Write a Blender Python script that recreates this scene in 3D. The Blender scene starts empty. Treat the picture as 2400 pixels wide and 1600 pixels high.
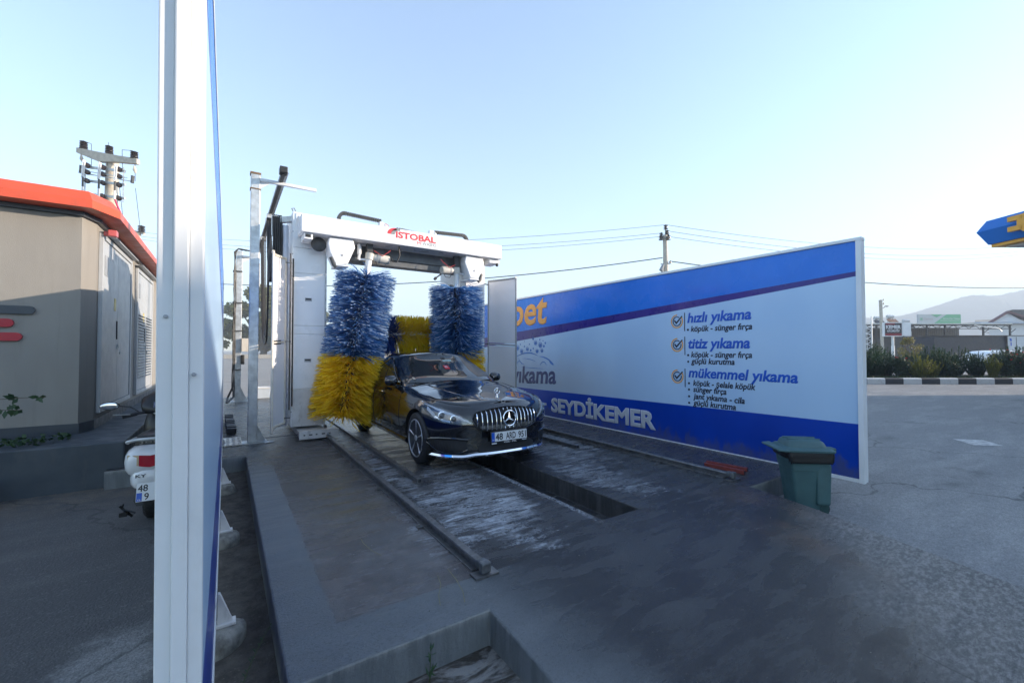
import bpy, bmesh, math, random
from mathutils import Vector, Matrix

SC = bpy.context.scene
COL = SC.collection
R = math.radians
PI = math.pi

# ------------------------------------------------------------------ camera
cam_d = bpy.data.cameras.new("camera")
cam = bpy.data.objects.new("camera", cam_d)
COL.objects.link(cam)
cam_d.sensor_width = 36.0
cam_d.lens = 15.0
cam_d.clip_start = 0.05
cam_d.clip_end = 9000
YAW = math.atan(0.67)
cam.location = (0, 0, 1.45)
cam.rotation_euler = (R(90) + math.atan(0.0215), 0, -YAW)
SC.camera = cam

# ------------------------------------------------------------------ light
SUN_AZ = math.atan2(0.86, -0.51)      # clockwise from +Y
SUN_EL = R(14.0)
world = bpy.data.worlds.new("World")
SC.world = world
world.use_nodes = True
wn = world.node_tree
wn.nodes.clear()
sky = wn.nodes.new("ShaderNodeTexSky")
sky.sky_type = 'NISHITA'
sky.sun_disc = False
sky.sun_elevation = SUN_EL
sky.sun_rotation = SUN_AZ
sky.altitude = 0
sky.air_density = 1.0
sky.dust_density = 0.45
sky.ozone_density = 2.4
bg = wn.nodes.new("ShaderNodeBackground")
bg.inputs[1].default_value = 0.15
wo = wn.nodes.new("ShaderNodeOutputWorld")
wn.links.new(sky.outputs[0], bg.inputs[0])
wn.links.new(bg.outputs[0], wo.inputs[0])

sun_d = bpy.data.lights.new("sun", 'SUN')
sun_d.energy = 5.0
sun_d.angle = R(0.5)
sun_d.color = (1.0, 0.85, 0.69)
sun = bpy.data.objects.new("sun", sun_d)
COL.objects.link(sun)
sdir = Vector((math.sin(SUN_AZ) * math.cos(SUN_EL), math.cos(SUN_AZ) * math.cos(SUN_EL), math.sin(SUN_EL)))
sun.rotation_euler = sdir.to_track_quat('Z', 'Y').to_euler()
sun.location = (20, -10, 30)

SC.view_settings.view_transform = 'Standard'
SC.view_settings.look = 'None'
SC.view_settings.exposure = 1.68
SC.view_settings.gamma = 1.0
SC.view_settings.use_curve_mapping = False
SC.render.engine = 'CYCLES'
SC.cycles.use_denoising = True
SC.cycles.max_bounces = 8
SC.cycles.transparent_max_bounces = 12
SC.cycles.caustics_reflective = False
SC.cycles.caustics_refractive = False

# ------------------------------------------------------------------ node helpers
class G:
    """small shader-graph helper"""
    def __init__(s, name):
        s.mat = bpy.data.materials.new(name)
        s.mat.use_nodes = True
        s.t = s.mat.node_tree
        s.t.nodes.clear()
        s.out = s.t.nodes.new("ShaderNodeOutputMaterial")
        s.p = s.t.nodes.new("ShaderNodeBsdfPrincipled")
        s.t.links.new(s.p.outputs[0], s.out.inputs[0])
        s._obj = s._pos = None
    def put(s, inp, v):
        if hasattr(v, "is_linked") or isinstance(v, bpy.types.NodeSocket):
            s.t.links.new(v, inp)
        elif isinstance(v, (tuple, list)) and len(v) == 3 and inp.type == 'RGBA':
            inp.default_value = (*v, 1)
        else:
            inp.default_value = v
    def set(s, **k):
        for a, v in k.items():
            s.put(s.p.inputs[a.replace("_", " ")], v)
        return s
    def obj(s):
        if not s._obj:
            s._obj = s.t.nodes.new("ShaderNodeTexCoord").outputs["Object"]
        return s._obj
    def pos(s):
        if not s._pos:
            s._pos = s.t.nodes.new("ShaderNodeNewGeometry").outputs["Position"]
        return s._pos
    def island(s):
        return s.t.nodes.new("ShaderNodeNewGeometry").outputs["Random Per Island"]
    def attr(s, name):
        n = s.t.nodes.new("ShaderNodeAttribute"); n.attribute_name = name
        return n.outputs["Fac"]
    def m(s, op, a, b=0.0, c=0.0):
        n = s.t.nodes.new("ShaderNodeMath"); n.operation = op
        for i, v in enumerate((a, b, c)):
            s.put(n.inputs[i], v)
        return n.outputs[0]
    def mr(s, v, a, b, c=0.0, d=1.0, smooth=True):
        n = s.t.nodes.new("ShaderNodeMapRange")
        n.interpolation_type = 'SMOOTHSTEP' if smooth else 'LINEAR'
        for i, x in enumerate((v, a, b, c, d)):
            s.put(n.inputs[i], x)
        return n.outputs[0]
    def xyz(s, v):
        n = s.t.nodes.new("ShaderNodeSeparateXYZ"); s.put(n.inputs[0], v)
        return n.outputs
    def scale(s, v, sc, off=(0, 0, 0), rot=(0, 0, 0)):
        n = s.t.nodes.new("ShaderNodeMapping")
        s.put(n.inputs[0], v)
        n.inputs["Scale"].default_value = sc
        n.inputs["Location"].default_value = off
        n.inputs["Rotation"].default_value = rot
        return n.outputs[0]
    def noise(s, v, scale=5, detail=4, rough=0.5, dist=0.0):
        n = s.t.nodes.new("ShaderNodeTexNoise")
        s.put(n.inputs["Vector"], v)
        n.inputs["Scale"].default_value = scale
        n.inputs["Detail"].default_value = detail
        n.inputs["Roughness"].default_value = rough
        n.inputs["Distortion"].default_value = dist
        return n.outputs["Fac"]
    def vor(s, v, scale=5, feature='F1', out="Distance"):
        n = s.t.nodes.new("ShaderNodeTexVoronoi")
        n.feature = feature
        s.put(n.inputs["Vector"], v)
        n.inputs["Scale"].default_value = scale
        return n.outputs[out]
    def mix(s, f, a, b):
        n = s.t.nodes.new("ShaderNodeMix"); n.data_type = 'RGBA'
        s.put(n.inputs[0], f); s.put(n.inputs[6], a); s.put(n.inputs[7], b)
        return n.outputs[2]
    def bump(s, h, strength=0.3, dist=0.01):
        n = s.t.nodes.new("ShaderNodeBump")
        n.inputs["Strength"].default_value = strength
        n.inputs["Distance"].default_value = dist
        s.put(n.inputs["Height"], h)
        s.t.links.new(n.outputs[0], s.p.inputs["Normal"])
        return n.outputs[0]

def mk(name, col, rough=0.5, metal=0.0, var=0.12, vs=4.0, bump=0.0, bs=60.0, coat=0.0, spec=0.5, dirt=0.0, dirtcol=(0.12, 0.10, 0.08)):
    g = G(name)
    n = g.noise(g.obj(), vs, 5, 0.6)
    lo = tuple(max(0, c * (1 - var)) for c in col)
    hi = tuple(min(1, c * (1 + var)) for c in col)
    c = g.mix(g.mr(n, 0.3, 0.7), lo, hi)
    if dirt:
        d = g.noise(g.scale(g.obj(), (1, 1, 0.35)), vs * 2.3, 7, 0.7)
        c = g.mix(g.mr(d, 0.52, 0.75, 0, dirt), c, dirtcol)
    g.set(Base_Color=c, Metallic=metal, Coat_Weight=coat)
    g.p.inputs["Coat Roughness"].default_value = 0.05
    g.p.inputs["Specular IOR Level"].default_value = spec
    g.set(Roughness=g.mr(g.noise(g.obj(), vs * 3, 4), 0.3, 0.7, max(0.02, rough * 0.8), min(1, rough * 1.2)))
    if bump:
        g.bump(g.noise(g.obj(), bs, 3), bump, 0.005)
    return g.mat

# ------------------------------------------------------------------ mesh helpers
class MB:
    def __init__(s):
        s.v = []; s.f = []; s.mi = []; s.at = []
    def add(s, vs, fs, m=0):
        b = len(s.v)
        s.v += [tuple(p) for p in vs]
        for f in fs:
            s.f.append(tuple(b + i for i in f)); s.mi.append(m)
        return s
    def box(s, x0, x1, y0, y1, z0, z1, m=0):
        vs = [(x, y, z) for z in (z0, z1) for y in (y0, y1) for x in (x0, x1)]
        return s.add(vs, [(0, 2, 3, 1), (4, 5, 7, 6), (0, 1, 5, 4), (2, 6, 7, 3), (0, 4, 6, 2), (1, 3, 7, 5)], m)
    def obox(s, c, ax, ay, az, m=0):
        """oriented box: centre and three half-axis vectors"""
        c = Vector(c); ax = Vector(ax); ay = Vector(ay); az = Vector(az)
        vs = [c + ax * i + ay * j + az * k for k in (-1, 1) for j in (-1, 1) for i in (-1, 1)]
        fs = [(0, 2, 3, 1), (4, 5, 7, 6), (0, 1, 5, 4), (2, 6, 7, 3), (0, 4, 6, 2), (1, 3, 7, 5)]
        if ax.cross(ay).dot(az) < 0:
            fs = [f[::-1] for f in fs]
        return s.add(vs, fs, m)
    def bar(s, a, b, w, h=None, m=0, up=(0, 0, 1)):
        a = Vector(a); b = Vector(b); h = h or w
        d = (b - a); L = d.length
        if L < 1e-6: return s
        d.normalize(); up = Vector(up)
        x = d.cross(up)
        if x.length < 1e-3: x = d.cross(Vector((1, 0, 0)))
        x.normalize(); z = x.cross(d)
        return s.obox((a + b) / 2, x * w / 2, d * L / 2, z * h / 2, m)
    def tube(s, pts, r, n=8, m=0, cap=True):
        pts = [Vector(p) for p in pts]
        rs = r if isinstance(r, (list, tuple)) else [r] * len(pts)
        base = len(s.v)
        t0 = (pts[1] - pts[0]).normalized()
        u = t0.cross(Vector((0, 0, 1)))
        if u.length < 1e-3: u = t0.cross(Vector((1, 0, 0)))
        u.normalize()
        for i, p in enumerate(pts):
            a = pts[max(0, i - 1)]; b = pts[min(len(pts) - 1, i + 1)]
            t = (b - a)
            if t.length < 1e-9: t = t0
            t = t.normalized()
            u = (u - t * u.dot(t))
            if u.length < 1e-6: u = t.orthogonal()
            u.normalize(); w = t.cross(u)
            for k in range(n):
                an = 2 * PI * k / n
                s.v.append(tuple(p + (u * math.cos(an) + w * math.sin(an)) * rs[i]))
        for i in range(len(pts) - 1):
            for k in range(n):
                k2 = (k + 1) % n
                s.f.append((base + i * n + k, base + i * n + k2, base + (i + 1) * n + k2, base + (i + 1) * n + k)); s.mi.append(m)
        if cap:
            s.f.append(tuple(base + k for k in range(n))[::-1]); s.mi.append(m)
            e = base + (len(pts) - 1) * n
            s.f.append(tuple(e + k for k in range(n))); s.mi.append(m)
        return s
    def lathe(s, prof, o, ax, n=24, m=0):
        """prof: (distance along ax, radius)"""
        o = Vector(o); ax = Vector(ax).normalized()
        return s.tube_r([o + ax * a for a, _ in prof], [max(r, 1e-4) for _, r in prof], ax, n, m)
    def tube_r(s, pts, rs, ax, n, m):
        u = ax.orthogonal().normalized(); w = ax.cross(u)
        base = len(s.v)
        for p, r in zip(pts, rs):
            for k in range(n):
                an = 2 * PI * k / n
                s.v.append(tuple(p + (u * math.cos(an) + w * math.sin(an)) * r))
        for i in range(len(pts) - 1):
            for k in range(n):
                k2 = (k + 1) % n
                s.f.append((base + i * n + k, base + i * n + k2, base + (i + 1) * n + k2, base + (i + 1) * n + k)); s.mi.append(m)
        s.f.append(tuple(base + k for k in range(n))[::-1]); s.mi.append(m)
        e = base + (len(pts) - 1) * n
        s.f.append(tuple(e + k for k in range(n))); s.mi.append(m)
        return s
    def prism(s, poly, o, ux, uy, d, m=0):
        """poly 2D outline in plane (ux,uy) at o, extruded by vector d"""
        o = Vector(o); ux = Vector(ux); uy = Vector(uy); d = Vector(d)
        n = len(poly)
        a = [o + ux * p[0] + uy * p[1] for p in poly]
        vs = a + [p + d for p in a]
        fs = [tuple(range(n))[::-1], tuple(range(n, 2 * n))] + [(i, (i + 1) % n, n + (i + 1) % n, n + i) for i in range(n)]
        area = sum(poly[i][0] * poly[(i + 1) % n][1] - poly[(i + 1) % n][0] * poly[i][1] for i in range(n))
        if area * ux.cross(uy).dot(d) < 0:
            fs = [f[::-1] for f in fs]
        return s.add(vs, fs, m)
    def ring(s, c, n_, r0, r1, d, seg=32, m=0, a0=0, a1=2 * PI, ref=None):
        """flat annulus (or arc) with thickness d along normal n_"""
        c = Vector(c); n_ = Vector(n_).normalized()
        ref = Vector(ref) if ref else n_.orthogonal()
        u = (ref - n_ * ref.dot(n_)).normalized(); w = n_.cross(u)
        full = abs(a1 - a0 - 2 * PI) < 1e-6
        k = seg if full else seg + 1
        base = len(s.v)
        for i in range(k):
            a = a0 + (a1 - a0) * i / seg
            e = u * math.cos(a) + w * math.sin(a)
            for (r, h) in ((r0, 0), (r1, 0), (r1, d), (r0, d)):
                s.v.append(tuple(c + e * r + n_ * h))
        for i in range(seg):
            j = (i + 1) % k
            for q in range(4):
                q2 = (q + 1) % 4
                s.f.append((base + i * 4 + q, base + j * 4 + q, base + j * 4 + q2, base + i * 4 + q2)); s.mi.append(m)
        return s
    def sphere(s, c, r, n=16, m=0):
        rx, ry, rz = r if isinstance(r, (tuple, list)) else (r, r, r)
        vs = []; fs = []
        h = n // 2
        for i in range(h + 1):
            th = PI * i / h
            for k in range(n):
                ph = 2 * PI * k / n
                vs.append((c[0] + rx * math.sin(th) * math.cos(ph), c[1] + ry * math.sin(th) * math.sin(ph), c[2] + rz * math.cos(th)))
        for i in range(h):
            for k in range(n):
                k2 = (k + 1) % n
                fs.append((i * n + k, (i + 1) * n + k, (i + 1) * n + k2, i * n + k2))
        return s.add(vs, fs, m)
    def build(s, name, mats, parent=None, smooth=False, bevel=0.0, sharp=35, seg=2, root=None):
        me = bpy.data.meshes.new(name)
        me.from_pydata(s.v, [], s.f)
        mats = mats if isinstance(mats, (list, tuple)) else [mats]
        for q in mats: me.materials.append(q)
        if len(mats) > 1:
            me.polygons.foreach_set("material_index", s.mi)
        if s.at:
            a = me.attributes.new("tip", 'FLOAT', 'POINT')
            a.data.foreach_set("value", s.at)
        me.update()
        o = bpy.data.objects.new(name, me)
        COL.objects.link(o)
        if parent is not None:
            o.parent = parent
            w = Vector((0, 0, 0)); q = parent
            while q: w += Vector(q.location); q = q.parent
            o.location = -w
        if smooth:
            me.polygons.foreach_set("use_smooth", [True] * len(me.polygons))
            me.set_sharp_from_angle(angle=R(sharp))
        if bevel:
            b = o.modifiers.new("bevel", 'BEVEL'); b.width = bevel; b.segments = seg
            b.limit_method = 'ANGLE'; b.angle_limit = R(40)
        return o

def tag(o, label=None, cat=None, group=None, kind=None):
    if label: o["label"] = label
    if cat: o["category"] = cat
    if group: o["group"] = group
    if kind: o["kind"] = kind
    return o

def thing(name, loc, label, cat, group=None):
    o = bpy.data.objects.new(name, None)
    o.empty_display_size = 0.2
    o.location = loc
    COL.objects.link(o)
    return tag(o, label, cat, group)

def copy_tree(o, parent=None):
    c = o.copy(); COL.objects.link(c)
    if parent: c.parent = parent
    for ch in list(o.children): copy_tree(ch, c)
    return c

_tc = {}
def text(name, body, origin, width, height, xd, yd, mat, parent, depth=0.002, shear=0.0, bold=0.0, capref=None, lift=0.003):
    """flat lettering: origin = lower-left of the baseline, width/height fitted; capref = reference string for the height"""
    def geo(b):
        c = bpy.data.curves.new(name, 'FONT'); c.body = b
        c.shear = shear; c.resolution_u = 3; c.bevel_depth = bold * .8 + .001; c.bevel_resolution = 0; c.extrude = .002
        o = bpy.data.objects.new(name, c); COL.objects.link(o)
        dg = bpy.context.evaluated_depsgraph_get()
        me = bpy.data.meshes.new_from_object(o.evaluated_get(dg))
        bpy.data.objects.remove(o); bpy.data.curves.remove(c)
        return me
    me = geo(body)
    xs = [v.co.x for v in me.vertices]
    x0, x1 = min(xs), max(xs)
    zs = [v.co.z for v in me.vertices]
    z0, z1 = min(zs), max(zs)
    key = (capref or "x", bold)
    if key not in _tc:
        mr_ = geo(key[0]); _tc[key] = max(v.co.y for v in mr_.vertices) - min(0, min(v.co.y for v in mr_.vertices))
    h = _tc[key]
    xd = Vector(xd).normalized(); yd = Vector(yd).normalized(); nd = xd.cross(yd)
    sx = width / (x1 - x0); sy = height / h
    o3 = Vector(origin)
    for v in me.vertices:                 # vinyl-thin lettering, a little proud of its ground
        v.co = o3 + xd * ((v.co.x - x0) * sx) + yd * (v.co.y * sy) + nd * (lift * .5 + .0005 + depth * .22 * (v.co.z - z0) / (z1 - z0))
    me.update()
    me.materials.clear(); me.materials.append(mat)
    o = bpy.data.objects.new(name, me); COL.objects.link(o)
    if parent:
        o.parent = parent
        w = Vector((0, 0, 0)); q = parent
        while q: w += Vector(q.location); q = q.parent
        o.location = -w
    return o

# street frame: the street behind runs square to the line of sight
RX, RY = math.cos(YAW), -math.sin(YAW)
FX, FY = math.sin(YAW), math.cos(YAW)
def S(f, l, z=0.0):
    return Vector((FX * f + RX * l, FY * f + RY * l, z))
SR = Vector((RX, RY, 0)); SF = Vector((FX, FY, 0)); UP = Vector((0, 0, 1))
def sbox(mb, f0, f1, l0, l1, z0, z1, m=0):
    return mb.obox(S((f0 + f1) / 2, (l0 + l1) / 2, (z0 + z1) / 2), SR * ((l1 - l0) / 2), SF * ((f1 - f0) / 2), UP * ((z1 - z0) / 2), m)

GZ = -0.22      # level of the yard outside the wash pad

# ------------------------------------------------------------------ shared materials
M = {}
M['white'] = mk("white_enamel", (0.80, 0.80, 0.79), 0.32, var=0.03, vs=2, dirt=0.10, dirtcol=(0.45, 0.42, 0.38))
M['white_dirty'] = mk("stained_white_enamel", (0.62, 0.60, 0.57), 0.45, var=0.10, vs=5, dirt=0.55, dirtcol=(0.22, 0.19, 0.16))
M['alu'] = mk("white_aluminium_profile", (0.74, 0.75, 0.75), 0.38, var=0.04, vs=3, dirt=0.22, dirtcol=(0.48, 0.46, 0.42))
M['galv'] = mk("galvanised_steel", (0.52, 0.54, 0.54), 0.45, metal=0.55, var=0.18, vs=9, dirt=0.25, dirtcol=(0.30, 0.27, 0.22))
M['steel'] = mk("worn_rail_steel", (0.17, 0.17, 0.17), 0.42, metal=0.7, var=0.3, vs=14, dirt=0.4, dirtcol=(0.10, 0.07, 0.05))
M['black'] = mk("black_rubber", (0.018, 0.018, 0.018), 0.55, var=0.3, vs=12)
M['dkgrey'] = mk("dark_grey_plastic", (0.055, 0.055, 0.055), 0.5, var=0.2, vs=10, bump=0.15, bs=120)
M['grey'] = mk("grey_painted_metal", (0.33, 0.34, 0.35), 0.45, var=0.1, vs=6, dirt=0.2)
M['beige'] = mk("cream_motor_paint", (0.62, 0.58, 0.50), 0.4, var=0.06, vs=8, dirt=0.3)
M['concrete'] = mk("rough_concrete", (0.30, 0.285, 0.255), 0.85, var=0.25, vs=6, bump=0.5, bs=45, dirt=0.35)
M['conc_pole'] = mk("pale_concrete_pole", (0.52, 0.47, 0.39), 0.8, var=0.12, vs=5, bump=0.2, bs=60, dirt=0.2)
M['chrome'] = mk("chrome", (0.85, 0.86, 0.88), 0.07, metal=1.0, var=0.02)
M['red'] = mk("faded_red", (0.55, 0.06, 0.06), 0.4, var=0.1)
M['rust_red'] = mk("red_oxide_paint", (0.20, 0.035, 0.025), 0.5, var=0.25, vs=20, dirt=0.3)
M['wood'] = mk("bark", (0.10, 0.075, 0.05), 0.9, var=0.3, vs=15, bump=0.5, bs=40)
# ================================================================== ground
def ground_material():
    g = G("asphalt_yard")
    p = g.pos()
    x, y, z = g.xyz(p)
    big = g.noise(p, 0.22, 5, 0.55)
    mid = g.noise(g.scale(p, (0.5, 2.2, 1), rot=(0, 0, R(-35))), 0.9, 6, 0.65)
    fine = g.noise(p, 90, 3, 0.6)
    c = g.mix(g.mr(big, 0.3, 0.7), (0.235, 0.235, 0.232), (0.310, 0.306, 0.298))
    c = g.mix(g.mr(mid, 0.45, 0.7, 0, 0.55), c, (0.44, 0.43, 0.41))
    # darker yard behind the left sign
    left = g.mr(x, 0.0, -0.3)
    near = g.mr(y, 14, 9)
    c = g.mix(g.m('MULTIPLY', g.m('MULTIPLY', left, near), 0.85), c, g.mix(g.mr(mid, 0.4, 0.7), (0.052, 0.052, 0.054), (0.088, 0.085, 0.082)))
    # dusty strip along the plinth
    d = g.m('MULTIPLY', g.mr(y, 5.9, 7.1), g.m('MULTIPLY', left, near))
    c = g.mix(g.m('MULTIPLY', d, g.mr(g.noise(p, 5, 6, 0.7), 0.35, 0.6)), c, (0.19, 0.155, 0.115))
    # far ground: paler, warmer tone
    far = g.mr(y, 15.5, 18)
    c = g.mix(g.m('MULTIPLY', far, g.mr(x, 12, 6)), c, (0.40, 0.36, 0.31))
    # pale spilled paint on the left yard
    dx = g.m('MULTIPLY', g.m('ADD', x, 0.50), 2.0); dy = g.m('MULTIPLY', g.m('SUBTRACT', y, 3.1), 1.35)
    rr = g.m('SQRT', g.m('ADD', g.m('MULTIPLY', dx, dx), g.m('MULTIPLY', dy, dy)))
    rr = g.m('ADD', rr, g.m('MULTIPLY', g.noise(p, 7, 5, 0.7), 0.6))
    c = g.mix(g.mr(rr, 0.85, 0.60, 0, 0.75), c, (0.34, 0.34, 0.33))
    c = g.mix(g.mr(fine, 0.35, 0.7, 0, 0.5), c, (0.055, 0.055, 0.055))
    ag = g.noise(g.scale(p, (1, 1.8, 1), rot=(0, 0, R(-34))), 20, 8, 0.8)
    c = g.mix(g.mr(ag, 0.40, 0.70, 0, 0.55), c, (0.10, 0.10, 0.10))
    c = g.mix(g.mr(ag, 0.48, 0.25, 0, 0.45), c, (0.40, 0.39, 0.375))
    sp = g.vor(p, 55)
    c = g.mix(g.mr(sp, 0.22, 0.05, 0, 0.35), c, (0.42, 0.41, 0.39))
    oil = g.noise(g.scale(p, (1, 1.3, 1), (4, 9, 0)), 0.8, 7, 0.62)
    c = g.mix(g.mr(oil, 0.56, 0.72, 0, 0.5), c, (0.07, 0.07, 0.07))
    # cracks
    w = g.scale(p, (1, 1, 0))
    nz = g.t.nodes.new("ShaderNodeVectorMath"); nz.operation = 'ADD'
    cn = g.t.nodes.new("ShaderNodeTexNoise"); cn.inputs["Scale"].default_value = 1.4; cn.inputs["Detail"].default_value = 6
    g.put(cn.inputs["Vector"], w)
    g.put(nz.inputs[0], w); g.put(nz.inputs[1], cn.outputs["Color"])
    cr = g.vor(nz.outputs[0], 0.16, 'DISTANCE_TO_EDGE')
    c = g.mix(g.mr(cr, 0.0035, 0.001, 0, 0.5), c, (0.03, 0.03, 0.03))
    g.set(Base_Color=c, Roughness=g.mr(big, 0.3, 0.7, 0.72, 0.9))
    h = g.m('ADD', g.noise(p, 120, 3, 0.6), g.m('MULTIPLY', sp, -0.6))
    g.bump(h, 0.7, 0.008)
    return g.mat
mb = MB()
mb.add([(-3000, -3000, GZ), (3000, -3000, GZ), (3000, 3000, GZ), (-3000, 3000, GZ)], [(0, 1, 2, 3)])
M['ground'] = ground_material()
tag(mb.build("ground", M['ground']), kind="structure")

# bare earth in the gap between the left sign and the wash pad
mb = MB()
n1, n2 = 6, 60
vs = []
random.seed(5)
for j in range(n2 + 1):
    for i in range(n1 + 1):
        X = -0.25 + 0.52 * i / n1; Y = 0.6 + 6.45 * j / n2
        vs.append((X, Y, GZ + 0.006 + random.uniform(0, 0.012)))
mb.add(vs, [(j * (n1 + 1) + i, j * (n1 + 1) + i + 1, (j + 1) * (n1 + 1) + i + 1, (j + 1) * (n1 + 1) + i) for j in range(n2) for i in range(n1)])
g = G("bare_earth")
e1 = g.noise(g.pos(), 9, 8, 0.7)
c = g.mix(g.mr(e1, 0.3, 0.7), (0.055, 0.046, 0.038), (0.135, 0.115, 0.095))
c = g.mix(g.mr(g.vor(g.pos(), 38), 0.25, 0.05, 0, 0.6), c, (0.2, 0.18, 0.155))
g.set(Base_Color=c, Roughness=0.95); g.bump(g.noise(g.pos(), 40, 6, 0.7), 0.9, 0.02)
tag(mb.build("dirt_ground", g.mat, smooth=True), kind="structure")

# ------------------------------------------------------------------ wash pad
def pad_material():
    g = G("wash_pad_concrete")
    p = g.pos(); x, y, z = g.xyz(p)
    def band(v, a, b, w):
        return g.m('MULTIPLY', g.mr(v, a - w, a + w), g.mr(v, b + w, b - w))
    st = g.noise(g.scale(p, (0.9, 4.2, 1), rot=(0, 0, R(12))), 1.7, 8, 0.68, 0.4)
    st2 = g.noise(g.scale(p, (1.6, 6.5, 1), rot=(0, 0, R(14))), 2.4, 7, 0.74, 0.9)
    big = g.noise(p, 0.75, 5, 0.6)
    fine = g.noise(p, 70, 4, 0.65)
    # wet, dark concrete
    c = g.mix(g.mr(big, 0.3, 0.7), (0.020, 0.020, 0.022), (0.048, 0.048, 0.051))
    c = g.mix(g.mr(st, 0.42, 0.68, 0, 0.7), c, (0.080, 0.079, 0.079))
    # worn oxide-red floor paint inside a blue-grey border
    red = g.m('MULTIPLY', g.mr(g.m('ADD', x, g.m('MULTIPLY', fine, 0.02)), 0.50, 0.535), g.mr(g.m('ADD', y, g.m('MULTIPLY', fine, 0.02)), 2.43, 2.47))
    red = g.m('MULTIPLY', red, g.mr(x, 1.55, 1.30))
    red = g.m('MULTIPLY', red, g.mr(y, 5.2, 2.5, 0.12, 1.0))
    red = g.m('MULTIPLY', red, g.mr(st, 0.3, 0.6, 0.45, 0.95))
    c = g.mix(g.m('MULTIPLY', red, g.mr(g.noise(p, 6, 7, 0.72), 0.3, 0.65, 0.25, 0.85)), c, (0.200, 0.152, 0.135))
    rust = g.noise(p, 1.1, 6, 0.7)
    c = g.mix(g.m('MULTIPLY', g.m('MULTIPLY', band(x, 3.7, 4.65, 0.3), band(y, 0.9, 2.4, 0.35)), g.mr(rust, 0.42, 0.62, 0, 0.6)), c, (0.15, 0.095, 0.065))
    ldry = g.m('MULTIPLY', g.mr(x, 1.5, 1.2), g.mr(y, 6.5, 3.0))
    c = g.mix(g.m('MULTIPLY', ldry, g.mr(g.noise(p, 2.2, 7, 0.7), 0.3, 0.7, 0.2, 0.7)), c, (0.215, 0.212, 0.208))
    # blue-grey painted border at the left edge and the front
    brd = g.m('MAXIMUM', g.m('MULTIPLY', g.mr(x, 0.52, 0.49), g.mr(y, 6.6, 5.6)), g.m('MULTIPLY', g.mr(y, 2.45, 2.42), g.mr(x, 1.9, 1.3)))
    c = g.mix(g.m('MULTIPLY', brd, g.mr(big, 0.25, 0.6, 0.45, 0.9)), c, (0.178, 0.194, 0.202))
    # ochre stain
    oc = g.m('MULTIPLY', band(x, 0.72, 1.25, 0.22), band(y, 3.6, 5.9, 0.6))
    c = g.mix(g.m('MULTIPLY', oc, g.mr(st, 0.40, 0.64, 0, 0.75)), c, (0.125, 0.088, 0.028))
    # dry apron at the lower right; pale colour carries the ramp's sky sheen
    dr = g.m('ADD', g.m('MULTIPLY', x, 0.75), g.m('MULTIPLY', y, -1.0))
    dry = g.mr(g.m('ADD', dr, g.m('MULTIPLY', g.m('SUBTRACT', g.noise(p, 1.6, 7, 0.7), 0.5), 1.6)), 1.25, 2.2)
    dry_sheen = g.mix(g.mr(g.noise(g.scale(p, (1, 2.4, 1), rot=(0, 0, R(-25))), 16, 8, 0.78), 0.40, 0.64), (0.085, 0.083, 0.08), (0.30, 0.29, 0.275))
    c = g.mix(g.m('MULTIPLY', dry, 0.85), c, dry_sheen)
    # soap foam
    def blob(cx, cy, rx, ry):
        a = g.m('DIVIDE', g.m('SUBTRACT', x, cx), rx); b = g.m('DIVIDE', g.m('SUBTRACT', y, cy), ry)
        return g.mr(g.m('ADD', g.m('MULTIPLY', a, a), g.m('MULTIPLY', b, b)), 1.0, 0.1)
    wn_ = g.noise(p, 1.9, 6, 0.65); wn2 = g.noise(g.scale(p, (1, 1, 1), (7, 3, 0)), 2.3, 6, 0.65)
    x = g.m('ADD', x, g.m('MULTIPLY', g.m('SUBTRACT', wn_, 0.5), 0.9)); y = g.m('ADD', y, g.m('MULTIPLY', g.m('SUBTRACT', wn2, 0.5), 1.3))
    bl = blob(2.0, 3.5, 0.70, 1.35)
    for q in ((1.62, 5.3, 0.22, 2.4), (3.62, 3.55, 0.55, 1.2), (4.0, 4.7, 0.65, 1.2), (4.5, 5.6, 0.3, 1.8), (2.2, 4.6, 0.5, 0.7), (1.15, 8.2, 0.6, 0.8), (1.9, 7.2, 0.35, 1.4), (1.45, 3.2, .3, .9)):
        bl = g.m('MAXIMUM', bl, g.m('MULTIPLY', blob(*q), 0.85))
    grain = g.noise(p, 38, 5, 0.7)
    fm = g.m('ADD', g.m('MULTIPLY', bl, 0.30), g.m('ADD', g.m('MULTIPLY', st2, 0.85), g.m('MULTIPLY', grain, 0.42)))
    foam = g.m('MULTIPLY', g.mr(fm, 0.80, 1.18), g.mr(bl, 0.0, 0.3))
    x, y, z = g.xyz(p)
    lip = g.m('MULTIPLY', band(g.m('ADD', x, g.m('MULTIPLY', g.m('SUBTRACT', big, 0.5), 0.16)), 2.635, 2.69, 0.012), band(y, 2.7, 5.2, 0.2))
    foam = g.m('MAXIMUM', foam, g.m('MULTIPLY', lip, g.mr(grain, 0.42, 0.66, 0.0, 0.75)))
    c = g.mix(g.m('MULTIPLY', foam, 0.88), c, (0.76, 0.79, 0.83))
    gr2 = g.noise(g.scale(p, (1, 1.5, 1)), 58, 7, 0.85)
    c = g.mix(g.mr(gr2, 0.50, 0.74, 0, 0.38), c, (0.20, 0.20, 0.20))  # aggregate grain, its light flecks painted for the wet specular glints
    c = g.mix(g.mr(gr2, 0.48, 0.28, 0, 0.75), c, (0.006, 0.006, 0.007))
    # fine dark flecks over the whole pad
    c = g.mix(g.mr(fine, 0.5, 0.75, 0, 0.45), c, (0.03, 0.03, 0.032))
    sp = g.vor(p, 42)
    c = g.mix(g.mr(sp, 0.13, 0.04, 0, 0.35), c, (0.33, 0.33, 0.33))
    # trowelled joints
    j1 = g.m('ABSOLUTE', g.m('SUBTRACT', x, g.m('ADD', 3.05, g.m('MULTIPLY', big, 0.10))))
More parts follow.
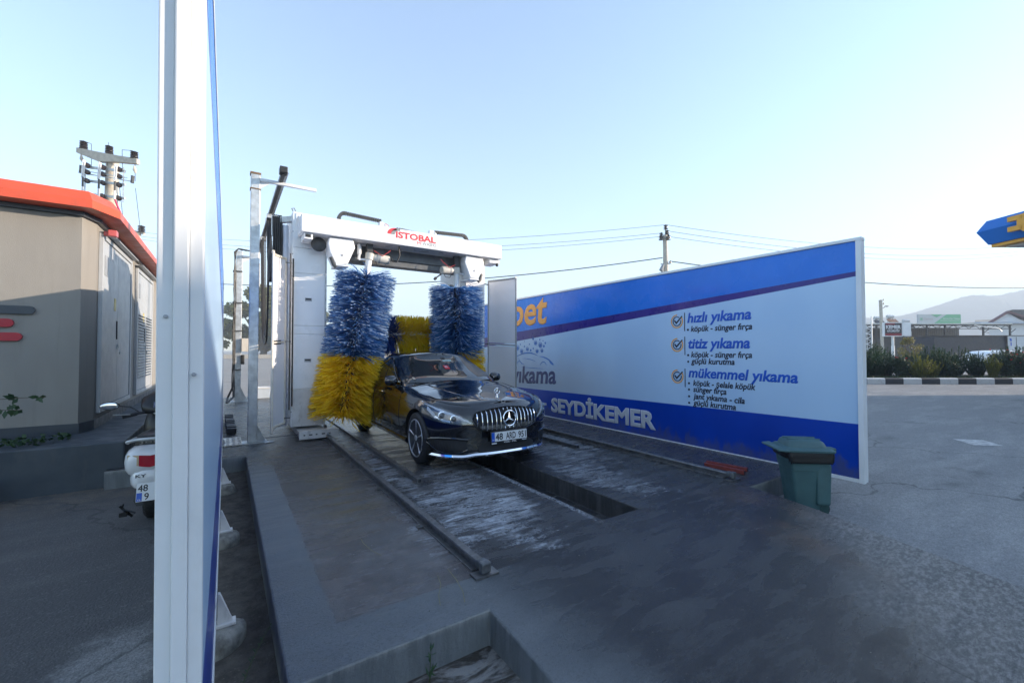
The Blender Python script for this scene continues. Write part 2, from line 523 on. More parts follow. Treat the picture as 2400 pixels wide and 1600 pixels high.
    jt = g.m('MULTIPLY', g.mr(j1, 0.008, 0.003), g.mr(y, 2.0, 1.7))
    c = g.mix(g.m('MULTIPLY', jt, 0.7), c, (0.02, 0.02, 0.02))
    wet = g.mr(g.m('ADD', st, g.m('MULTIPLY', big, 0.5)), 0.55, 0.98, 0.13, 0.42)
    rough = g.m('ADD', wet, g.m('MULTIPLY', dry, 0.22))
    rough = g.m('ADD', rough, g.m('MULTIPLY', brd, 0.18))
    rough = g.m('ADD', rough, g.m('MULTIPLY', foam, 0.3))
    g.set(Base_Color=c, Roughness=g.m('MINIMUM', rough, 0.85))
    rip = g.noise(g.scale(p, (1, 2.2, 1), rot=(0, 0, R(-20))), 26, 4, 0.6)
    peb = g.noise(p, 150, 4, 0.7)
    h = g.m('ADD', g.m('MULTIPLY', fine, 0.9), g.m('ADD', g.m('MULTIPLY', rip, 0.5), g.m('ADD', g.m('MULTIPLY', st, 0.35), g.m('MULTIPLY', peb, 0.6))))
    g.bump(g.m('ADD', h, g.m('ADD', g.m('MULTIPLY', foam, 0.3), g.m('MULTIPLY', gr2, 1.2))), 0.75, 0.010)
    return g.mat

PX = [-1.2, 0.243, 0.6, 1.255, 1.7, 2.2, 2.71, 3.17, 3.6, 4.1, 4.67, 5.1, 5.6, 6.35]
PY = [-0.7, -0.35, 0, 0.3, 0.6, 0.9, 1.2, 1.5, 1.8, 2.1, 2.4, 2.64, 3.2, 4, 5, 6, 7, 8, 9.5, 11, 13, 16]
def pad_z(x, y):
    t = max(0, min(1, (2.45 - y) / 2.9)); t = t * t * (3 - 2 * t)
    s = max(0, min(1, (x - 3.6) / 1.1)) * max(0, min(1, (2.5 - y) / 1.2))
    return -0.245 * t - 0.03 * s
def cell(i, j):
    xm = (PX[i] + PX[i + 1]) / 2; ym = (PY[j] + PY[j + 1]) / 2
    if 2.71 < xm < 3.17 and 2.64 < ym < 11: return False
    if ym > 7: return True
    if xm < 0.243: return False
    if ym > 2.4: return True
    if ym > 2.1: return xm < 4.67
    return 1.255 < xm < 4.67
mb = MB(); bm = bmesh.new(); cache = {}
def vtx(i, j, low=None):
    k = (i, j, low)
    if k not in cache:
        x, y = PX[i], PY[j]
        if (i, j) in ((11, 9),): x -= 0.06
        cache[k] = bm.verts.new((x, y, pad_z(x, y) if low is None else low))
    return cache[k]
nx, ny = len(PX) - 1, len(PY) - 1
inc = lambda i, j: 0 <= i < nx and 0 <= j < ny and cell(i, j)
pit = lambda i, j: 0 <= i < nx and 0 <= j < ny and 2.71 <= PX[i] < 3.17 and 2.64 <= PY[j] < 11
for i in range(nx):
    for j in range(ny):
        if pit(i, j):
            bm.faces.new([vtx(i, j, -0.205), vtx(i + 1, j, -0.205), vtx(i + 1, j + 1, -0.205), vtx(i, j + 1, -0.205)])
        if not cell(i, j): continue
        bm.faces.new([vtx(i, j), vtx(i + 1, j), vtx(i + 1, j + 1), vtx(i, j + 1)])
        for (di, dj, a, b) in ((-1, 0, (i, j + 1), (i, j)), (1, 0, (i + 1, j), (i + 1, j + 1)), (0, -1, (i, j), (i + 1, j)), (0, 1, (i + 1, j + 1), (i, j + 1))):
            if not inc(i + di, j + dj):
                lo = -0.205 if pit(i + di, j + dj) else -0.4
                bm.faces.new([vtx(*a), vtx(*a, lo), vtx(*b, lo), vtx(*b)])
bmesh.ops.recalc_face_normals(bm, faces=bm.faces[:])
# roughen the rim: cut every rim edge into short lengths and chip them
rim = [e for e in bm.edges if len(e.link_faces) == 2 and abs(e.link_faces[0].normal.z - e.link_faces[1].normal.z) > 0.7 and max(v.co.z for v in e.verts) > -0.2 and e.calc_length() < 3]
r = bmesh.ops.subdivide_edges(bm, edges=rim, cuts=15)
random.seed(11)
for e in r["geom_inner"]:
    if isinstance(e, bmesh.types.BMVert):
        e.co.x += random.gauss(0, 0.0006); e.co.y += random.gauss(0, 0.0006)
me = bpy.data.meshes.new("concrete_pavement"); bm.to_mesh(me); bm.free()
M['pad'] = pad_material()
# side faces of the pad: blue-grey paint run thin over concrete
g = G("painted_pad_edge")
p = g.pos(); x, y, z = g.xyz(p)
run = g.noise(g.scale(p, (9, 9, 1.2)), 1.6, 6, 0.7)
c = g.mix(g.mr(run, 0.35, 0.65), (0.115, 0.128, 0.135), (0.165, 0.180, 0.188))
c = g.mix(g.m('MULTIPLY', g.mr(g.m('ADD', z, g.m('MULTIPLY', run, 0.10)), 0.0, 0.05), 0.55), c, (0.34, 0.34, 0.31))
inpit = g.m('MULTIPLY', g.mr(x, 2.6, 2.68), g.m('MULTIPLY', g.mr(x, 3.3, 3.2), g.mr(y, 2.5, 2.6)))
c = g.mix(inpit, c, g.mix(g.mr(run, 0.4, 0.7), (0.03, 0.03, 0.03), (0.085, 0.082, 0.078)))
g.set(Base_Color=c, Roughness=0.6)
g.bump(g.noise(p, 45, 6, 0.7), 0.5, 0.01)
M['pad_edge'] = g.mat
me.materials.append(M['pad']); me.materials.append(M['pad_edge'])
for f in me.polygons:
    f.material_index = 1 if f.normal.z < 0.4 else 0
pad = bpy.data.objects.new("concrete_pavement", me); COL.objects.link(pad)
bv = pad.modifiers.new("bevel", 'BEVEL'); bv.width = 0.012; bv.segments = 2; bv.limit_method = 'ANGLE'; bv.angle_limit = R(50)
tag(pad, kind="structure")

# stained floor in the step of the pad
mb = MB(); mb.add([(0.20, 0.2, GZ + 0.012), (1.30, 0.2, GZ + 0.012), (1.30, 2.12, GZ + 0.012), (0.20, 2.12, GZ + 0.012)], [(0, 1, 2, 3)])
g = G("wet_step_floor")
n = g.noise(g.scale(g.pos(), (1.5, 4, 1)), 2.2, 8, 0.72, 0.5)
c = g.mix(g.mr(n, 0.44, 0.58), (0.055, 0.045, 0.036), (0.25, 0.235, 0.215))
g.set(Base_Color=c, Roughness=g.mr(n, 0.4, 0.6, 0.3, 0.8)); g.bump(g.noise(g.pos(), 50, 5, 0.7), 0.5, 0.008)
tag(mb.build("step_ground", g.mat), kind="structure")

# old paint mark on the asphalt
mb = MB(); mb.add([(11.0, 1.75, GZ + 0.004), (11.35, 1.45, GZ + 0.004), (11.75, 1.75, GZ + 0.004), (11.45, 2.1, GZ + 0.004)], [(0, 1, 2, 3)])
tag(mb.build("road_marking", mk("worn_road_paint", (0.46, 0.45, 0.43), 0.8, var=0.3, vs=9, dirt=0.85, dirtcol=(0.2, 0.19, 0.18))), kind="structure")

# ================================================================== sign walls
VW = dict(coat=0.12, spec=0.35)
M['v_blue'] = mk("bright_blue_vinyl", (0.005, 0.165, 0.66), 0.28, var=0.05, vs=1.2, **VW)
g = G("deep_blue_vinyl")
p = g.pos(); x, y, z = g.xyz(p); n = g.noise(g.scale(p, (3, 3, 1.2)), 3.0, 7, 0.7)
splash = g.mr(g.m('SUBTRACT', z, g.m('MULTIPLY', g.m('SUBTRACT', n, 0.42), 0.9)), 0.16, -0.06)
c = g.mix(g.mr(g.noise(p, 1.2, 4), 0.3, 0.7), (0.0004, 0.038, 0.33), (0.0006, 0.046, 0.39))
c = g.mix(g.m('MULTIPLY', splash, 0.55), c, (0.06, 0.065, 0.08))
g.set(Base_Color=c, Roughness=g.mr(splash, 0, 1, 0.28, 0.6), Coat_Weight=0.12)
M['v_navy'] = g.mat
M['v_purple'] = mk("purple_vinyl", (0.028, 0.016, 0.20), 0.3, var=0.1, vs=2, **VW)
g = G("pale_blue_vinyl")
p = g.pos(); x, y, z = g.xyz(p)
n = g.noise(g.scale(p, (1, 1, 0.5)), 1.1, 4)
c = g.mix(g.mr(n, 0.3, 0.7), (0.39, 0.56, 0.76), (0.44, 0.61, 0.79))
# grey film of dried spray on the washed end
spray = g.m('MULTIPLY', g.mr(y, 4.2, 7.0), g.mr(g.m('ADD', g.m('ABSOLUTE', g.m('SUBTRACT', z, 0.75)), g.m('MULTIPLY', n, 0.5)), 1.15, 0.25))
c = g.mix(g.m('MULTIPLY', spray, 0.65), c, (0.40, 0.42, 0.44))
g.set(Base_Color=c, Roughness=g.mr(spray, 0, 1, 0.3, 0.6), Coat_Weight=0.1)
M['v_pale'] = g.mat
M['v_orange'] = mk("orange_vinyl", (0.80, 0.36, 0.055), 0.35, var=0.05)
M['v_text'] = mk("blue_lettering", (0.0, 0.085, 0.50), 0.35, var=0.05)
M['v_dark'] = mk("near_black_lettering", (0.006, 0.008, 0.028), 0.4, var=0.05)
M['v_slate'] = mk("slate_blue_lettering", (0.055, 0.065, 0.16), 0.4, var=0.15, vs=8)
M['v_sky'] = mk("mid_blue_lettering", (0.04, 0.17, 0.50), 0.35, var=0.15, vs=8)
M['v_grey'] = mk("silver_lettering", (0.46, 0.48, 0.52), 0.35, var=0.06)

M['panel_back'] = mk("dull_panel_back", (0.16, 0.165, 0.17), 0.6, var=0.1)
def board_panel(name, xf, xb, y0, y1, parent, lean=0.0):
    """xf: X of the printed face, xb: X of the back"""
    d = 1 if xb > xf else -1
    lo, hi = 0.012, 2.69
    za = lambda y: 2.348 + (1.908 - 2.348) * (y - 1.83) / 6.74      # top edge of the purple stripe
    zb = lambda y: 2.293 + (1.685 - 2.293) * (y - 1.83) / 6.74
    zc = lambda y: 0.624 + (0.560 - 0.624) * (y - 1.83) / 6.74
    mb = MB()
    lv = [lambda y: lo, zc, zb, za, lambda y: hi]
    vs = [(xf, y, f(y)) for f in lv for y in (y0, y1)]
    order = (lambda a, b, c_, e: (a, c_, e, b)) if d > 0 else (lambda a, b, c_, e: (a, b, e, c_))
    for k, m in enumerate((1, 0, 2, 3)):
        a, b, c_, e = 2 * k, 2 * k + 1, 2 * k + 2, 2 * k + 3
        mb.add([vs[a], vs[b], vs[c_], vs[e]], [order(0, 1, 2, 3)], m)
    mb.box(min(xf + d * 0.004, xb), max(xf + d * 0.004, xb), y0, y1, lo, hi, 4)
    if lean:
        mb.v = [(x - lean * z, y, z) for x, y, z in mb.v]
    return mb.build(name, [M['v_pale'], M['v_navy'], M['v_purple'], M['v_blue'], M['panel_back']], parent)

# right-hand sign wall
BX = 5.92
rb = thing("sign_wall", (5.97, 6, 0), "long blue printed sign wall lettered with wash programmes on the right of the bay", "sign wall")
board_panel("panel", BX, 5.985, 1.83, 11.5, rb)
MB().box(5.900, 6.010, 1.775, 11.5, 2.692, 2.730).build("frame_rail", M['alu'], rb, bevel=0.004)
pm = MB()
pm.box(5.898, 5.952, 1.778, 1.829, -0.03, 2.691); pm.box(5.956, 6.03, 1.784, 1.829, -0.03, 2.691)
pm.box(5.945, 5.965, 1.792, 1.826, -0.03, 2.688)
pm.build("frame_post", M['alu'], rb, bevel=0.003)
MB().box(5.902, 6.0, 1.83, 11.5, -0.028, 0.010).build("frame_rail", M['alu'], rb, bevel=0.003)
for yy in (3.2, 6.4, 9.6):
    MB().bar((6.03, yy, -0.3), (6.03, yy, 2.65), 0.06).build("frame_post", M['alu'], rb)
YD = (0, -1, 0); ZD = (0, 0, 1)
fx = BX - 0.001
def btext(name, s, y0, y1, z, h, mat, ref, shear=0.18, bold=0.012, tilt=0.0):
    xd = Vector((0, -1, tilt)).normalized()
    o = text(name, s, (fx, y0, z), abs(y1 - y0), h, xd, Vector((0, tilt, 1)).normalized(), mat, rb, shear=shear, bold=bold, capref=ref)
    return o
btext("lettering", "hızlı yıkama", 3.965, 2.995, 1.882, 0.155, M['v_text'], "h", bold=0.036)
btext("lettering", "titiz yıkama", 3.955, 3.015, 1.488, 0.155, M['v_text'], "h", bold=0.036)
btext("lettering", "mükemmel yıkama", 3.952, 2.435, 1.048, 0.150, M['v_text'], "h", bold=0.036)
for s, y1, z in (("köpük - sünger fırça", 2.985, 1.738), ("köpük - sünger fırça", 2.99, 1.348), ("güçlü kurutma", 3.23, 1.248),
                 ("köpük - şelale köpük", 2.95, 0.917), ("sünger fırça", 3.352, 0.822), ("jant yıkama - cila", 3.095, 0.718), ("güçlü kurutma", 3.218, 0.618)):
    yl = 3.905 if z > 1.2 else 3.875
    btext("lettering", s, yl, y1, z + .004, 0.088, M['v_dark'], "k", bold=0.03)
    q = MB(); q.ring((BX, 3.955 if z > 1.2 else 3.945, z + 0.033), (-1, 0, 0), 0.0005, 0.017, 0.004, 14); q.build("bullet", M['v_dark'], rb)
for zc in (1.912, 1.540, 1.045):
    q = MB(); q.ring((BX, 4.147, zc), (-1, 0, 0), 0.090, 0.108, 0.004, 40, 0, R(20), R(330), ref=(0, -0.4, 1)); q.build("check_ring", M['v_orange'], rb)
    q = MB(); q.ring((BX, 4.147, zc), (-1, 0, 0), 0.062, 0.076, 0.004, 40, 0, R(15), R(335), ref=(0, -0.8, 0.6))
    q.prism([(-0.052, 0.008), (-0.012, -0.045), (0.10, 0.072), (0.085, 0.082), (-0.010, -0.012), (-0.036, 0.022)], (BX, 4.147, zc), YD, ZD, (-0.006, 0, 0))
    q.build("check_mark", M['v_dark'], rb)
    MB().box(BX - 0.004, BX, 4.005, 4.017, zc - 0.157, zc + 0.128).build("rule", M['v_dark'], rb)
btext("lettering", "SEYDİKEMER", 7.29, 4.555, 0.135, 0.305, M['v_grey'], "E", shear=0.0, bold=0.055, tilt=0.006)
MB().box(BX - 0.004, BX, 7.46, 7.60, 0.235, 0.29).build("lettering", M['v_grey'], rb)
btext("lettering", "pet", 8.88, 7.43, 2.07, 0.485, M['v_orange'], "x", shear=0.12, bold=0.03)
btext("lettering", "yıkama", 8.86, 7.12, 0.668, 0.275, M['v_slate'], "x", shear=0.12, bold=0.03, tilt=0.045)
def stroke(mbx, pts, ws):
    L = []; Rr = []
    for i, p in enumerate(pts):
        a = Vector(pts[max(0, i - 1)]); b = Vector(pts[min(len(pts) - 1, i + 1)])
        t = (b - a).normalized(); nn = Vector((-t.y, t.x))
        L.append(Vector(p) + nn * ws[i] / 2); Rr.append(Vector(p) - nn * ws[i] / 2)
    for i in range(len(pts) - 1):
        mbx.prism([(L[i].x, L[i].y), (Rr[i].x, Rr[i].y), (Rr[i + 1].x, Rr[i + 1].y), (L[i + 1].x, L[i + 1].y)], (BX, 0, 0), (0, 1, 0), ZD, (-0.004, 0, 0))
def bez(a, b, c, d, n=10):
    o = []
    for i in range(n + 1):
        t = i / n; u = 1 - t
        o.append(tuple(u**3 * a[k] + 3 * u*u*t * b[k] + 3 * u*t*t * c[k] + t**3 * d[k] for k in range(2)))
    return o
q = MB()
tap = lambda n, w: [w * math.sin(PI * (0.04 + 0.92 * i / n)) for i in range(n + 1)]
stroke(q, bez((8.72, 1.27), (8.3, 1.44), (8.05, 1.42), (7.76, 1.33), 14), tap(14, 0.035))
stroke(q, bez((7.74, 1.32), (7.5, 1.32), (7.35, 1.25), (7.20, 1.145), 12), tap(12, 0.030))
stroke(q, bez((8.55, 1.27), (8.45, 1.15), (8.40, 1.13), (8.28, 1.12), 8), tap(8, 0.018))
stroke(q, bez((8.40, 1.27), (8.1, 1.26), (8.0, 1.24), (7.85, 1.20), 8), tap(8, 0.014))
stroke(q, bez((8.62, 1.10), (8.62, 1.22), (8.44, 1.22), (8.42, 1.12), 10), tap(10, 0.016))
stroke(q, bez((7.68, 1.12), (7.64, 1.23), (7.48, 1.22), (7.46, 1.12), 10), tap(10, 0.016))
stroke(q, bez((8.45, 1.055), (8.1, 1.05), (7.8, 1.045), (7.55, 1.045), 8), tap(8, 0.012))
stroke(q, bez((7.36, 1.235), (7.33, 1.19), (7.28, 1.16), (7.21, 1.14), 6), tap(6, 0.03))
q.build("car_drawing", M['v_sky'], rb)
random.seed(3)
q = MB()
for (y, z, r) in ((8.58, 1.52, .065), (8.42, 1.44, .06), (8.18, 1.49, .05), (7.86, 1.63, .055), (7.68, 1.58, .065), (7.80, 1.44, .05), (7.62, 1.45, .048), (7.55, 1.55, .03), (7.95, 1.73, .035), (8.3, 1.55, .022), (8.05, 1.46, .028), (8.1, 1.60, .018), (7.5, 1.62, .025), (8.47, 1.60, .018), (7.95, 1.5, .02), (7.7, 1.7, .02), (8.3, 1.67, .012), (7.58, 1.67, .014), (8.0, 1.40, .014)):
    q.ring((BX, y, z), (-1, 0, 0), r * 0.84 if r > .03 else 0.0005, r, 0.004, 20)
    if r > .03: q.ring((BX, y, z - r * 0.12), (-1, 0, 0), 0.0005, r * 0.62, 0.005, 18)
q.build("bubble_drawing", M['v_sky'], rb)

# left-hand sign wall, seen almost edge on
lb = thing("sign_wall", (-0.08, 5, 0), "pale sign wall seen edge-on in the left foreground, white profiled end post", "sign wall")
LEAN = 0.0075
board_panel("panel", -0.034, -0.098, 1.155, 10.5, lb, lean=LEAN)
def lean(mb):
    mb.v = [(x - LEAN * z, y, z) for x, y, z in mb.v]; return mb
q = MB()
q.box(-0.108, -0.0800, 1.124, 1.160, -0.12, 2.70); q.box(-0.0802, -0.0540, 1.112, 1.150, -0.12, 2.70); q.box(-0.0542, -0.0285, 1.120, 1.158, -0.12, 2.70)
lean(q).build("frame_post", M['alu'], lb, bevel=0.003)
lean(MB().box(-0.106, -0.030, 1.112, 10.5, 2.692, 2.73)).build("frame_rail", M['alu'], lb, bevel=0.003)
lean(MB().box(-0.104, -0.0285, 1.16, 10.5, -0.11, 0.010)).build("frame_rail", M['alu'], lb, bevel=0.003)
for (yy, zz) in ((1.125, 1.52), (1.115, 1.40)):
    MB().lathe([(0, 0.0045), (0.004, 0.004), (0.005, 0.0)], (-0.104 if zz > 1.45 else -0.0555, yy, zz), (0, -1, 0), 10).build("rivet", M['grey'], lb)
M['footing'] = mk('stained_footing_concrete', (.20, .19, .165), .9, var=.4, vs=14, bump=1.0, bs=70, dirt=.6, dirtcol=(.07, .055, .04))
random.seed(8)
for k, yy in enumerate((1.75, 2.95, 4.45, 6.05, 8.0)):
    q = MB(); q.prism([(0, 0), (0.075, 0), (0.012, 0.17), (0, 0.17)], (-0.024, yy + 0.02, -0.09), (1, 0, 0), (0, 0, 1), (0, -0.03, 0))
    q.box(-0.09, 0.065, yy - 0.03, yy + 0.04, -0.105, -0.088)
    q.build("foot_brace", M['white_dirty'], lb, bevel=0.003)
    q = MB(); n = 18; rows = [(-0.0, 0.02), (0.12, 0.13), (0.05, 0.14), (-0.02, 0.125), (-0.10, 0.12), (-0.16, 0.10)]
    prof = [(GZ - 0.05, 0.135), (GZ + 0.03, 0.145), (GZ + 0.09, 0.135), (-0.115, 0.115), (-0.105, 0.085)]
    vs = []
    for z, r in prof:
        for i in range(n):
            a = 2 * PI * i / n; rr = r * (0.92 + 0.07 * math.sin(3 * a + k) + 0.04 * math.sin(5 * a + 2 * k + 9 * z)) + random.gauss(0, 0.005)
            vs.append((-0.02 + rr * math.cos(a), yy + rr * 1.15 * math.sin(a), z + random.gauss(0, 0.003)))
    fs = [(i * n + j, i * n + (j + 1) % n, (i + 1) * n + (j + 1) % n, (i + 1) * n + j) for i in range(len(prof) - 1) for j in range(n)]
    fs.append(tuple((len(prof) - 1) * n + j for j in range(n)))
    q.add(vs, fs)
    q.build("concrete_footing", M['footing'], lb, smooth=True, sharp=60)

# ================================================================== transformer kiosk on its plinth
M['plinth'] = mk("slate_masonry_paint", (0.050, 0.063, 0.078), 0.6, var=0.15, vs=2, bump=0.15, bs=30, dirt=0.25, dirtcol=(0.16, 0.15, 0.13))
tag(MB().box(-7.5, -1.03, 7.12, 16.5, -0.5, 0.33).build("plinth", M['plinth'], None, bevel=0.02), "slate painted concrete plinth carrying the beige kiosk", "plinth")
lw = MB().box(-5.5, -2.15, 6.62, 7.115, -0.4, 0.05).build("low_step", M['plinth'], None, bevel=0.02)
tag(lw, "low slate painted block at the foot of the plinth by the leafy branch", "step")

g = G("kiosk_render")
p = g.obj()
v = g.vor(p, 160)
n = g.noise(g.scale(p, (1, 1, 0.4)), 1.5, 5)
c = g.mix(g.mr(n, 0.3, 0.7), (0.270, 0.252, 0.226), (0.312, 0.292, 0.258))
c = g.mix(g.mr(g.noise(g.scale(p, (7, 7, 0.5)), 1.3, 6, 0.7), 0.5, 0.8, 0, 0.35), c, (0.19, 0.175, 0.155))
g.set(Base_Color=c, Roughness=0.85); g.bump(v, 0.35, 0.004)
M['render'] = g.mat
M['roof_red'] = mk("vermilion_roof_sheet", (0.68, 0.095, 0.038), 0.38, var=0.07, vs=2, dirt=.15)
M['door'] = mk("pale_grey_door_paint", (0.43, 0.445, 0.455), 0.42, var=0.04, vs=2)
M['slot_red'] = mk("crimson_slot_paint", (0.42, 0.012, 0.03), 0.4, var=0.05)
M['slot_grey'] = mk("dark_slot_paint", (0.045, 0.055, 0.07), 0.4, var=0.05)
ks = thing("transformer_kiosk", (-4, 11, 0.33), "beige rendered transformer kiosk with vermilion roof edge and pale steel doors", "kiosk")
WX, WY = -1.56, 8.06
wall_poly = [(-6.5, WY), (WX - 0.09, WY), (WX, WY + 0.32), (WX, 15.2), (-6.5, 15.2)]
MB().prism(wall_poly, (0, 0, 0.47), (1, 0, 0), (0, 1, 0), (0, 0, 2.86)).build("wall", M['render'], ks)
MB().prism([(x + (0.012 if x > -6 else 0), y - (0.012 if y < 9 else 0)) for x, y in wall_poly], (0, 0, 0.325), (1, 0, 0), (0, 1, 0), (0, 0, 0.146)).build("base_course", M['slot_grey'], ks)
# roof: sloping sheet-metal edge over a dark soffit board
q = MB()
def ringpoly(d, z):
    return [(-6.5, WY - d, z), (WX - 0.09 + 0.55 * d, WY - d, z), (WX + d, WY + 0.32 - 0.55 * d, z), (WX + d, 15.2 + d, z), (-6.5, 15.2 + d, z)]
lv = [(0.16, 3.335), (0.27, 3.345), (0.27, 3.45), (0.17, 3.585), (-0.6, 3.63)]
vs = []; fs = []
for d, z in lv: vs += ringpoly(d, z)
for k in range(len(lv) - 1):
    for i in range(5):
        j = (i + 1) % 5
        fs.append((k * 5 + i, k * 5 + j, (k + 1) * 5 + j, (k + 1) * 5 + i))
fs.append(tuple(4 * 5 + i for i in range(5))); fs.append(tuple(range(5))[::-1])
q.add(vs, fs); q.build("roof", M['roof_red'], ks)
q = MB(); q.prism([(a[0], a[1]) for a in ringpoly(0.05, 0)], (0, 0, 3.275), (1, 0, 0), (0, 1, 0), (0, 0, 0.058)); q.build("eaves_board", M['slot_grey'], ks)
def stadium(y0, y1, h, n=8):
    return [(y0, 0)] + [(y1 - h / 2 + h / 2 * math.cos(-PI / 2 + PI * i / n), h / 2 + h / 2 * math.sin(-PI / 2 + PI * i / n)) for i in range(n + 1)] + [(y0, h)]
for x1, z, h, m in ((-2.065, 1.92, 0.105, 'slot_grey'), (-2.25, 1.75, 0.105, 'slot_red'), (-2.175, 1.575, 0.105, 'slot_red')):
    MB().prism(stadium(-6.3, x1, h), (0, WY - 0.001, z), (1, 0, 0), (0, 0, 1), (0, -0.03, 0)).build("trim_stripe", M[m], ks)
DX = WX + 0.002
def kdoor(y0, y1, z0, z1, louv):
    f = MB()
    for a in ((y0 - .07, y0, z0 - .07, z1 + .07), (y1, y1 + .07, z0 - .07, z1 + .07), (y0, y1, z0 - .07, z0), (y0, y1, z1, z1 + .07)):
        f.box(DX, DX + 0.05, *a)
    fr = f.build("door_frame", M['door'], ks, bevel=0.004)
    mid = (y0 + y1) / 2
    for k, (a, b) in enumerate(((y0 + .008, mid - .006), (mid + .006, y1 - .008))):
        d = MB(); d.box(DX, DX + 0.035, a, b, z0 + .008, z1 - .008)
        if louv: pass
        lf = d.build("door", M['door'], ks, bevel=0.004)
        if louv:
            l = MB()
            for i in range(22):
                zz = z0 + 0.25 + i * 0.062
                l.add([(DX + 0.038, a + .12, zz), (DX + 0.038, b - .12, zz), (DX + 0.058, b - .12, zz + .012), (DX + 0.058, a + .12, zz + .012), (DX + .038, a + .12, zz + .034), (DX + .038, b - .12, zz + .034)],
                      [(0, 1, 2, 3), (3, 2, 5, 4)])
            l.build("louvre", M['slot_grey'], lf)
        if k == 0:
            h = MB(); h.box(DX + .036, DX + .048, b - .10, b - .05, z0 + 1.02, z0 + 1.32); h.build("handle", M['black'], lf, bevel=.004)
            h = MB(); h.box(DX + .036, DX + .06, b - .02, b + .04, z0 + .86, z0 + .94); h.ring((DX + .066, b - .0, z0 + .80), (1, 0, 0), .018, .028, .012, 14); h.build("padlock", M['galv'], lf)
            h = MB(); h.box(DX + .036, DX + .041, a + .1, a + .32, z1 - .52, z1 - .22); h.build("notice", M['grey'], lf)
            h = MB(); h.box(DX + .036, DX + .041, b - .3, b - .16, z1 - 1.0, z1 - .8); h.build("notice", mk("small_yellow_notice", (.62, .5, .2), .5), lf)
kdoor(8.56, 10.75, 0.62, 3.10, False)
kdoor(11.55, 13.6, 0.62, 3.07, True)
q = MB(); q.bar((DX + .05, 8.5, 3.165), (DX + .16, 8.5, 3.165), .05, .07); q.box(DX + .10, DX + .2, 8.44, 8.56, 3.13, 3.22); q.build("lamp", mk("pink_red_lamp", (.6, .12, .12), .3), ks, bevel=.01)
for y0, y1 in ((8.5, 10.9), (11.4, 13.8)):
    MB().box(DX, DX + .13, y0, y1, 3.182, 3.197).build("drip_ledge", M['door'], ks)

# ================================================================== fuel canopy (its shade falls over the bay) and added unseen light blockers
M['can_blue'] = mk("canopy_blue_cladding", (0.012, 0.16, 0.56), 0.35, var=0.05, vs=0.6)
M['can_orange'] = mk("canopy_orange_trim", (0.75, 0.36, 0.03), 0.4, var=0.05)
M['soffit'] = mk("canopy_soffit", (0.66, 0.66, 0.65), 0.5, var=0.05)
cn = thing("fuel_canopy", S(0, 28, GZ), "blue fuel station canopy with orange trim jutting in at the right edge", "canopy")
f1, f0, l0, l1 = 14.35, -24.0, 16.1, 46.0
zb, zm, zt = 5.02, 5.50, 5.83
q = MB()
def cring(d, z): return [S(f1 + d, l0 - d, z), S(f1 + d, l1 + d, z), S(f0 - d, l1 + d, z), S(f0 - d, l0 - d, z)]
lv = [(0.0, zb), (0.19, zm - 0.02), (0.02, zt), (-0.4, zt + 0.02)]
vs = []; fs = []
for d, z in lv: vs += cring(d, z)
for k in range(3):
    for i in range(4):
        j = (i + 1) % 4
        fs.append((k * 4 + i, k * 4 + j, (k + 1) * 4 + j, (k + 1) * 4 + i))
fs.append(tuple(12 + i for i in range(4)))
q.add(vs, fs); q.build("fascia", M['can_blue'], cn)
q = MB(); q.prism([(v.x, v.y) for v in cring(-0.05, 0)], (0, 0, zb - 0.10), (1, 0, 0), (0, 1, 0), (0, 0, 0.099)); q.build("trim", M['can_orange'], cn)
q = MB(); q.prism([(v.x, v.y) for v in cring(-0.28, 0)], (0, 0, zb - 0.16), (1, 0, 0), (0, 1, 0), (0, 0, 0.058)); q.build("soffit", M['soffit'], cn)
for ff in (8, -4, -16):
    for ll in (22, 40):
        q = MB(); sbox(q, ff - .25, ff + .25, ll - .25, ll + .25, GZ - .1, zb - .15); q.build("column", M['white'], cn)
# gear-like emblem on the canopy side
q = MB(); cc = S(12.86, 15.86, 5.40)
q.ring(cc, -SR, 0.16, 0.34, 0.12, 24)
for dz in (0.20, -0.12):
    q.obox(cc + SF * 0.42 + UP * dz - SR * 0.06, SF * 0.20, UP * 0.075, SR * 0.06)
q.obox(cc + SF * 0.28 + UP * 0.04 - SR * 0.06, SF * 0.09, UP * 0.22, SR * 0.055)
q.build("emblem", M['can_orange'], cn)

sh = thing("shade_block", S(8, 39, GZ), "white shop block added beyond the fuel canopy to shade the asphalt, out of view", "light blocker")  # unseen block added so its shade covers the asphalt
q = MB(); sbox(q, -4, 17.0, 34, 52, GZ - .2, 8.2); q.build("wall", M['white'], sh)
q = MB(); sbox(q, -4.4, 17.4, 33.6, 52.4, 8.2, 8.7); q.build("roof", M['grey'], sh)
s2 = thing("reflection_block", (17, -20, GZ), "grey dark-fronted block added behind the viewer to darken car reflections, out of view", "station building")  # unseen mass added to darken the car's reflections and cut fill
q = MB(); q.box(4, 30, -26, -15, GZ - .2, 4.3); q.build("wall", mk("blocker_grey", (.16, .16, .17), .7), s2)
q = MB(); q.box(6, 28, -15.001, -14.94, .3, 3.4); q.build("dark_front", mk("blocker_dark_gloss", (.02, .022, .025), .1), s2)
q = MB(); q.box(3.6, 30.4, -26.4, -14.2, 4.3, 4.65); q.build("roof", M['grey'], s2)
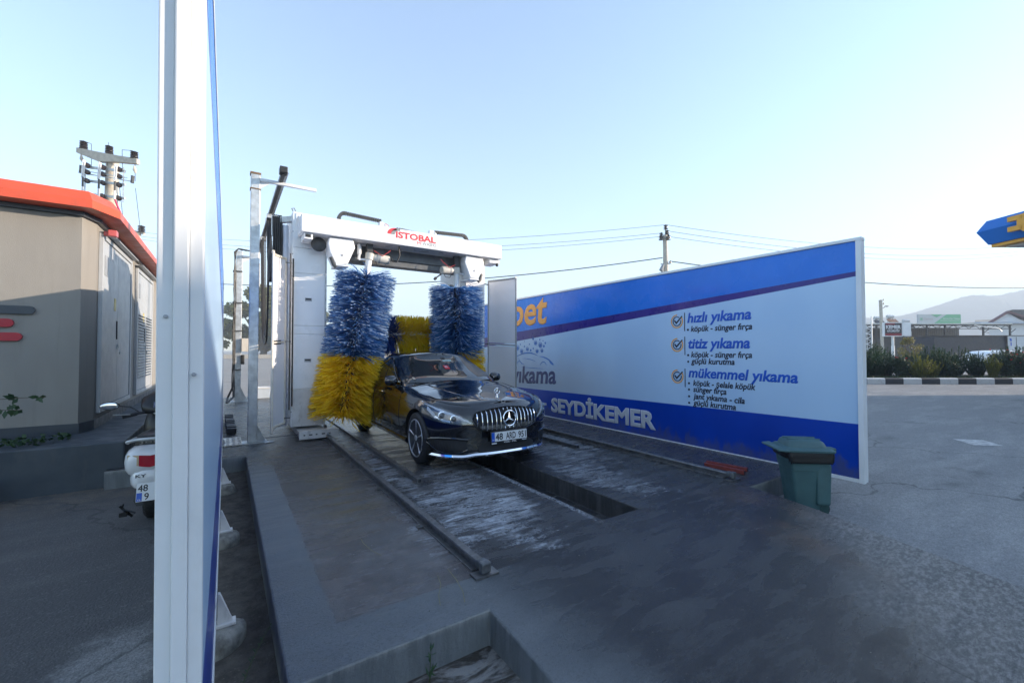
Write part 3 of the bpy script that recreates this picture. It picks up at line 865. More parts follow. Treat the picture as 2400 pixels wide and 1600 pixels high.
# ================================================================== rails on the pad
M['stop'] = mk('weathered_zinc_bracket', (.13, .135, .14), .5, metal=.4, var=.25, vs=20, dirt=.4)
def rail(x, y0, y1, label, group):
    t = thing("floor_rail", (x, y0, 0), label, "rail", group)
    q = MB()
    q.box(x - .055, x + .055, y0 + .05, y1, 0.000, .012)
    q.box(x - .012, x + .012, y0 + .03, y1, .012, .048)
    q.prism([(-.027, .048), (.027, .048), (.03, .058), (.024, .072), (-.024, .072), (-.03, .058)], (x, y0, 0), (1, 0, 0), (0, 0, 1), (0, y1 - y0, 0))
    q.build("running_rail", M['steel'], t, bevel=.003)
    q = MB(); q.box(x - .036, x + .036, y0 - .055, y0 - .005, .016, .088); q.box(x - .032, x + .032, y0 - .005, y0 + .04, .03, .084)
    q.build("end_stop", M['stop'], t, bevel=.012)
    q = MB(); q.box(x - .085, x + .085, y0 - .07, y0 + .02, 0, .013)
    q.build("base_plate", M['steel'], t)
    for k in range(5):
        yy = y0 + .9 + k * 1.15
        for s in (-1, 1):
            q = MB()
            q.box(x + s * .075 - .022, x + s * .075 + .022, yy - .03, yy + .03, 0, .016)
            q.lathe([(0, .011), (.018, .011), (.02, .006)], (x + s * .082, yy, .014), (0, 0, 1), 6)
            q.build("rail_clip", M['steel'], t)
rail(1.41, 2.45, 12.5, "long dark steel running rail passing the driver-side wheel, its bright end stop on bare pavement", "running rails of the wash gantry")
rail(4.755, 2.66, 12.5, "dark steel running rail along the foot of the blue sign wall", "running rails of the wash gantry")
def guide(x, y0, y1, label):
    q = MB(); q.box(x - .032, x + .032, y0, y1, 0.0, .006); q.box(x - .026, x + .026, y0, y1, .006, .052)
    q.box(x - .018, x + .018, y0 - .0015, y0, .014, .046, 1)
    q.box(x - .05, x + .05, y0 + .01, y0 + .06, 0, .012)
    tag(q.build("wheel_guide", [M['steel'], M['black']], bevel=.004), label, "guide bar", "wheel guide bars beside the tyres")
guide(1.775, 4.46, 11, "square steel wheel guide bar by the car's front wheel nearest the yellow bristles")
guide(4.335, 4.72, 11, "short visible square guide bar beyond the car's bumper, in foam")

# ================================================================== roll-over wash gantry
gt = thing("wash_gantry", (2.8, 8.2, 0.1), "white roll-over car wash gantry with blue and yellow brushes standing over the black car", "car wash")
CY = 7.8
def column(x0, x1, y0, name="column"):
    q = MB(); q.box(x0, x1, y0, y0 + 1.25, .20, 3.74)
    col_ = q.build(name, M['white'], gt, bevel=.012)
    zs = [.20, .82, 1.72, 1.86, 2.73, 3.15, 3.45]
    for k in range(len(zs) - 1):
        mm = M['white_dirty'] if k == 0 else M['white']
        MB().box(x0 + .012, x1 - .03, y0 - .012, y0 - .0015, zs[k] + .006, zs[k + 1] - .006).build("access_panel", mm, col_, bevel=.003)
    for z in (1.29, 2.30):
        q = MB(); xm = (x0 + x1) / 2 - .02
        q.box(xm - .052, xm + .052, y0 - .016, y0 - .012, z - .028, z + .028, 1); q.box(xm - .042, xm + .042, y0 - .0175, y0 - .016, z - .006, z + .018)
        q.build("recessed_grip", [M['black'], M['grey']], col_)
    for k in range(9):
        for xx in (x0 + .006, x1 - .015):
            MB().lathe([(0, .008), (.004, .006)], (xx, y0 - .001, .45 + k * .37), (0, -1, 0), 8).build("bolt", M['dkgrey'], col_)
    return col_
random.seed(2)
cl = column(.885, 1.415, CY)
cr = column(4.13, 4.60, CY + .12)
# slide strip on the right edge of the left column, clear tube at its left corner
MB().box(1.386, 1.41, CY - .03, CY - .004, .25, 3.05).build("brush_seal", M['galv'], gt)
MB().tube([(.895, CY - .05, .55), (.895, CY - .05, 2.95)], .012, 8).build("drain_hose", M['black'], gt)
MB().tube([(.80, CY + .25, .2), (.80, CY + .25, 3.55)], .055, 16).build("down_pipe", mk("milky_pvc_pipe", (.66, .67, .72), .3, var=.05), gt, smooth=True)
q = MB(); q.tube([(.85, CY - .1, 3.02), (.85, CY - .1, .5)], .01, 8); q.build("drain_hose", M['black'], gt)
# rounded lug holes at the column head
q = MB(); q.ring((1.03, CY - .004, 3.60), (0, -1, 0), .0005, .075, .006, 20); q.build("port_hole", M['black'], cl)
# wheel carriages
def carriage(x0, x1, y0):
    q = MB(); q.box(x0, x1, y0 + .012, y0 + 1.9, .055, .155)
    c_ = q.build("wheel_carriage", M['white_dirty'], gt, bevel=.006)
    q = MB(); q.box(x0 - .004, x1 + .004, y0 - .003, y0 + .012, .028, .16); q.build("front_plate", M['white_dirty'], c_, bevel=.003)
    for xx in (.06, .14, .24, .33, .44):
        MB().box(x0 + xx, x0 + xx + (.05 if xx in (.14, .33) else .025), y0 - .0045, y0 - .003, .085, .105).build("slot", M['black'], c_)
    xm = (x0 + x1) / 2 + .13
    for yy in (y0 + .25, y0 + 1.6):
        q = MB(); q.lathe([(-.02, .06), (-.018, .075), (.018, .075), (.02, .06)], (xm, yy, .125), (1, 0, 0), 20); q.build("wheel", M['steel'], c_, smooth=True)
    q = MB(); q.box(xm - .015, xm + .015, y0 - .05, y0 - .003, .03, .10); q.lathe([(0, .018), (.02, .018)], (xm - .01, y0 - .04, .1), (1, 0, 0), 10); q.build("rail_sweep", M['grey'], c_)
    q = MB(); q.bar((x0 - .45, y0 + .25, .07), (x0, y0 + .12, .10), .012); q.build("tie_rod", M['steel'], c_)
carriage(.985, 1.575, 7.55)
carriage(4.2, 4.78, 7.65)
# cross beam
q = MB()
q.box(.956, 4.672, 7.35, 7.78, 3.32, 3.605)
bmv = q.build("cross_beam", M['white'], gt, bevel=.012)
q = MB(); q.box(.93, 4.58, 7.782, 8.9, 3.44, 3.72); q.build("beam_body", M['white'], gt, bevel=.01)
q = MB(); q.prism([(0, 0), (.10, 0), (.20, -.30), (.08, -.30)], (.93, 7.55, 3.62), (1, 0, 0), (0, 0, 1), (0, .24, 0)); q.build("beam_bracket", M['white'], gt, bevel=.01)
q = MB(); q.box(1.0, 1.13, 7.40, 7.75, 3.22, 3.318); q.build("beam_bracket", M['white'], gt, bevel=.01)
q = MB(); q.box(1.02, 1.10, 7.396, 7.40, 3.25, 3.30); q.build("sensor", M['black'], gt)
q = MB(); q.box(4.42, 4.66, 7.42, 7.78, 3.23, 3.318); q.build("beam_bracket", M['white'], gt, bevel=.01)
q = MB(); q.sphere((4.60, 7.42, 3.20), .03, 12); q.box(4.585, 4.615, 7.40, 7.44, 3.2, 3.24); q.build("sensor", M['black'], gt, smooth=True)
# dark inner channel
q = MB(); q.box(1.78, 4.0, 7.781, 7.90, 3.12, 3.318); q.box(1.80, 3.98, 7.80, 8.02, 3.01, 3.119)
q.build("brush_carriage_channel", mk("dark_grey_steel", (.13, .135, .14), .45, metal=.3, var=.2, vs=6), gt, bevel=.01)
# dryer fan and drums with trapezoid nozzles
q = MB(); q.lathe([(0, .115), (.03, .118), (.05, .09), (.055, .02)], (1.25, 7.62, 3.20), (0, -1, 0), 28); q.build("dryer_fan", M['dkgrey'], gt, smooth=True)
for sgn, x0 in ((1, 1.36), (-1, 4.29)):
    q = MB()
    pol = [(0, .0), (.02, .10), (.40, .12), (.43, -.02), (.31, -.31), (.12, -.33), (.03, -.14)]
    q.prism([(sgn * a, b) for a, b in pol], (x0, 7.42, 3.20), (1, 0, 0), (0, 0, 1), (0, .34, 0))
    nz = q.build("dryer_nozzle", M['white'], gt, bevel=.018, seg=3)
    q = MB(); q.box(min(x0 + sgn * .12, x0 + sgn * .33), max(x0 + sgn * .12, x0 + sgn * .33), 7.40, 7.80, 2.845, 2.875); q.build("nozzle_lip", M['white'], nz, bevel=.008)
    q = MB(); q.lathe([(0, .02), (.004, .02)], (x0 + sgn * .22, 7.419, 3.03), (0, -1, 0), 14); q.build("bolt", M['grey'], nz)
    q = MB(); q.tube([(x0 + sgn * .05, 7.44, 2.98), (x0 + sgn * .09, 7.42, 2.86), (x0 + sgn * .13, 7.42, 2.82)], .03, 10); q.build("nozzle_hose", M['dkgrey'], nz, smooth=True)
# lettering on the beam
M['b_red'] = mk("red_lettering", (.66, .045, .055), .4, var=.05)
M['b_grey'] = mk("warm_grey_lettering", (.26, .25, .25), .4, var=.05)
XD = (1, 0, 0)
fy = 7.3505
text("lettering", "ISTOBAL", (2.46, fy, 3.445), .76, .115, XD, ZD, M['b_red'], gt, bold=.05, capref="I", lift=0.0)
text("lettering", "M'", (2.855, fy, 3.375), .085, .055, XD, ZD, M['b_red'], gt, bold=.02, capref="M", lift=0.0)
text("lettering", "WASH2", (2.955, fy, 3.375), .265, .055, XD, ZD, M['b_grey'], gt, bold=.02, capref="M", lift=0.0)
def swoosh(x0, m):
    q = MB(); a = []; b = []
    for i in range(9):
        an = R(180 - 100 * i / 8)
        a.append((x0 + .14 + .14 * math.cos(an), .115 * math.sin(an))); b.append((x0 + .15 + .085 * math.cos(an), .075 * math.sin(an)))
    for i in range(8):
        q.prism([a[i], a[i + 1], b[i + 1], b[i]], (0, fy, 3.49), XD, ZD, (0, -.003, 0))
    q.build("emblem", m, gt)
swoosh(2.31, M['b_red']); swoosh(2.375, M['b_grey'])
# cable chains on top of the beam
def chain(pts, w=.055):
    q = MB(); q.tube(pts, w * .42, 8); ch = q.build("cable_chain", M['dkgrey'], gt)
    q = MB()
    for i in range(len(pts) - 1):
        a, b = Vector(pts[i]), Vector(pts[i + 1]); n = max(1, int((b - a).length / .035))
        for k in range(n):
            c = a.lerp(b, (k + .5) / n); d = (b - a).normalized()
            up = Vector((0, 1, 0)).cross(d)
            q.obox(c, d * .012, Vector((0, 1, 0)) * w * .62, up * w * .5)
    q.build("chain_link", M['dkgrey'], ch)
def arc_chain(xa, xb, z0, zt_, y, flip=False):
    pts = []
    n = 8
    for i in range(n + 1):
        a = PI * .5 * i / n
        pts.append((xa + .10 - .10 * math.cos(a), y, z0 + (zt_ - z0) * math.sin(a)))
    pts.append((xb, y, zt_ - .03))
    if flip: pts = [(xa + xb - x, yy, z) for x, yy, z in pts]
    chain(pts)
arc_chain(1.545, 2.26, 3.64, 3.775, 7.55)
arc_chain(3.27, 3.97, 3.62, 3.735, 7.55, True)
chain([(2.55, 7.62, 3.66), (2.64, 7.62, 3.665), (3.22, 7.62, 3.625)])
for x in (2.30, 3.24):
    q = MB(); q.prism([(-.08, 0), (.06, 0), (.06, .09), (-.03, .12), (-.08, .12)], (x, 7.50, 3.604), XD, ZD, (0, .10, 0)); q.build("chain_bracket", M['white'], gt, bevel=.006)
    q = MB(); q.tube([(x + .02, 7.49, 3.70), (x + .07, 7.47, 3.66), (x + .03, 7.46, 3.62), (x - .03, 7.48, 3.605)], .006, 6); q.build("cable", M['red'] if x < 3 else M['black'], gt)
q = MB(); q.tube([(2.46, 7.5, 3.61), (2.52, 7.5, 3.64), (2.72, 7.5, 3.63)], .006, 6); q.build("cable", M['red'], gt)
q = MB(); q.tube([(1.19, 7.7, 3.6), (1.22, 7.7, 3.66), (1.30, 7.7, 3.66), (1.34, 7.7, 3.6)], .01, 6); q.build("lifting_eye", M['steel'], gt)
q = MB(); q.tube([(.90, 7.82, 3.73), (.87, 7.82, 3.79), (.91, 7.82, 3.80), (.93, 7.82, 3.75)], .008, 6); q.build("lifting_eye", M['steel'], gt)
# hanging cable loop under the beam
q = MB(); q.tube([(2.56, 7.47, 3.33), (2.57, 7.46, 3.15), (2.52, 7.46, 3.03), (2.45, 7.46, 3.03), (2.42, 7.47, 3.10)], .011, 8); q.build("cable", M['black'], gt, smooth=True)

# ---- brushes
def bristle_mat(name, lo, hi, tip, tipmix=.8):
    g = G(name)
    r = g.island()
    c = g.mix(r, lo, hi)
    t = g.attr("tip")
    f = g.m('MULTIPLY', g.mr(t, .55, 1.0), g.mr(g.m('FRACT', g.m('MULTIPLY', r, 17.3)), .45, .95, 0, tipmix))
    c = g.mix(f, c, tip)
    g.set(Base_Color=c, Roughness=.42)
    g.p.inputs["Specular IOR Level"].default_value = .45
    tr = g.t.nodes.new("ShaderNodeBsdfTranslucent"); g.put(tr.inputs[0], c)
    mx = g.t.nodes.new("ShaderNodeMixShader"); mx.inputs[0].default_value = .22
    g.t.links.new(g.p.outputs[0], mx.inputs[1]); g.t.links.new(tr.outputs[0], mx.inputs[2])
    g.t.links.new(mx.outputs[0], g.out.inputs[0])
    return g.mat
M['br_blue'] = bristle_mat("blue_bristle", (.016, .080, .26), (.085, .255, .55), (.66, .78, .88), .95)  # pale frayed tips, brightened to carry sun highlights in the colour
M['br_yel'] = bristle_mat("yellow_bristle", (.88, .51, .006), (.95, .69, .015), (.95, .78, .10), .5)
M['br_yel2'] = bristle_mat("golden_bristle", (.90, .60, .008), (.95, .76, .015), (.78, .60, .05), .5)
M['br_navy'] = bristle_mat("deep_blue_bristle", (.005, .025, .19), (.012, .07, .36), (.05, .15, .5))

M['br_core'] = mk('dark_bristle_root', (.006, .014, .04), .7)
def bristles(name, p0, p1, t0, t1, rad, mat, parent, fins, spread, per_m, phase=0.0, droop=.08, w=.013, seed=1, tuft=1.0, grav=(0, 0, -1), top_splay=False):
    """blades set in radial rows along the shaft p0->p1 between fractions t0 and t1; rad(t) is the reach"""
    rnd = random.Random(seed)
    p0 = Vector(p0); p1 = Vector(p1); ax = p1 - p0; L = ax.length; ax.normalize()
    e1 = Vector((0, -1, 0)); e1 = (e1 - ax * e1.dot(ax)).normalized(); e2 = ax.cross(e1)
    gv = Vector(grav)
    q = MB()
    n = int(per_m * L * (t1 - t0))
    left = 0
    for k in range(n):
        if left == 0:                      # a new tuft: its strands share row, height and set
            left = rnd.choice((3, 4, 5, 6))
            f = rnd.randrange(fins); tc = rnd.random(); dc = rnd.gauss(0, .95); ac = rnd.gauss(0, .10)
        left -= 1
        t = t0 + (t1 - t0) * min(1, max(0, tc + rnd.gauss(0, .006)))
        dev = dc + rnd.gauss(0, .22)
        a0 = phase + 2 * PI * f / fins
        a = a0 + R(spread) * max(-1.6, min(1.6, dev))
        d0 = e1 * math.cos(a0) + e2 * math.sin(a0)
        d = e1 * math.cos(a) + e2 * math.sin(a)
        reach = rad(t) * rnd.uniform(.86, 1.04)
        c = p0 + ax * (L * t)
        axs = ac + rnd.gauss(0, .05)
        if top_splay and t > t1 - .05: axs += rnd.uniform(-.05, .12)
        tipv = (d + ax * axs).normalized()
        r0 = .07
        a_ = c + d0 * r0
        b_ = c + d0 * (r0 + (reach - r0) * .35) + (d - d0) * reach * .22 + ax * axs * reach * .25
        m_ = c + tipv * reach * .72 + gv * droop * reach * .3
        e_ = c + tipv * reach + gv * droop * reach + d.cross(ax) * rnd.gauss(0, .02)
        tw = rnd.uniform(-.9, .9)
        side = (ax * math.cos(tw) + d.cross(ax) * math.sin(tw))
        ww = w * rnd.uniform(.7, 1.25)
        vs = []
        for pnt, fr in ((a_, .9), (b_, 1), (m_, 1), (e_, .8)):
            vs += [pnt - side * ww / 2 * fr, pnt + side * ww / 2 * fr]
        q.add(vs, [(0, 1, 3, 2), (2, 3, 5, 4), (4, 5, 7, 6)])
        q.at += [0, 0, .35, .35, .72, .72, 1, 1]
    return q.build(name, mat, parent)

def side_brush(pb, pt, zsplit, r, phase, seed, motor_dir):
    pb = Vector(pb); pt = Vector(pt); ax = (pt - pb).normalized()
    q = MB(); q.tube([pb, pt + ax * .32], .055, 16); shf = q.build("brush_shaft", M['alu'], gt, smooth=True)
    q = MB(); q.tube([pb + ax * .02, pt - ax * .03], .085, 16); q.build("bristle_core", M['br_core'], shf, smooth=True)
    ts = (zsplit - pb.z) / (pt.z - pb.z)
    bristles("bristles", pb, pt, ts + .003, .985, lambda t: r * (1.02 - .05 * (t - ts)), M['br_blue'], shf, 8, 15, 3700, phase, .07, .0100, seed, top_splay=True)
    bristles("bristles", pb, pt, 0.0, ts, lambda t: r * (1.10 - .10 * t), M['br_yel'], shf, 8, 15, 4400, phase, .12, .0092, seed + 7)
    # drive motor, gearbox and the tilt strut
    h = pt + ax * .30
    q = MB(); q.lathe([(-.06, .05), (-.055, .075), (.06, .075), (.065, .05)], h, ax, 16); gb = q.build("gearbox", M['beige'], gt, smooth=True)
    md = Vector((motor_dir, -.12, -.10)).normalized()
    a = h + md * .06
    q = MB(); q.lathe([(0, .045), (.03, .06), (.07, .062), (.08, .078), (.26, .078), (.28, .07), (.29, .03)], a, md, 18); q.build("drive_motor", M['beige'], gt, smooth=True)
    q = MB(); q.lathe([(.09, .081), (.12, .081)], a, md, 18); q.build("motor_band", M['grey'], gt, smooth=True)
    q = MB(); q.tube([h + Vector((-.17 * motor_dir, .02, .20)), h + Vector((-.17 * motor_dir, .02, .03))], .036, 12); q.tube([h + Vector((-.17 * motor_dir, .02, .03)), h + Vector((-.18 * motor_dir, .02, -.06))], .022, 8)
    q.bar(h + Vector((-.18 * motor_dir, .02, -.06)), h + Vector((0, 0, -.05)), .03); q.build("damper", M['alu'], gt, smooth=True)
    q = MB(); q.box(h.x - .05, h.x + .05, h.y - .04, h.y + .06, h.z + .05, 3.33); q.build("hanger", M['dkgrey'], gt)
    q = MB(); q.tube([h + Vector((.05 * motor_dir, -.08, .1)), h + Vector((.2 * motor_dir, -.1, .02)), h + Vector((.33 * motor_dir, -.09, .12)), h + Vector((.36 * motor_dir, -.06, .17))], .006, 6); q.build("cable", M['red'], gt)
    q = MB(); q.tube([h + md * .1 + Vector((0, 0, -.06)), h + md * .15 + Vector((0, 0, -.14)), h + md * .25 + Vector((0, 0, -.13)), h + md * .3 + Vector((0, 0, -.05))], .006, 6); q.build("cable", M['black'], gt)
side_brush((1.655, 7.62, .33), (2.03, 7.60, 2.80), 1.345, .515, R(22 - 32), 21, 1)
side_brush((3.98, 7.95, .40), (3.80, 7.66, 2.74), 1.42, .545, R(22 + 8), 55, -1)
q = MB(); q.tube([(3.50, 7.7, 2.96), (3.42, 7.68, 2.90), (3.36, 7.66, 2.86)], .014, 8); q.lathe([(0, .03), (.05, .026)], (3.36, 7.66, 2.86), (-.5, 0, -.6), 10); q.build("spray_nozzle", M['dkgrey'], gt)
# top brush
tb0, tb1 = Vector((1.75, 8.55, 1.78)), Vector((4.2, 8.55, 1.78))
q = MB(); q.tube([tb0 - Vector((.3, 0, 0)), tb1 + Vector((.3, 0, 0))], .06, 16); tsh = q.build("brush_shaft", M['alu'], gt, smooth=True)
for (a, b, m, sd) in ((0, .447, 'br_navy', 3), (.447, .84, 'br_yel2', 4), (.84, 1, 'br_navy', 5)):
    bristles("bristles", tb0, tb1, a, b, lambda t: .43, M[m], tsh, 9, 13, 3400, R(18), .07, .010, sd)
for x in (1.43, 4.12):
    q = MB(); q.bar((x, 8.55, 1.78), (x, 8.55, 2.9), .05, .12); q.build("lift_arm", M['white'], gt)

# ---- splash doors
def splash_door(pa, pb_, bulge, z0a, z0b, ztop):
    """pa: hinge edge, pb_: free edge (x,y); curved in plan"""
    pa = Vector((*pa, 0)); pb_ = Vector((*pb_, 0)); nrm = Vector((pb_.y - pa.y, pa.x - pb_.x, 0)).normalized()
    n = 10
    arc = [pa.lerp(pb_, i / n) + nrm * bulge * math.sin(PI * i / n) for i in range(n + 1)]
    zb_ = [z0a + (z0b - z0a) * i / n for i in range(n + 1)]
    q = MB()
    q.tube([arc[0] + UP * zb_[0], arc[0] + UP * ztop], .018, 8); q.tube([arc[-1] + UP * zb_[-1], arc[-1] + UP * ztop], .018, 8)
    for zf in (0, 1, .49):
        q.tube([p + UP * (zb_[i] + (ztop - zb_[i]) * zf) for i, p in enumerate(arc)], .022 if zf != .49 else .015, 8)
    fr = q.build("door_frame", M['grey'] if bulge < 0 else M['beige'], gt, smooth=True)
    for a, b in ((.0, .485), (.495, 1)):
        q = MB(); vs = []
        for off in (0, .006):
            for i, p in enumerate(arc):
                z0, z1 = zb_[i] + (ztop - zb_[i]) * a, zb_[i] + (ztop - zb_[i]) * b
                vs += [p + nrm * off + UP * (z0 + .02), p + nrm * off + UP * (z1 - .02)]
        m2 = 2 * (n + 1)
        fs = [(2 * i, 2 * i + 2, 2 * i + 3, 2 * i + 1) for i in range(n)] + [(m2 + 2 * i, m2 + 2 * i + 1, m2 + 2 * i + 3, m2 + 2 * i + 2) for i in range(n)]
        fs += [(2 * i, m2 + 2 * i, m2 + 2 * i + 2, 2 * i + 2) for i in range(n)] + [(2 * i + 1, 2 * i + 3, m2 + 2 * i + 3, m2 + 2 * i + 1) for i in range(n)]
        q.add(vs, fs); q.build("door_sheet", M['milky'], fr, smooth=True)
g = G("milky_splash_sheet")
g.set(Base_Color=g.mix(g.noise(g.obj(), 2, 5), (.84, .84, .88), (.88, .88, .90)), Roughness=.35)
tr = g.t.nodes.new("ShaderNodeBsdfTranslucent"); tr.inputs[0].default_value = (.7, .7, .74, 1)
mx = g.t.nodes.new("ShaderNodeMixShader"); mx.inputs[0].default_value = .14
g.t.links.new(g.p.outputs[0], mx.inputs[1]); g.t.links.new(tr.outputs[0], mx.inputs[2]); g.t.links.new(mx.outputs[0], g.out.inputs[0])
M['milky'] = g.mat
splash_door((.805, 7.90), (.585, 7.43), .07, .27, .20, 2.97)
splash_door((4.80, 8.10), (5.06, 7.40), -.03, .27, .20, 2.98)
for z in (2.9, 1.6, .35):
    MB().bar((.80, 7.88, z), (.90, 7.86, z), .02).build("door_hinge", M['steel'], gt)
    MB().bar((4.60, 8.0, z), (4.80, 8.10, z), .02).build("door_hinge", M['steel'], gt)
# bracket carrying the hoses to the gantry
q = MB(); q.bar((.70, 8.05, 3.62), (.95, 7.95, 3.66), .09, .09); q.box(.60, .70, 8.0, 8.08, 3.35, 3.68); q.build("hose_bracket", M['galv'], gt)

# ================================================================== festoon posts, hoses
ps = thing("galvanised_post", (.36, 7.93, 0), "tall galvanised square post with side arm, nearest to the left sign", "post")
q = MB(); q.box(.295, .425, 7.87, 8.0, .012, 4.28); q.build("pole", M['galv'], ps, bevel=.008)
q = MB(); q.box(.20, .56, 7.80, 8.06, 0.0, .012); q.prism([(0, 0), (.12, 0), (0, .25)], (.425, 7.93, .012), (1, 0, 0), (0, 0, 1), (0, .012, 0)); q.build("base_plate", M['galv'], ps)
q = MB(); q.bar((.42, 7.90, 4.19), (1.25, 7.90, 4.19), .05, .05); q.prism([(0, 0), (.14, .11), (0, .11)], (.425, 7.90, 4.05), (1, 0, 0), (0, 0, 1), (0, .008, 0)); q.build("arm", M['alu'], ps, bevel=.004)
q = MB(); q.box(.285, .435, 7.86, 8.01, 4.02, 4.035); q.box(.285, .435, 7.86, 8.01, 4.262, 4.29); q.build("clamp_band", mk("rusty_band", (.20, .12, .06), .8, var=.3, vs=20), ps)
p2 = thing("galvanised_post", (.30, 14.5, 0), "slim galvanised post further back with cables taped to it and a cream junction box", "post")
q = MB(); q.box(.215, .36, 14.43, 14.57, .012, 4.3); q.build("pole", M['galv'], p2, bevel=.006)
q = MB(); q.box(.12, .62, 14.35, 14.65, 0, .012); q.prism([(0, 0), (.16, 0), (0, .4)], (.36, 14.5, .012), (1, 0, 0), (0, 0, 1), (0, .012, 0)); q.build("base_plate", M['galv'], p2)
q = MB(); q.bar((.36, 14.5, 4.16), (.80, 14.5, 4.16), .05); q.prism([(0, 0), (.22, .16), (0, .16)], (.36, 14.5, 3.98), (1, 0, 0), (0, 0, 1), (0, .01, 0)); q.build("arm", M['alu'], p2)
q = MB(); q.box(.36, .56, 14.34, 14.48, 1.42, 1.80); q.build("junction_box", M['beige'], p2, bevel=.012)
q = MB(); q.box(.35, .44, 14.36, 14.46, 1.06, 1.33); q.build("socket", M['black'], p2, bevel=.02)
q = MB(); q.box(.62, .80, 14.40, 14.55, 3.3, 4.0); q.build("cable_trunk", M['grey'], p2, bevel=.02)
random.seed(14)
for k in range(4):
    x = .20 - .012 * k
    q = MB(); q.tube([(.36 + .1 * k, 14.42, 4.32), (.26, 14.42, 4.36), (x, 14.42, 4.25)] + [(x + random.uniform(-.02, .02), 14.42 - .012 * k, 4.0 - .4 * i) for i in range(10)] + [(x - .12 * (k % 2), 14.3, .15), (x - .15, 13.8, .05)], .017, 6)
    q.build("cable", M['black'], p2, smooth=True)
for z in (.9, 2.0, 2.8, 3.7):
    q = MB(); q.box(.135, .365, 14.385, 14.58, z, z + .025); q.build("cable_tie", M['dkgrey'], p2)

fr = thing("festoon_rail", (.714, 8.8, 4.3), "black overhead track running back between the two galvanised posts, hoses hung below", "track")
q = MB(); q.bar((.714, 7.55, 4.245), (.714, 14.6, 4.245), .055, .075); q.box(.70, .728, 7.5, 14.6, 4.205, 4.212); q.build("track", M['dkgrey'], fr)
q = MB(); q.box(.66, .77, 7.44, 7.60, 4.22, 4.32); q.build("end_cap", M['black'], fr, bevel=.01)
q = MB(); q.box(.715, .80, 7.6, 14.5, 4.285, 4.292); q.build("cover_strip", M['galv'], fr)
hs = thing("hose_bundle", (.714, 11.5, 4.2), "bundle of black supply hoses looping down from the overhead track beside the gantry", "hoses")
random.seed(6)
def hloop(y0, y1, zt_, zl, x0, x1, r):
    n = 22; pts = []
    for i in range(n + 1):
        t = i / n
        y = y0 + (y1 - y0) * (t - .12 * math.sin(2 * PI * t)); x = x0 + (x1 - x0) * t + .02 * math.sin(5 * t)
        s = abs(2 * t - 1)
        pts.append((x, y, zl + (zt_ - zl) * s ** 3.2))
    return pts
for k in range(4):
    q = MB(); q.tube(hloop(11.9 - .1 * k, 10.1 + .12 * k, 4.16, 1.55 + .14 * k + random.uniform(-.1, .1), .68 + .02 * k, .74, .016), (.016 if k < 2 else .011), 8)
    q.build("hose", M['black'], hs, smooth=True)
for k in range(5):
    q = MB(); x = .66 + .016 * k
    q.tube([(x, 9.9, 4.15), (x, 9.7, 3.3 + .1 * k), (x, 9.2, 2.75), (x, 8.7, 2.9 + .04 * k), (x + .0, 8.3, 3.4), (x, 8.08, 3.60), (x + .05, 8.02, 3.66)], (.014 if k % 2 else .010), 8)
    q.build("hose", M['black'], hs, smooth=True)
for y in (11.9, 10.2, 9.85):
    q = MB(); q.box(.65, .78, y - .06, y + .06, 4.12, 4.20); q.build("trolley", M['galv'], hs)
for k in range(5):
    q = MB(); x = .62 + .03 * k
    q.tube([(x, 8.05, 3.62), (x - .005, 8.03, 3.70), (x, 8.0, 3.66), (x + .01, 7.99, 3.3), (x, 8.0, 2.2), (x + .02, 8.05, 1.2)], .015, 8); q.build("hose", M['black'], hs, smooth=True)

# litter of fittings at the foot of the posts
cp = MB(); cp.box(-.30, .22, 7.75, 8.45, .002, .02)
for i in range(7):
    for j in range(9):
        cp.obox((-.26 + i * .075, 7.8 + j * .075, .021), Vector((.018, .012, 0)), Vector((-.003, .004, 0)), Vector((0, 0, .0025)))
tag(cp.build("checker_plate", mk("checker_plate_steel", (.38, .38, .38), .3, metal=.8, var=.25, vs=9)), "dull checker plate cover lying by the foot of the near galvanised post", "steel plate")
q = MB()
for k in range(16):
    t = k / 15; yy = 8.9 + 1.9 * t
    q.box(.02 - .03 * t, .17 - .03 * t, yy, yy + .085, .01, .10 + .02 * math.sin(k))
tag(q.build("cable_chain", M['dkgrey'], bevel=.01), "black ribbed cable chain lying on the concrete behind the checker plate", "cable chain")
q = MB(); random.seed(4); vs = []
for j in range(4):
    for i in range(5):
        vs.append((.52 + i * .035, 7.72 + j * .03 + .01 * i, .006 + abs(random.gauss(0, .012))))
q.add(vs, [(j * 5 + i, j * 5 + i + 1, (j + 1) * 5 + i + 1, (j + 1) * 5 + i) for j in range(3) for i in range(4)])
o = q.build("paper_scrap", mk("white_paper", (.75, .75, .73), .7), smooth=True); sm = o.modifiers.new("solid", 'SOLIDIFY'); sm.thickness = .002
tag(o, "crumpled white paper scrap by the foot of the galvanised post", "litter")
tbn = thing("plastic_tub", (.95, 15.2, 0), "pale blue-white plastic tub on the concrete behind the galvanised posts", "tub")
q = MB(); pr = [(0.0, .17, .13), (.30, .20, .155), (.30, .215, .17), (.33, .215, .17), (.33, .195, .15), (.04, .165, .125)]
vs = []; fs = []
for z, a, b in pr: vs += [(.95 - a, 15.2 - b, z), (.95 + a, 15.2 - b, z), (.95 + a, 15.2 + b, z), (.95 - a, 15.2 + b, z)]
for k in range(5):
    for i in range(4): fs.append((k * 4 + i, k * 4 + (i + 1) % 4, (k + 1) * 4 + (i + 1) % 4, (k + 1) * 4 + i))
fs += [(3, 2, 1, 0), (20, 21, 22, 23)]
q.add(vs, fs); rm = MB()
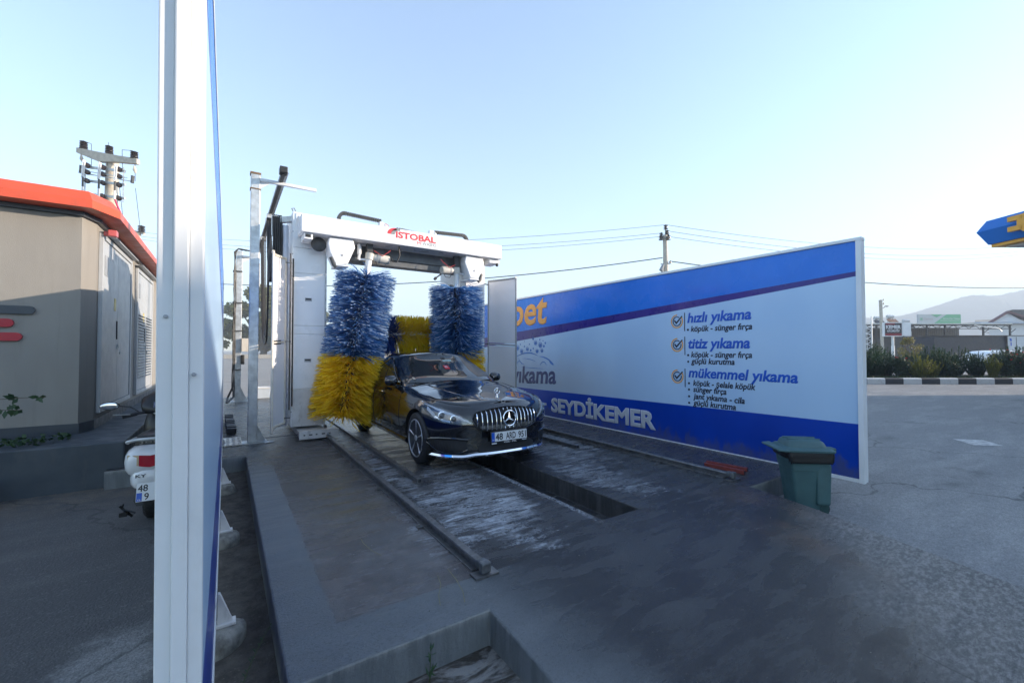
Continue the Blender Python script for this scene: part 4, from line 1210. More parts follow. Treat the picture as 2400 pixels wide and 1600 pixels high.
for a_ in ((.95 - .218, .95 + .218, 15.2 - .173, 15.2 - .158), (.95 - .218, .95 + .218, 15.2 + .158, 15.2 + .173), (.95 - .218, .95 - .203, 15.2 - .157, 15.2 + .157), (.95 + .203, .95 + .218, 15.2 - .157, 15.2 + .157)): rm.box(*a_, .302, .336)
rm.build("rim", M['white'], tbn)
q.build("tub_body", mk("pale_blue_plastic", (.55, .62, .68), .4, var=.06), tbn, bevel=.01)
# ================================================================== black saloon car
CX, CYF = 2.93, 4.42          # centre line and nose of the car
car = thing("saloon_car", (CX, CYF + 2.3, 0), "wet glossy black saloon with vertical chrome grille bars standing in the wash gantry", "car")
def W(x, y, z): return Vector((CX + x, CYF + y, z))

def lerpt(tab, v):
    if v <= tab[0][0]: return tab[0][1]
    for (a, p), (b, q) in zip(tab, tab[1:]):
        if v <= b:
            t = (v - a) / (b - a); t = t * t * (3 - 2 * t) * .5 + t * .5
            return p + (q - p) * t
    return tab[-1][1]

class Shell:
    def __init__(s, fy, wd, ry, Lf, Lr, nf, nr, zb, zt, crown, wy=None):
        s.fy, s.wd, s.ry, s.Lf, s.Lr, s.nf, s.nr, s.zb, s.zt, s.crown = fy, wd, ry, Lf, Lr, nf, nr, zb, zt, crown
        s.wy = wy or [(0, 1)]
    def out(s, u, fr):
        """u in 0..3 : 0-1 front corner, 1-2 flank, 2-3 rear corner; returns x,y"""
        w = lerpt(s.wd, fr); f = lerpt(s.fy, fr); r = lerpt(s.ry, fr)
        if u <= 1:
            t = u * PI / 2; x = w * math.sin(t) ** (2 / s.nf); y = f + s.Lf * (1 - max(0, math.cos(t)) ** (2 / s.nf))
        elif u <= 2:
            x = w; y = f + s.Lf + (r - s.Lr - f - s.Lf) * (u - 1)
        else:
            t = (3 - u) * PI / 2; x = w * math.sin(t) ** (2 / s.nr); y = r - s.Lr * (1 - max(0, math.cos(t)) ** (2 / s.nr))
        return x * lerpt(s.wy, y), y
    def pt(s, u, fr, side=1, off=0.0):
        x, y = s.out(u, fr)
        z = lerpt(s.zb, y) + (lerpt(s.zt, y) - lerpt(s.zb, y)) * fr
        p = Vector((x * side, y, z))
        if off:
            p += s.nrm(u, fr, side) * off
        return p
    def nrm(s, u, fr, side=1):
        e = .004
        u0, u1 = max(0.001, u - e), min(2.999, u + e); f0, f1 = max(0, fr - .01), min(1, fr + .01)
        a = s.pt(u1, fr, 1) - s.pt(u0, fr, 1); b = s.pt(u, f1, 1) - s.pt(u, f0, 1)
        n = a.cross(b).normalized()
        if n.x * 1 + (-1 if u < 1 else (1 if u > 2 else 0)) * n.y < 0: n = -n
        n.x *= side
        return n
    def fr_z(s, u, z):
        fr = .5
        for _ in range(6):
            _, y = s.out(u, fr); a, b = lerpt(s.zb, y), lerpt(s.zt, y)
            fr = max(0, min(1, (z - a) / (b - a)))
        return fr
    def u_x(s, x, fr):
        w = s.out(1, fr)[0]
        return math.asin(min(1, (abs(x) / w)) ** (s.nf / 2)) * 2 / PI
    def at(s, x, z, off=0.0):
        """front-face point for lateral x, height z"""
        fr = .5
        for _ in range(4):
            u = s.u_x(x, fr); fr = s.fr_z(u, z)
        return s.pt(u, fr, 1 if x >= 0 else -1, off)
    def mesh(s, NF, NS, NR, frs, ND, bottom=True):
        us = [i / NF for i in range(NF + 1)] + [1 + i / NS for i in range(1, NS + 1)] + [2 + i / NR for i in range(1, NR + 1)]
        bm = bmesh.new(); grid = []
        rows = []
        for i, u in enumerate(us):
            end = i == 0 or i == len(us) - 1
            row = []
            for fr in frs:
                p = s.pt(u, fr, 1); row.append(bm.verts.new(p))
            rowl = row if end else [bm.verts.new(s.pt(u, fr, -1)) for fr in frs]
            top = s.pt(u, frs[-1], 1); deck = []
            cr = lerpt(s.crown, top.y)
            if end: deck = None
            else:
                xe = top.x
                for k in range(1, ND):
                    t = -1 + 2 * k / ND
                    zz = top.z + cr * (1 - abs(t) ** 2.2)
                    deck.append(bm.verts.new((xe * t, top.y, zz)))
            bot = None
            rows.append((rowl, row, deck))
        for (l0, r0, d0), (l1, r1, d1) in zip(rows, rows[1:]):
            for k in range(len(frs) - 1):
                for a, b in ((r0, r1), (l0, l1)):
                    q = [a[k], b[k], b[k + 1], a[k + 1]]
                    if a is l0 and l0 is r0 and l1 is r1: continue
                    try: bm.faces.new(q)
                    except ValueError: pass
            A = [l0[-1]] + (d0 or []) + [r0[-1]]; B = [l1[-1]] + (d1 or []) + [r1[-1]]
            if d0 is None:
                for k in range(len(B) - 1): bm.faces.new([l0[-1], B[k], B[k + 1]])
            elif d1 is None:
                for k in range(len(A) - 1): bm.faces.new([A[k + 1], A[k], l1[-1]])
            else:
                for k in range(len(A) - 1): bm.faces.new([A[k], B[k], B[k + 1], A[k + 1]])
            # floor
            if d0 is None: bm.faces.new([l0[0], r1[0], l1[0]])
            elif d1 is None: bm.faces.new([l0[0], r0[0], l1[0]])
            else: bm.faces.new([l0[0], r0[0], r1[0], l1[0]])
        bmesh.ops.recalc_face_normals(bm, faces=bm.faces[:])
        for v in bm.verts: v.co = W(*v.co)
        return bm

body = Shell(
    fy=[(0, .11), (.06, .06), (.13, .03), (.22, .035), (.40, .04), (.62, .03), (.80, .045), (.92, .085), (1, .15)],
    wd=[(0, .80), (.08, .865), (.25, .895), (.5, .905), (.70, .900), (.84, .880), (.94, .845), (1, .790)],
    ry=[(0, 4.55), (.2, 4.66), (.6, 4.69), (.9, 4.62), (1, 4.52)],
    Lf=.88, Lr=.7, nf=2.7, nr=2.6,
    zb=[(0, .155), (.5, .165), (1.2, .19), (3.8, .20), (4.69, .26)],
    zt=[(0, .775), (.25, .795), (.6, .835), (1.0, .880), (1.4, .925), (2.0, .945), (3.4, .965), (4.2, .985), (4.69, .95)],
    crown=[(0, .015), (.12, .030), (.3, .055), (.8, .085), (1.4, .090), (1.7, .07), (2.2, .02), (4.69, .02)],
    wy=[(0, 1), (3.6, 1), (4.2, .975), (4.69, .93)])
FRS = [0, .03, .06, .10, .14, .19, .24, .30, .36, .42, .48, .54, .60, .65, .70, .75, .79, .83, .86, .89, .92, .945, .965, .98, .99, 1]
bm = body.mesh(30, 54, 18, FRS, 26)
me = bpy.data.meshes.new("body"); bm.to_mesh(me); bm.free()
g = G("black_car_paint")
p = g.obj()
drop = g.vor(p, 130)
wetm = g.mr(g.noise(p, 3.5, 4, .6), .45, .62)
g.set(Base_Color=g.mix(g.noise(p, 4, 3), (.0035, .0038, .0055), (.006, .0065, .009)), Roughness=g.mr(g.noise(p, 7, 5, .6), .4, .7, .05, .13), Coat_Weight=1.0)
g.p.inputs["Coat Roughness"].default_value = .02
g.bump(g.m('MULTIPLY', g.mr(drop, .16, .05), wetm), .10, .002)
M['paint'] = g.mat
M['arch'] = mk("black_arch_liner", (.008, .008, .008), .8)
me.materials.append(M['paint']); me.materials.append(M['arch'])
bo = bpy.data.objects.new("body", me); COL.objects.link(bo)
WHEELS = [(.86, -1), (.86, 1), (3.70, -1), (3.70, 1)]
q = MB()
for (y, s) in WHEELS:
    c = W(s * .58, y, .335)
    q.lathe([(0, .365), (.5, .372)], c, (s, 0, 0), 48, 0)
cut = q.build("cutter", [M['arch']])
md = bo.modifiers.new("b", 'BOOLEAN'); md.object = cut; md.operation = 'DIFFERENCE'; md.solver = 'EXACT'
dg = bpy.context.evaluated_depsgraph_get()
me2 = bpy.data.meshes.new_from_object(bo.evaluated_get(dg))
bpy.data.objects.remove(bo); bpy.data.objects.remove(cut)
me2.name = "body"
me2.polygons.foreach_set("use_smooth", [True] * len(me2.polygons)); me2.set_sharp_from_angle(angle=R(38))
def cadd(o, parent=None):
    parent = parent or car
    o.parent = parent
    w = Vector((0, 0, 0)); k = parent
    while k: w += Vector(k.location); k = k.parent
    o.location = -w
    return o
bo = bpy.data.objects.new("body", me2); COL.objects.link(bo); cadd(bo)

# cabin
cab = Shell(
    fy=[(0, 1.30), (1, 2.10)], wd=[(0, .795), (.25, .765), (.6, .690), (.88, .605), (1, .555)], ry=[(0, 4.20), (1, 3.35)],
    Lf=.42, Lr=.5, nf=2.5, nr=2.6,
    zb=[(0, .90), (5, .93)], zt=[(0, 1.365), (2.2, 1.372), (2.9, 1.378), (3.6, 1.350), (4.3, 1.33)],
    crown=[(0, .03), (2.1, .045), (2.4, .065), (3.0, .070), (3.4, .05)])
bm = cab.mesh(22, 40, 16, [0, .1, .2, .3, .4, .5, .6, .7, .78, .85, .91, .96, 1], 20)
me = bpy.data.meshes.new("cabin"); bm.to_mesh(me); bm.free(); me.materials.append(M['paint'])
me.polygons.foreach_set("use_smooth", [True] * len(me.polygons)); me.set_sharp_from_angle(angle=R(50))
cabo = bpy.data.objects.new("cabin", me); COL.objects.link(cabo); cadd(cabo)

def patch(name, sh, us, lo, hi, off, mat, parent=None, side=1, nz=8, thick=.02, world=True, smooth=True):
    """panel lying on a shell: u samples, lower/upper height fraction functions of u"""
    q = MB(); n = len(us); vs = []
    for k in range(nz + 1):
        for u in us:
            sd = side; uu = u
            if u < 0: sd = -side; uu = -u
            a, b = lo(u), hi(u)
            vs.append(sh.pt(uu, a + (b - a) * k / nz, sd, off))
    front = len(vs)
    fs = []
    for k in range(nz):
        for i in range(n - 1):
            fs.append((k * n + i, k * n + i + 1, (k + 1) * n + i + 1, (k + 1) * n + i))
    # skirt
    rim = [i for i in range(n)] + [k * n + n - 1 for k in range(1, nz + 1)] + [nz * n + i for i in range(n - 2, -1, -1)] + [k * n for k in range(nz - 1, 0, -1)]
    b0 = len(vs)
    for r in rim:
        k, i = divmod(r, n); u = us[i]; sd = side if u >= 0 else -side; a, b = lo(u), hi(u)
        vs.append(sh.pt(abs(u), a + (b - a) * k / nz, sd, off - thick))
    m = len(rim)
    for j in range(m): fs.append((rim[j], b0 + j, b0 + (j + 1) % m, rim[(j + 1) % m]))
    q.add([W(*v) for v in vs], fs)
    o = q.build(name, mat, parent or car)
    bm = bmesh.new(); bm.from_mesh(o.data); bmesh.ops.recalc_face_normals(bm, faces=bm.faces[:])
    # the open shell must face outward
    f0 = bm.faces[:][0]; c0 = f0.calc_center_median() - W(0, 2.3, .6)
    if f0.normal.dot(c0) < 0: bmesh.ops.reverse_faces(bm, faces=bm.faces[:])
    bm.to_mesh(o.data); bm.free()
    if smooth:
        o.data.polygons.foreach_set("use_smooth", [True] * len(o.data.polygons)); o.data.set_sharp_from_angle(angle=R(40))
    return o
lin = lambda a, b, n: [a + (b - a) * i / n for i in range(n + 1)]
tab = lambda t: (lambda u: lerpt(t, u))

# glass
g = G("dark_windscreen_glass")
p = g.pos()
d = g.mr(g.vor(p, 150), .2, .06); wm = g.mr(g.noise(p, 5, 4), .42, .62)
g.set(Base_Color=(.012, .016, .018), Roughness=.03, Coat_Weight=.6)
g.p.inputs["Specular IOR Level"].default_value = .7
g.bump(g.m('MULTIPLY', d, wm), .25, .003)
M['glass'] = g.mat
ws = patch("windscreen", cab, lin(-.74, .74, 36), tab([(-.74, .16), (0, .12), (.74, .16)]), tab([(-.74, .93), (0, .95), (.74, .93)]), .006, M['glass'], nz=14)
for s in (-1, 1):
    w1 = patch("side_window", cab, lin(1.02, 1.36, 12), tab([(1.0, .20), (2, .2)]), tab([(1.02, .30), (1.12, .62), (1.25, .84), (1.36, .88)]), .005, M['glass'], side=s)
    w2 = patch("side_window", cab, lin(1.38, 1.86, 12), tab([(1.0, .20), (2, .2)]), tab([(1.38, .88), (1.65, .86), (1.86, .5)]), .005, M['glass'], side=s)
    q = MB()
    line = [cab.pt(u, lerpt([(1.0, .17), (1.02, .30), (1.12, .66), (1.25, .89), (1.6, .92), (1.86, .56)], u), s, .010) for u in lin(1.005, 1.86, 30)]
    q.tube([W(*v) for v in line], .007, 6); q.build("window_trim", M['chrome'], cabo, smooth=True)
    q = MB(); q.tube([W(*cab.pt(u, .165, s, .012)) for u in lin(1.0, 1.9, 16)], .007, 6); q.build("window_trim", M['chrome'], cabo, smooth=True)
patch("rear_window", cab, lin(2.3, 2.95, 14), lambda u: .2, lambda u: .93, .006, M['glass'])
# pennant, sticker and mirror seen through the windscreen
def on_ws(x, fr): 
    for u in lin(0, .8, 80):
        if cab.out(u, fr)[0] >= abs(x): break
    return cab.pt(u, fr, 1 if x > 0 else -1, .010)
def ws_card(name, x, fr, w, h, mat, parent=ws, lift=0):
    p = on_ws(x, fr); a = on_ws(x + .02, fr) - on_ws(x - .02, fr); b = on_ws(x, fr + .04) - on_ws(x, fr - .04)
    a.normalize(); b.normalize(); n_ = a.cross(b).normalized()
    if n_.y > 0: n_ = -n_
    q = MB(); q.obox(W(*(p + n_ * lift)), a * w / 2, b * h / 2, n_ * .002)
    return q.build(name, mat, parent), W(*(p + n_ * (lift + .002))), a, b, n_
M['pen_red'] = mk("red_pennant", (.50, .02, .03), .6)
_, pc, pa, pb, pn = ws_card("pennant", -.02, .585, .085, .12, M['pen_red'])
q = MB(); q.ring(pc + pb * .01, pn, .016, .026, .002, 20, 0, R(40), R(320), ref=pa); q.build("pennant_crescent", mk("white_print", (.7, .7, .7), .5), ws)
ws_card("toll_sticker", .06, .80, .15, .028, mk("pale_sticker", (.42, .62, .60), .4))
ws_card("mirror_foot", .02, .88, .06, .05, M['black'])
ws_card("inspection_label", -.62, .27, .035, .07, mk("beige_label", (.45, .38, .30), .5))
# wipers and cowl
for a_, b_, f_ in ((-.66, .05, .135), (-.02, .62, .15)):
    q = MB(); q.tube([W(*on_ws(x, f_)) + Vector((0, -.012, .004)) for x in lin(a_, b_, 8)], .009, 6); q.build("wiper", M['black'], car)

# --- front mask
fz = body.fr_z
def ux(x, z):
    fr = .6
    for _ in range(4):
        u = body.u_x(x, fr); fr = body.fr_z(u, z)
    return u
def zpatch(name, xs, zlo, zhi, off, mat, parent=None, nz=6, thick=.02):
    """panel on the front face given in x (signed) and height z"""
    us = []
    for x in xs:
        u = ux(x, .5 * (zlo(x) + zhi(x))); us.append(u if x >= 0 else -u)
    xm = {u: x for u, x in zip(us, xs)}
    return patch(name, body, us, lambda u: fz(abs(u), zlo(xm[u])), lambda u: fz(abs(u), zhi(xm[u])), off, mat, parent, nz=nz, thick=thick)
g = G("grille_mesh")
p = g.obj(); x, y, z = g.xyz(p)
k = g.m('MULTIPLY', g.m('SINE', g.m('MULTIPLY', g.m('ADD', x, z), 260.0)), g.m('SINE', g.m('MULTIPLY', g.m('SUBTRACT', x, z), 260.0)))
g.set(Base_Color=g.mix(g.mr(k, -.2, .5), (.002, .002, .002), (.018, .018, .02)), Roughness=.45); g.bump(k, .6, .004)
M['mesh'] = g.mat
M['grille_black'] = mk("gloss_black_plastic", (.006, .006, .007), .18, coat=.5)
GL = tab([(-.47, .60), (-.44, .545), (-.38, .500), (-.28, .480), (0, .475), (.28, .480), (.38, .500), (.44, .545), (.47, .60)])
GH = tab([(-.47, .62), (-.45, .675), (-.40, .705), (-.2, .735), (0, .745), (.2, .735), (.40, .705), (.45, .675), (.47, .62)])
gxs = lin(-.47, .47, 46)
gr = zpatch("grille", gxs, GL, GH, .004, M['mesh'])
# lower light-coloured radiator shutter glimpsed behind the bars
zpatch("radiator", lin(-.38, .40, 30), lambda x: GL(x) + .02, lambda x: .545, .006, mk("radiator_fins", (.16, .16, .15), .6, var=.5, vs=30), gr, thick=.003)
q = MB()
q.tube([W(*body.at(x, GL(x), .010)) for x in gxs], .011, 8); q.tube([W(*body.at(x, GH(x), .010)) for x in gxs], .009, 8)
q.build("grille_surround", M['grille_black'], gr, smooth=True)
for k in range(15):
    x = -.418 + .0597 * k
    if abs(x) < .085 : zlo_ok = True
    q = MB(); pts = []
    za, zb_ = GL(x) + .010, GH(x) - .010
    segs = [(za, zb_)] if abs(x) > .10 else [(za, .522), (.705, zb_)]
    for a, b in segs:
        if b - a < .015: continue
        pp = [W(*body.at(x, a + (b - a) * i / 8, .012 + .012 * math.sin(PI * i / 8))) for i in range(9)]
        q.tube(pp, [.0035] + [.0085] * 7 + [.0035], 8)
    if q.v: q.build("grille_bar", M['chrome'], gr, smooth=True)
sc_ = W(*body.at(0, .612, .035)); sn = Vector((0, -1, .08)).normalized(); su = Vector((0, .08, 1)).normalized(); sx_ = Vector((1, 0, 0))
q = MB()
n = 36; rr = []
q.tube([sc_ + (sx_ * math.cos(2 * PI * i / n) + su * math.sin(2 * PI * i / n)) * .092 for i in range(n + 1)], .0095, 10, cap=False)
for a in (90, 210, 330):
    d = sx_ * math.cos(R(a)) + su * math.sin(R(a)); e = sn.cross(d)
    b = len(q.v)
    base = sc_ - sn * .004
    q.add([base + e * .0175, base + d * .088, base - e * .0175, sc_ + sn * .016, base - d * .02], [(0, 1, 3), (1, 2, 3), (2, 4, 3), (4, 0, 3)])
q.build("star_emblem", M['chrome'], gr, smooth=True, sharp=25)
q = MB(); q.lathe([(0, .088), (.003, .086)], sc_ - sn * .03, sn, 32); q.build("emblem_backing", M['grille_black'], gr)
# bonnet star on its foot
hb = W(0, .30, .865); q = MB()
q.lathe([(-.03, .026), (.0, .024), (.008, .008), (.02, .006)], hb, (0, 0, 1), 16)
hc = hb + Vector((0, .0, .062))
q.tube([hc + Vector((math.cos(2 * PI * i / 28) * .040, 0, math.sin(2 * PI * i / 28) * .040)) for i in range(29)], .0036, 8, cap=False)
for a in (90, 210, 330):
    d = Vector((math.cos(R(a)), 0, math.sin(R(a)))); q.tube([hc, hc + d * .038], [.006, .0025], 6)
q.build("bonnet_star", M['chrome'], car, smooth=True)
# headlights
M['lamp_dark'] = mk("headlamp_housing", (.17, .18, .19), .2, metal=.6, var=.3, vs=20, coat=.8)
M['lamp_silver'] = mk("headlamp_reflector", (.75, .77, .80), .12, metal=.9, var=.05)
M['lamp_drl'] = mk("frosted_light_guide", (.84, .87, .90), .25, var=.04, coat=.6)
g = G("clear_headlamp_cover")
gl = g.t.nodes.new("ShaderNodeBsdfGlossy"); gl.inputs["Roughness"].default_value = .03
tp = g.t.nodes.new("ShaderNodeBsdfTransparent"); fn = g.t.nodes.new("ShaderNodeFresnel"); fn.inputs[0].default_value = 1.45
mx = g.t.nodes.new("ShaderNodeMixShader"); g.t.links.new(fn.outputs[0], mx.inputs[0]); g.t.links.new(tp.outputs[0], mx.inputs[1]); g.t.links.new(gl.outputs[0], mx.inputs[2]); g.t.links.new(mx.outputs[0], g.out.inputs[0])
M['clear'] = g.mat
for s in (-1, 1):
    HL = tab([(.27, .575), (.40, .565), (.55, .585), (.68, .625), (.80, .70), (.88, .765)])
    HH = tab([(.27, .585), (.34, .635), (.42, .680), (.52, .718), (.64, .752), (.76, .782), (.88, .800)])
    us = lin(.275, .875, 26)
    lo = lambda u: fz(u, HL(u)); hi = lambda u: min(.995, fz(u, HH(u)))
    hl = patch("headlight", body, us, lo, hi, .004, M['lamp_dark'], side=s, nz=10)
    # upper light-guide brow and the outer hook
    bw = tab([(.27, .006), (.40, .024), (.6, .022), (.88, .005)])
    patch("light_guide", body, lin(.29, .86, 26), lambda u: min(.99, fz(u, HH(u) - .012 - bw(u) * 1.2)), lambda u: min(.994, fz(u, HH(u) - .012)), .011, M['lamp_drl'], hl, side=s, nz=3, thick=.006)
    patch("light_guide", body, lin(.69, .80, 10), lambda u: fz(u, HL(u) + .012), lambda u: fz(u, HL(u) + .055), .011, M['lamp_drl'], hl, side=s, nz=3, thick=.006)
    for (u, z, r) in ((.465, .634, .040), (.60, .668, .044)):
        c = body.pt(u, fz(u, z), s, .004); n_ = (body.nrm(u, fz(u, z), s) + Vector((0, -1.6, 0))).normalized()
        q = MB(); q.lathe([(-.02, r * 1.2), (.006, r * 1.18), (.008, r * .98)], W(*c), n_, 24); q.build("lamp_bezel", M['lamp_silver'], hl, smooth=True)
        q = MB(); q.lathe([(.0, r * .95), (.012, r * .8), (.02, r * .5), (.023, r * .1)], W(*c), n_, 24); q.build("lamp_lens", mk("projector_lens", (.10, .11, .12), .04, metal=.4, coat=1), hl, smooth=True)
    patch("reflector", body, lin(.50, .72, 12), lambda u: fz(u, HL(u) + .012), lambda u: fz(u, HL(u) + .034), .008, M['lamp_silver'], hl, side=s, nz=3, thick=.004)
    patch("lamp_cover", body, lin(.27, .885, 26), lambda u: fz(u, HL(u) - .003), lambda u: min(.998, fz(u, HH(u) + .003)), .026, M['clear'], hl, side=s, nz=8, thick=.02)
    # side intake with honeycomb, ledge above it and a fin
    IL = tab([(.33, .275), (.42, .235), (.55, .225), (.68, .255), (.80, .34)])
    IH = tab([(.33, .385), (.45, .400), (.6, .400), (.72, .385), (.80, .36)])
    ik = patch("bumper_intake", body, lin(.33, .80, 18), lambda u: fz(u, IL(u)), lambda u: fz(u, IH(u)), .004, M['mesh'], side=s, nz=6, thick=.01)
    q = MB(); q.tube([W(*body.pt(u, fz(u, IH(u) + .006), s, .012)) for u in lin(.30, .82, 16)], [.006] + [.014] * 15 + [.006], 8); q.build("intake_brow", M['paint'], ik, smooth=True)
    q = MB(); q.tube([W(*body.pt(u, fz(u, IL(u) - .004), s, .006)) for u in lin(.33, .82, 16)], .010, 8); q.build("intake_lip", M['paint'], ik, smooth=True)
    c = body.at(s * .52, .47, .003); q = MB(); q.lathe([(0, .012), (.004, .011)], W(*c), body.nrm(.35, .5, s), 14); q.build("park_sensor", M['grille_black'], car)
zpatch("centre_intake", lin(-.40, .40, 24), tab([(-.40, .225), (0, .215), (.40, .225)]), tab([(-.40, .29), (-.30, .35), (.30, .35), (.40, .29)]), .004, M['mesh'])
# bright front lip
def lipz(u):
    a = abs(u)
    return .205 + (.022 if a < .26 else (.022 * (1 - (a - .26) / .10) if a < .36 else 0)) + max(0, a - .8) * .10
q = MB(); pts = []
for u in lin(-.93, .93, 70):
    a = abs(u); sd = 1 if u >= 0 else -1
    pts.append(W(*body.pt(a, fz(a, lipz(u)), sd, .022)))
prof = [(-.034, -.018), (.012, -.026), (.020, -.008), (.006, .014), (-.030, .016)]
vs = []; fs = []
for i, pnt in enumerate(pts):
    a = pts[max(0, i - 1)]; b = pts[min(len(pts) - 1, i + 1)]; t = (b - a).normalized(); o_ = t.cross(UP).normalized()
    if o_.y > 0 and abs(o_.x) < .7: o_ = -o_
    if (pnt - W(0, 1, .2)).dot(o_) < 0: o_ = -o_
    k_ = min(1, min(i, len(pts) - 1 - i) / 5 + .25)
    for (oo, zz) in prof: vs.append(pnt + o_ * oo * k_ + UP * zz * k_)
np_ = len(prof)
for i in range(len(pts) - 1):
    for k in range(np_): fs.append((i * np_ + k, i * np_ + (k + 1) % np_, (i + 1) * np_ + (k + 1) % np_, (i + 1) * np_ + k))
fs += [tuple(range(np_))[::-1], tuple((len(pts) - 1) * np_ + k for k in range(np_))]
q.add(vs, fs); q.build("front_lip", M['chrome'], car, smooth=True, sharp=50)
# number plate
pc = W(*body.at(0, .405, .028)); pn = Vector((0, -1, .06)).normalized(); pu = Vector((0, .06, 1)).normalized()
M['plate_w'] = mk("plate_white", (.74, .75, .75), .35, var=.03, vs=6)
M['plate_b'] = mk("plate_blue", (.01, .09, .50), .35)
M['txt_k'] = mk("black_print", (.012, .012, .012), .5)
M['txt_w'] = mk("white_print", (.72, .72, .72), .5)
q = MB(); q.obox(pc - pn * .006 - pu * .012, sx_ * .272, pu * .079, pn * .007); pf = q.build("number_plate", M['grille_black'], car, bevel=.004)
q = MB(); q.obox(pc + pn * .004, sx_ * .258, pu * .055, pn * .003); q.build("plate_face", M['plate_w'], pf)
q = MB(); q.obox(pc - sx_ * .237 + pn * .0055, sx_ * .021, pu * .0545, pn * .0025); q.build("plate_band", M['plate_b'], pf)
po = lambda dx, dz: pc + sx_ * dx + pu * dz + pn * .0075
for s_, x0, w_ in (("48", -.205, .105), ("ARD", -.055, .145), ("951", .130, .115)):
    text("plate_text", s_, po(x0, -.039), w_, .080, sx_, pu, M['txt_k'], pf, bold=.025, capref="A", lift=0.0, depth=.001)
text("plate_text", "TR", po(-.253, -.044), .030, .018, sx_, pu, M['txt_w'], pf, bold=.01, capref="A", lift=.001, depth=.001)
text("dealer_text", "VOS - PEL", pc + sx_ * -.085 + pu * -.083 + pn * .0015, .19, .020, sx_, pu, M['txt_w'], pf, bold=.02, capref="A", lift=0, depth=.001)
q = MB(); q.obox(pc + sx_ * -.222 + pu * -.077 + pn * .001, sx_ * .035, pu * .006, pn * .0012); q.build("dealer_mark", M['txt_w'], pf); q = MB(); q.obox(pc + sx_ * .222 + pu * -.070 + pn * .001, sx_ * .035, pu * .005, pn * .0012); q.build("dealer_mark", M['txt_w'], pf)
# shut lines
def line(name, pts, r=.0035): 
    q = MB(); q.tube([W(*v) for v in pts], r, 6); q.build(name, M['black'], bo, smooth=True)
def deck(xn, y):
    """point on bonnet: xn fraction of half width"""
    lo_, hi_ = 0., 3.
    for _ in range(40):
        m_ = (lo_ + hi_) / 2
        if body.out(m_, 1)[1] < y: lo_ = m_
        else: hi_ = m_
    xe, ye = body.out(lo_, 1)
    return Vector((xe * xn, ye, lerpt(body.zt, ye) + lerpt(body.crown, ye) * (1 - abs(xn) ** 2.2) + .0005))
for s in (-1, 1):
    line("shut_line", [body.pt(u, lerpt([(.28, .975), (.5, .985), (1, .99)], u), s, .0005) for u in lin(.30, 1.0, 20)] + [deck(s * .97, y) for y in lin(1.1, 1.5, 6)])
    # raised crease along the bonnet
    q = MB(); q.tube([W(*(deck(s * lerpt([(.2, .52), (1.4, .70)], y) , y) - Vector((0, 0, .010)))) for y in lin(.22, 1.38, 24)], [.004] + [.017] * 23 + [.006], 10); q.build("bonnet_crease", M['paint'], bo, smooth=True)
    for (u0, f0, f1) in ((1.17, .10, .98), (1.58, .10, .98)):
        line("shut_line", [body.pt(u0 + .01 * math.sin(3 * f), f, s, .001) for f in lin(f0, f1, 12)])
    line("shut_line", [body.pt(u, .10, s, .001) for u in lin(1.17, 1.86, 20)])
    # flank crease
    q = MB(); q.tube([W(*(body.pt(u, lerpt([(.9, .80), (2, .86)], u), s, -.006))) for u in lin(1.02, 1.95, 26)], .012, 8); q.build("flank_crease", M['paint'], bo, smooth=True)
    q = MB(); q.tube([W(*body.pt(u, .06, s, .006)) for u in lin(1.10, 1.84, 20)], .035, 10); q.build("side_sill", M['paint'], bo, smooth=True)
    for u in (1.47, 1.83):
        q = MB(); q.tube([W(*body.pt(u + t, .83, s, .024 * math.sin(PI * min(1, max(0, (t + .035) / .07))) + .006)) for t in lin(-.035, .035, 8)], .011, 8); q.build("door_handle", M['chrome'], bo, smooth=True)
    # mirror
    mb_ = W(s * .90, 1.88, 1.005); q = MB()
    vs = []; fs = []; n = 16
    secs = [(-.02, .02, .03), (.0, .075, .060), (.06, .100, .078), (.11, .085, .066), (.145, .03, .03)]
    for (yy, rx, rz) in secs:
        for i in range(n):
            a = 2 * PI * i / n
            ca, sa = math.cos(a), math.sin(a)
            vs.append(mb_ + Vector((s * (rx * abs(ca) ** .7 * (1 if ca > 0 else -1)), -.13 + (.145 - yy) + .0, rz * abs(sa) ** .75 * (1 if sa > 0 else -1))))
    for k in range(4):
        for i in range(n): fs.append((k * n + i, k * n + (i + 1) % n, (k + 1) * n + (i + 1) % n, (k + 1) * n + i))
    fs += [tuple(range(n))[::-1], tuple(4 * n + i for i in range(n))]
    q.add(vs, fs); mr_ = q.build("wing_mirror", M['paint'], car, smooth=True, sharp=60)
    bm = bmesh.new(); bm.from_mesh(mr_.data); bmesh.ops.recalc_face_normals(bm, faces=bm.faces[:]); bm.to_mesh(mr_.data); bm.free()
    q = MB(); q.bar(mb_ + Vector((-s * .04, -.02, -.05)), W(s * .80, 1.86, .93), .06, .03); q.build("mirror_foot", M['grille_black'], mr_, bevel=.006)
    q = MB(); q.tube([mb_ + Vector((-s * .06, -.115, .0)), mb_ + Vector((s * .085, -.06, .01))], .006, 6); q.build("mirror_indicator", M['lamp_drl'], mr_)
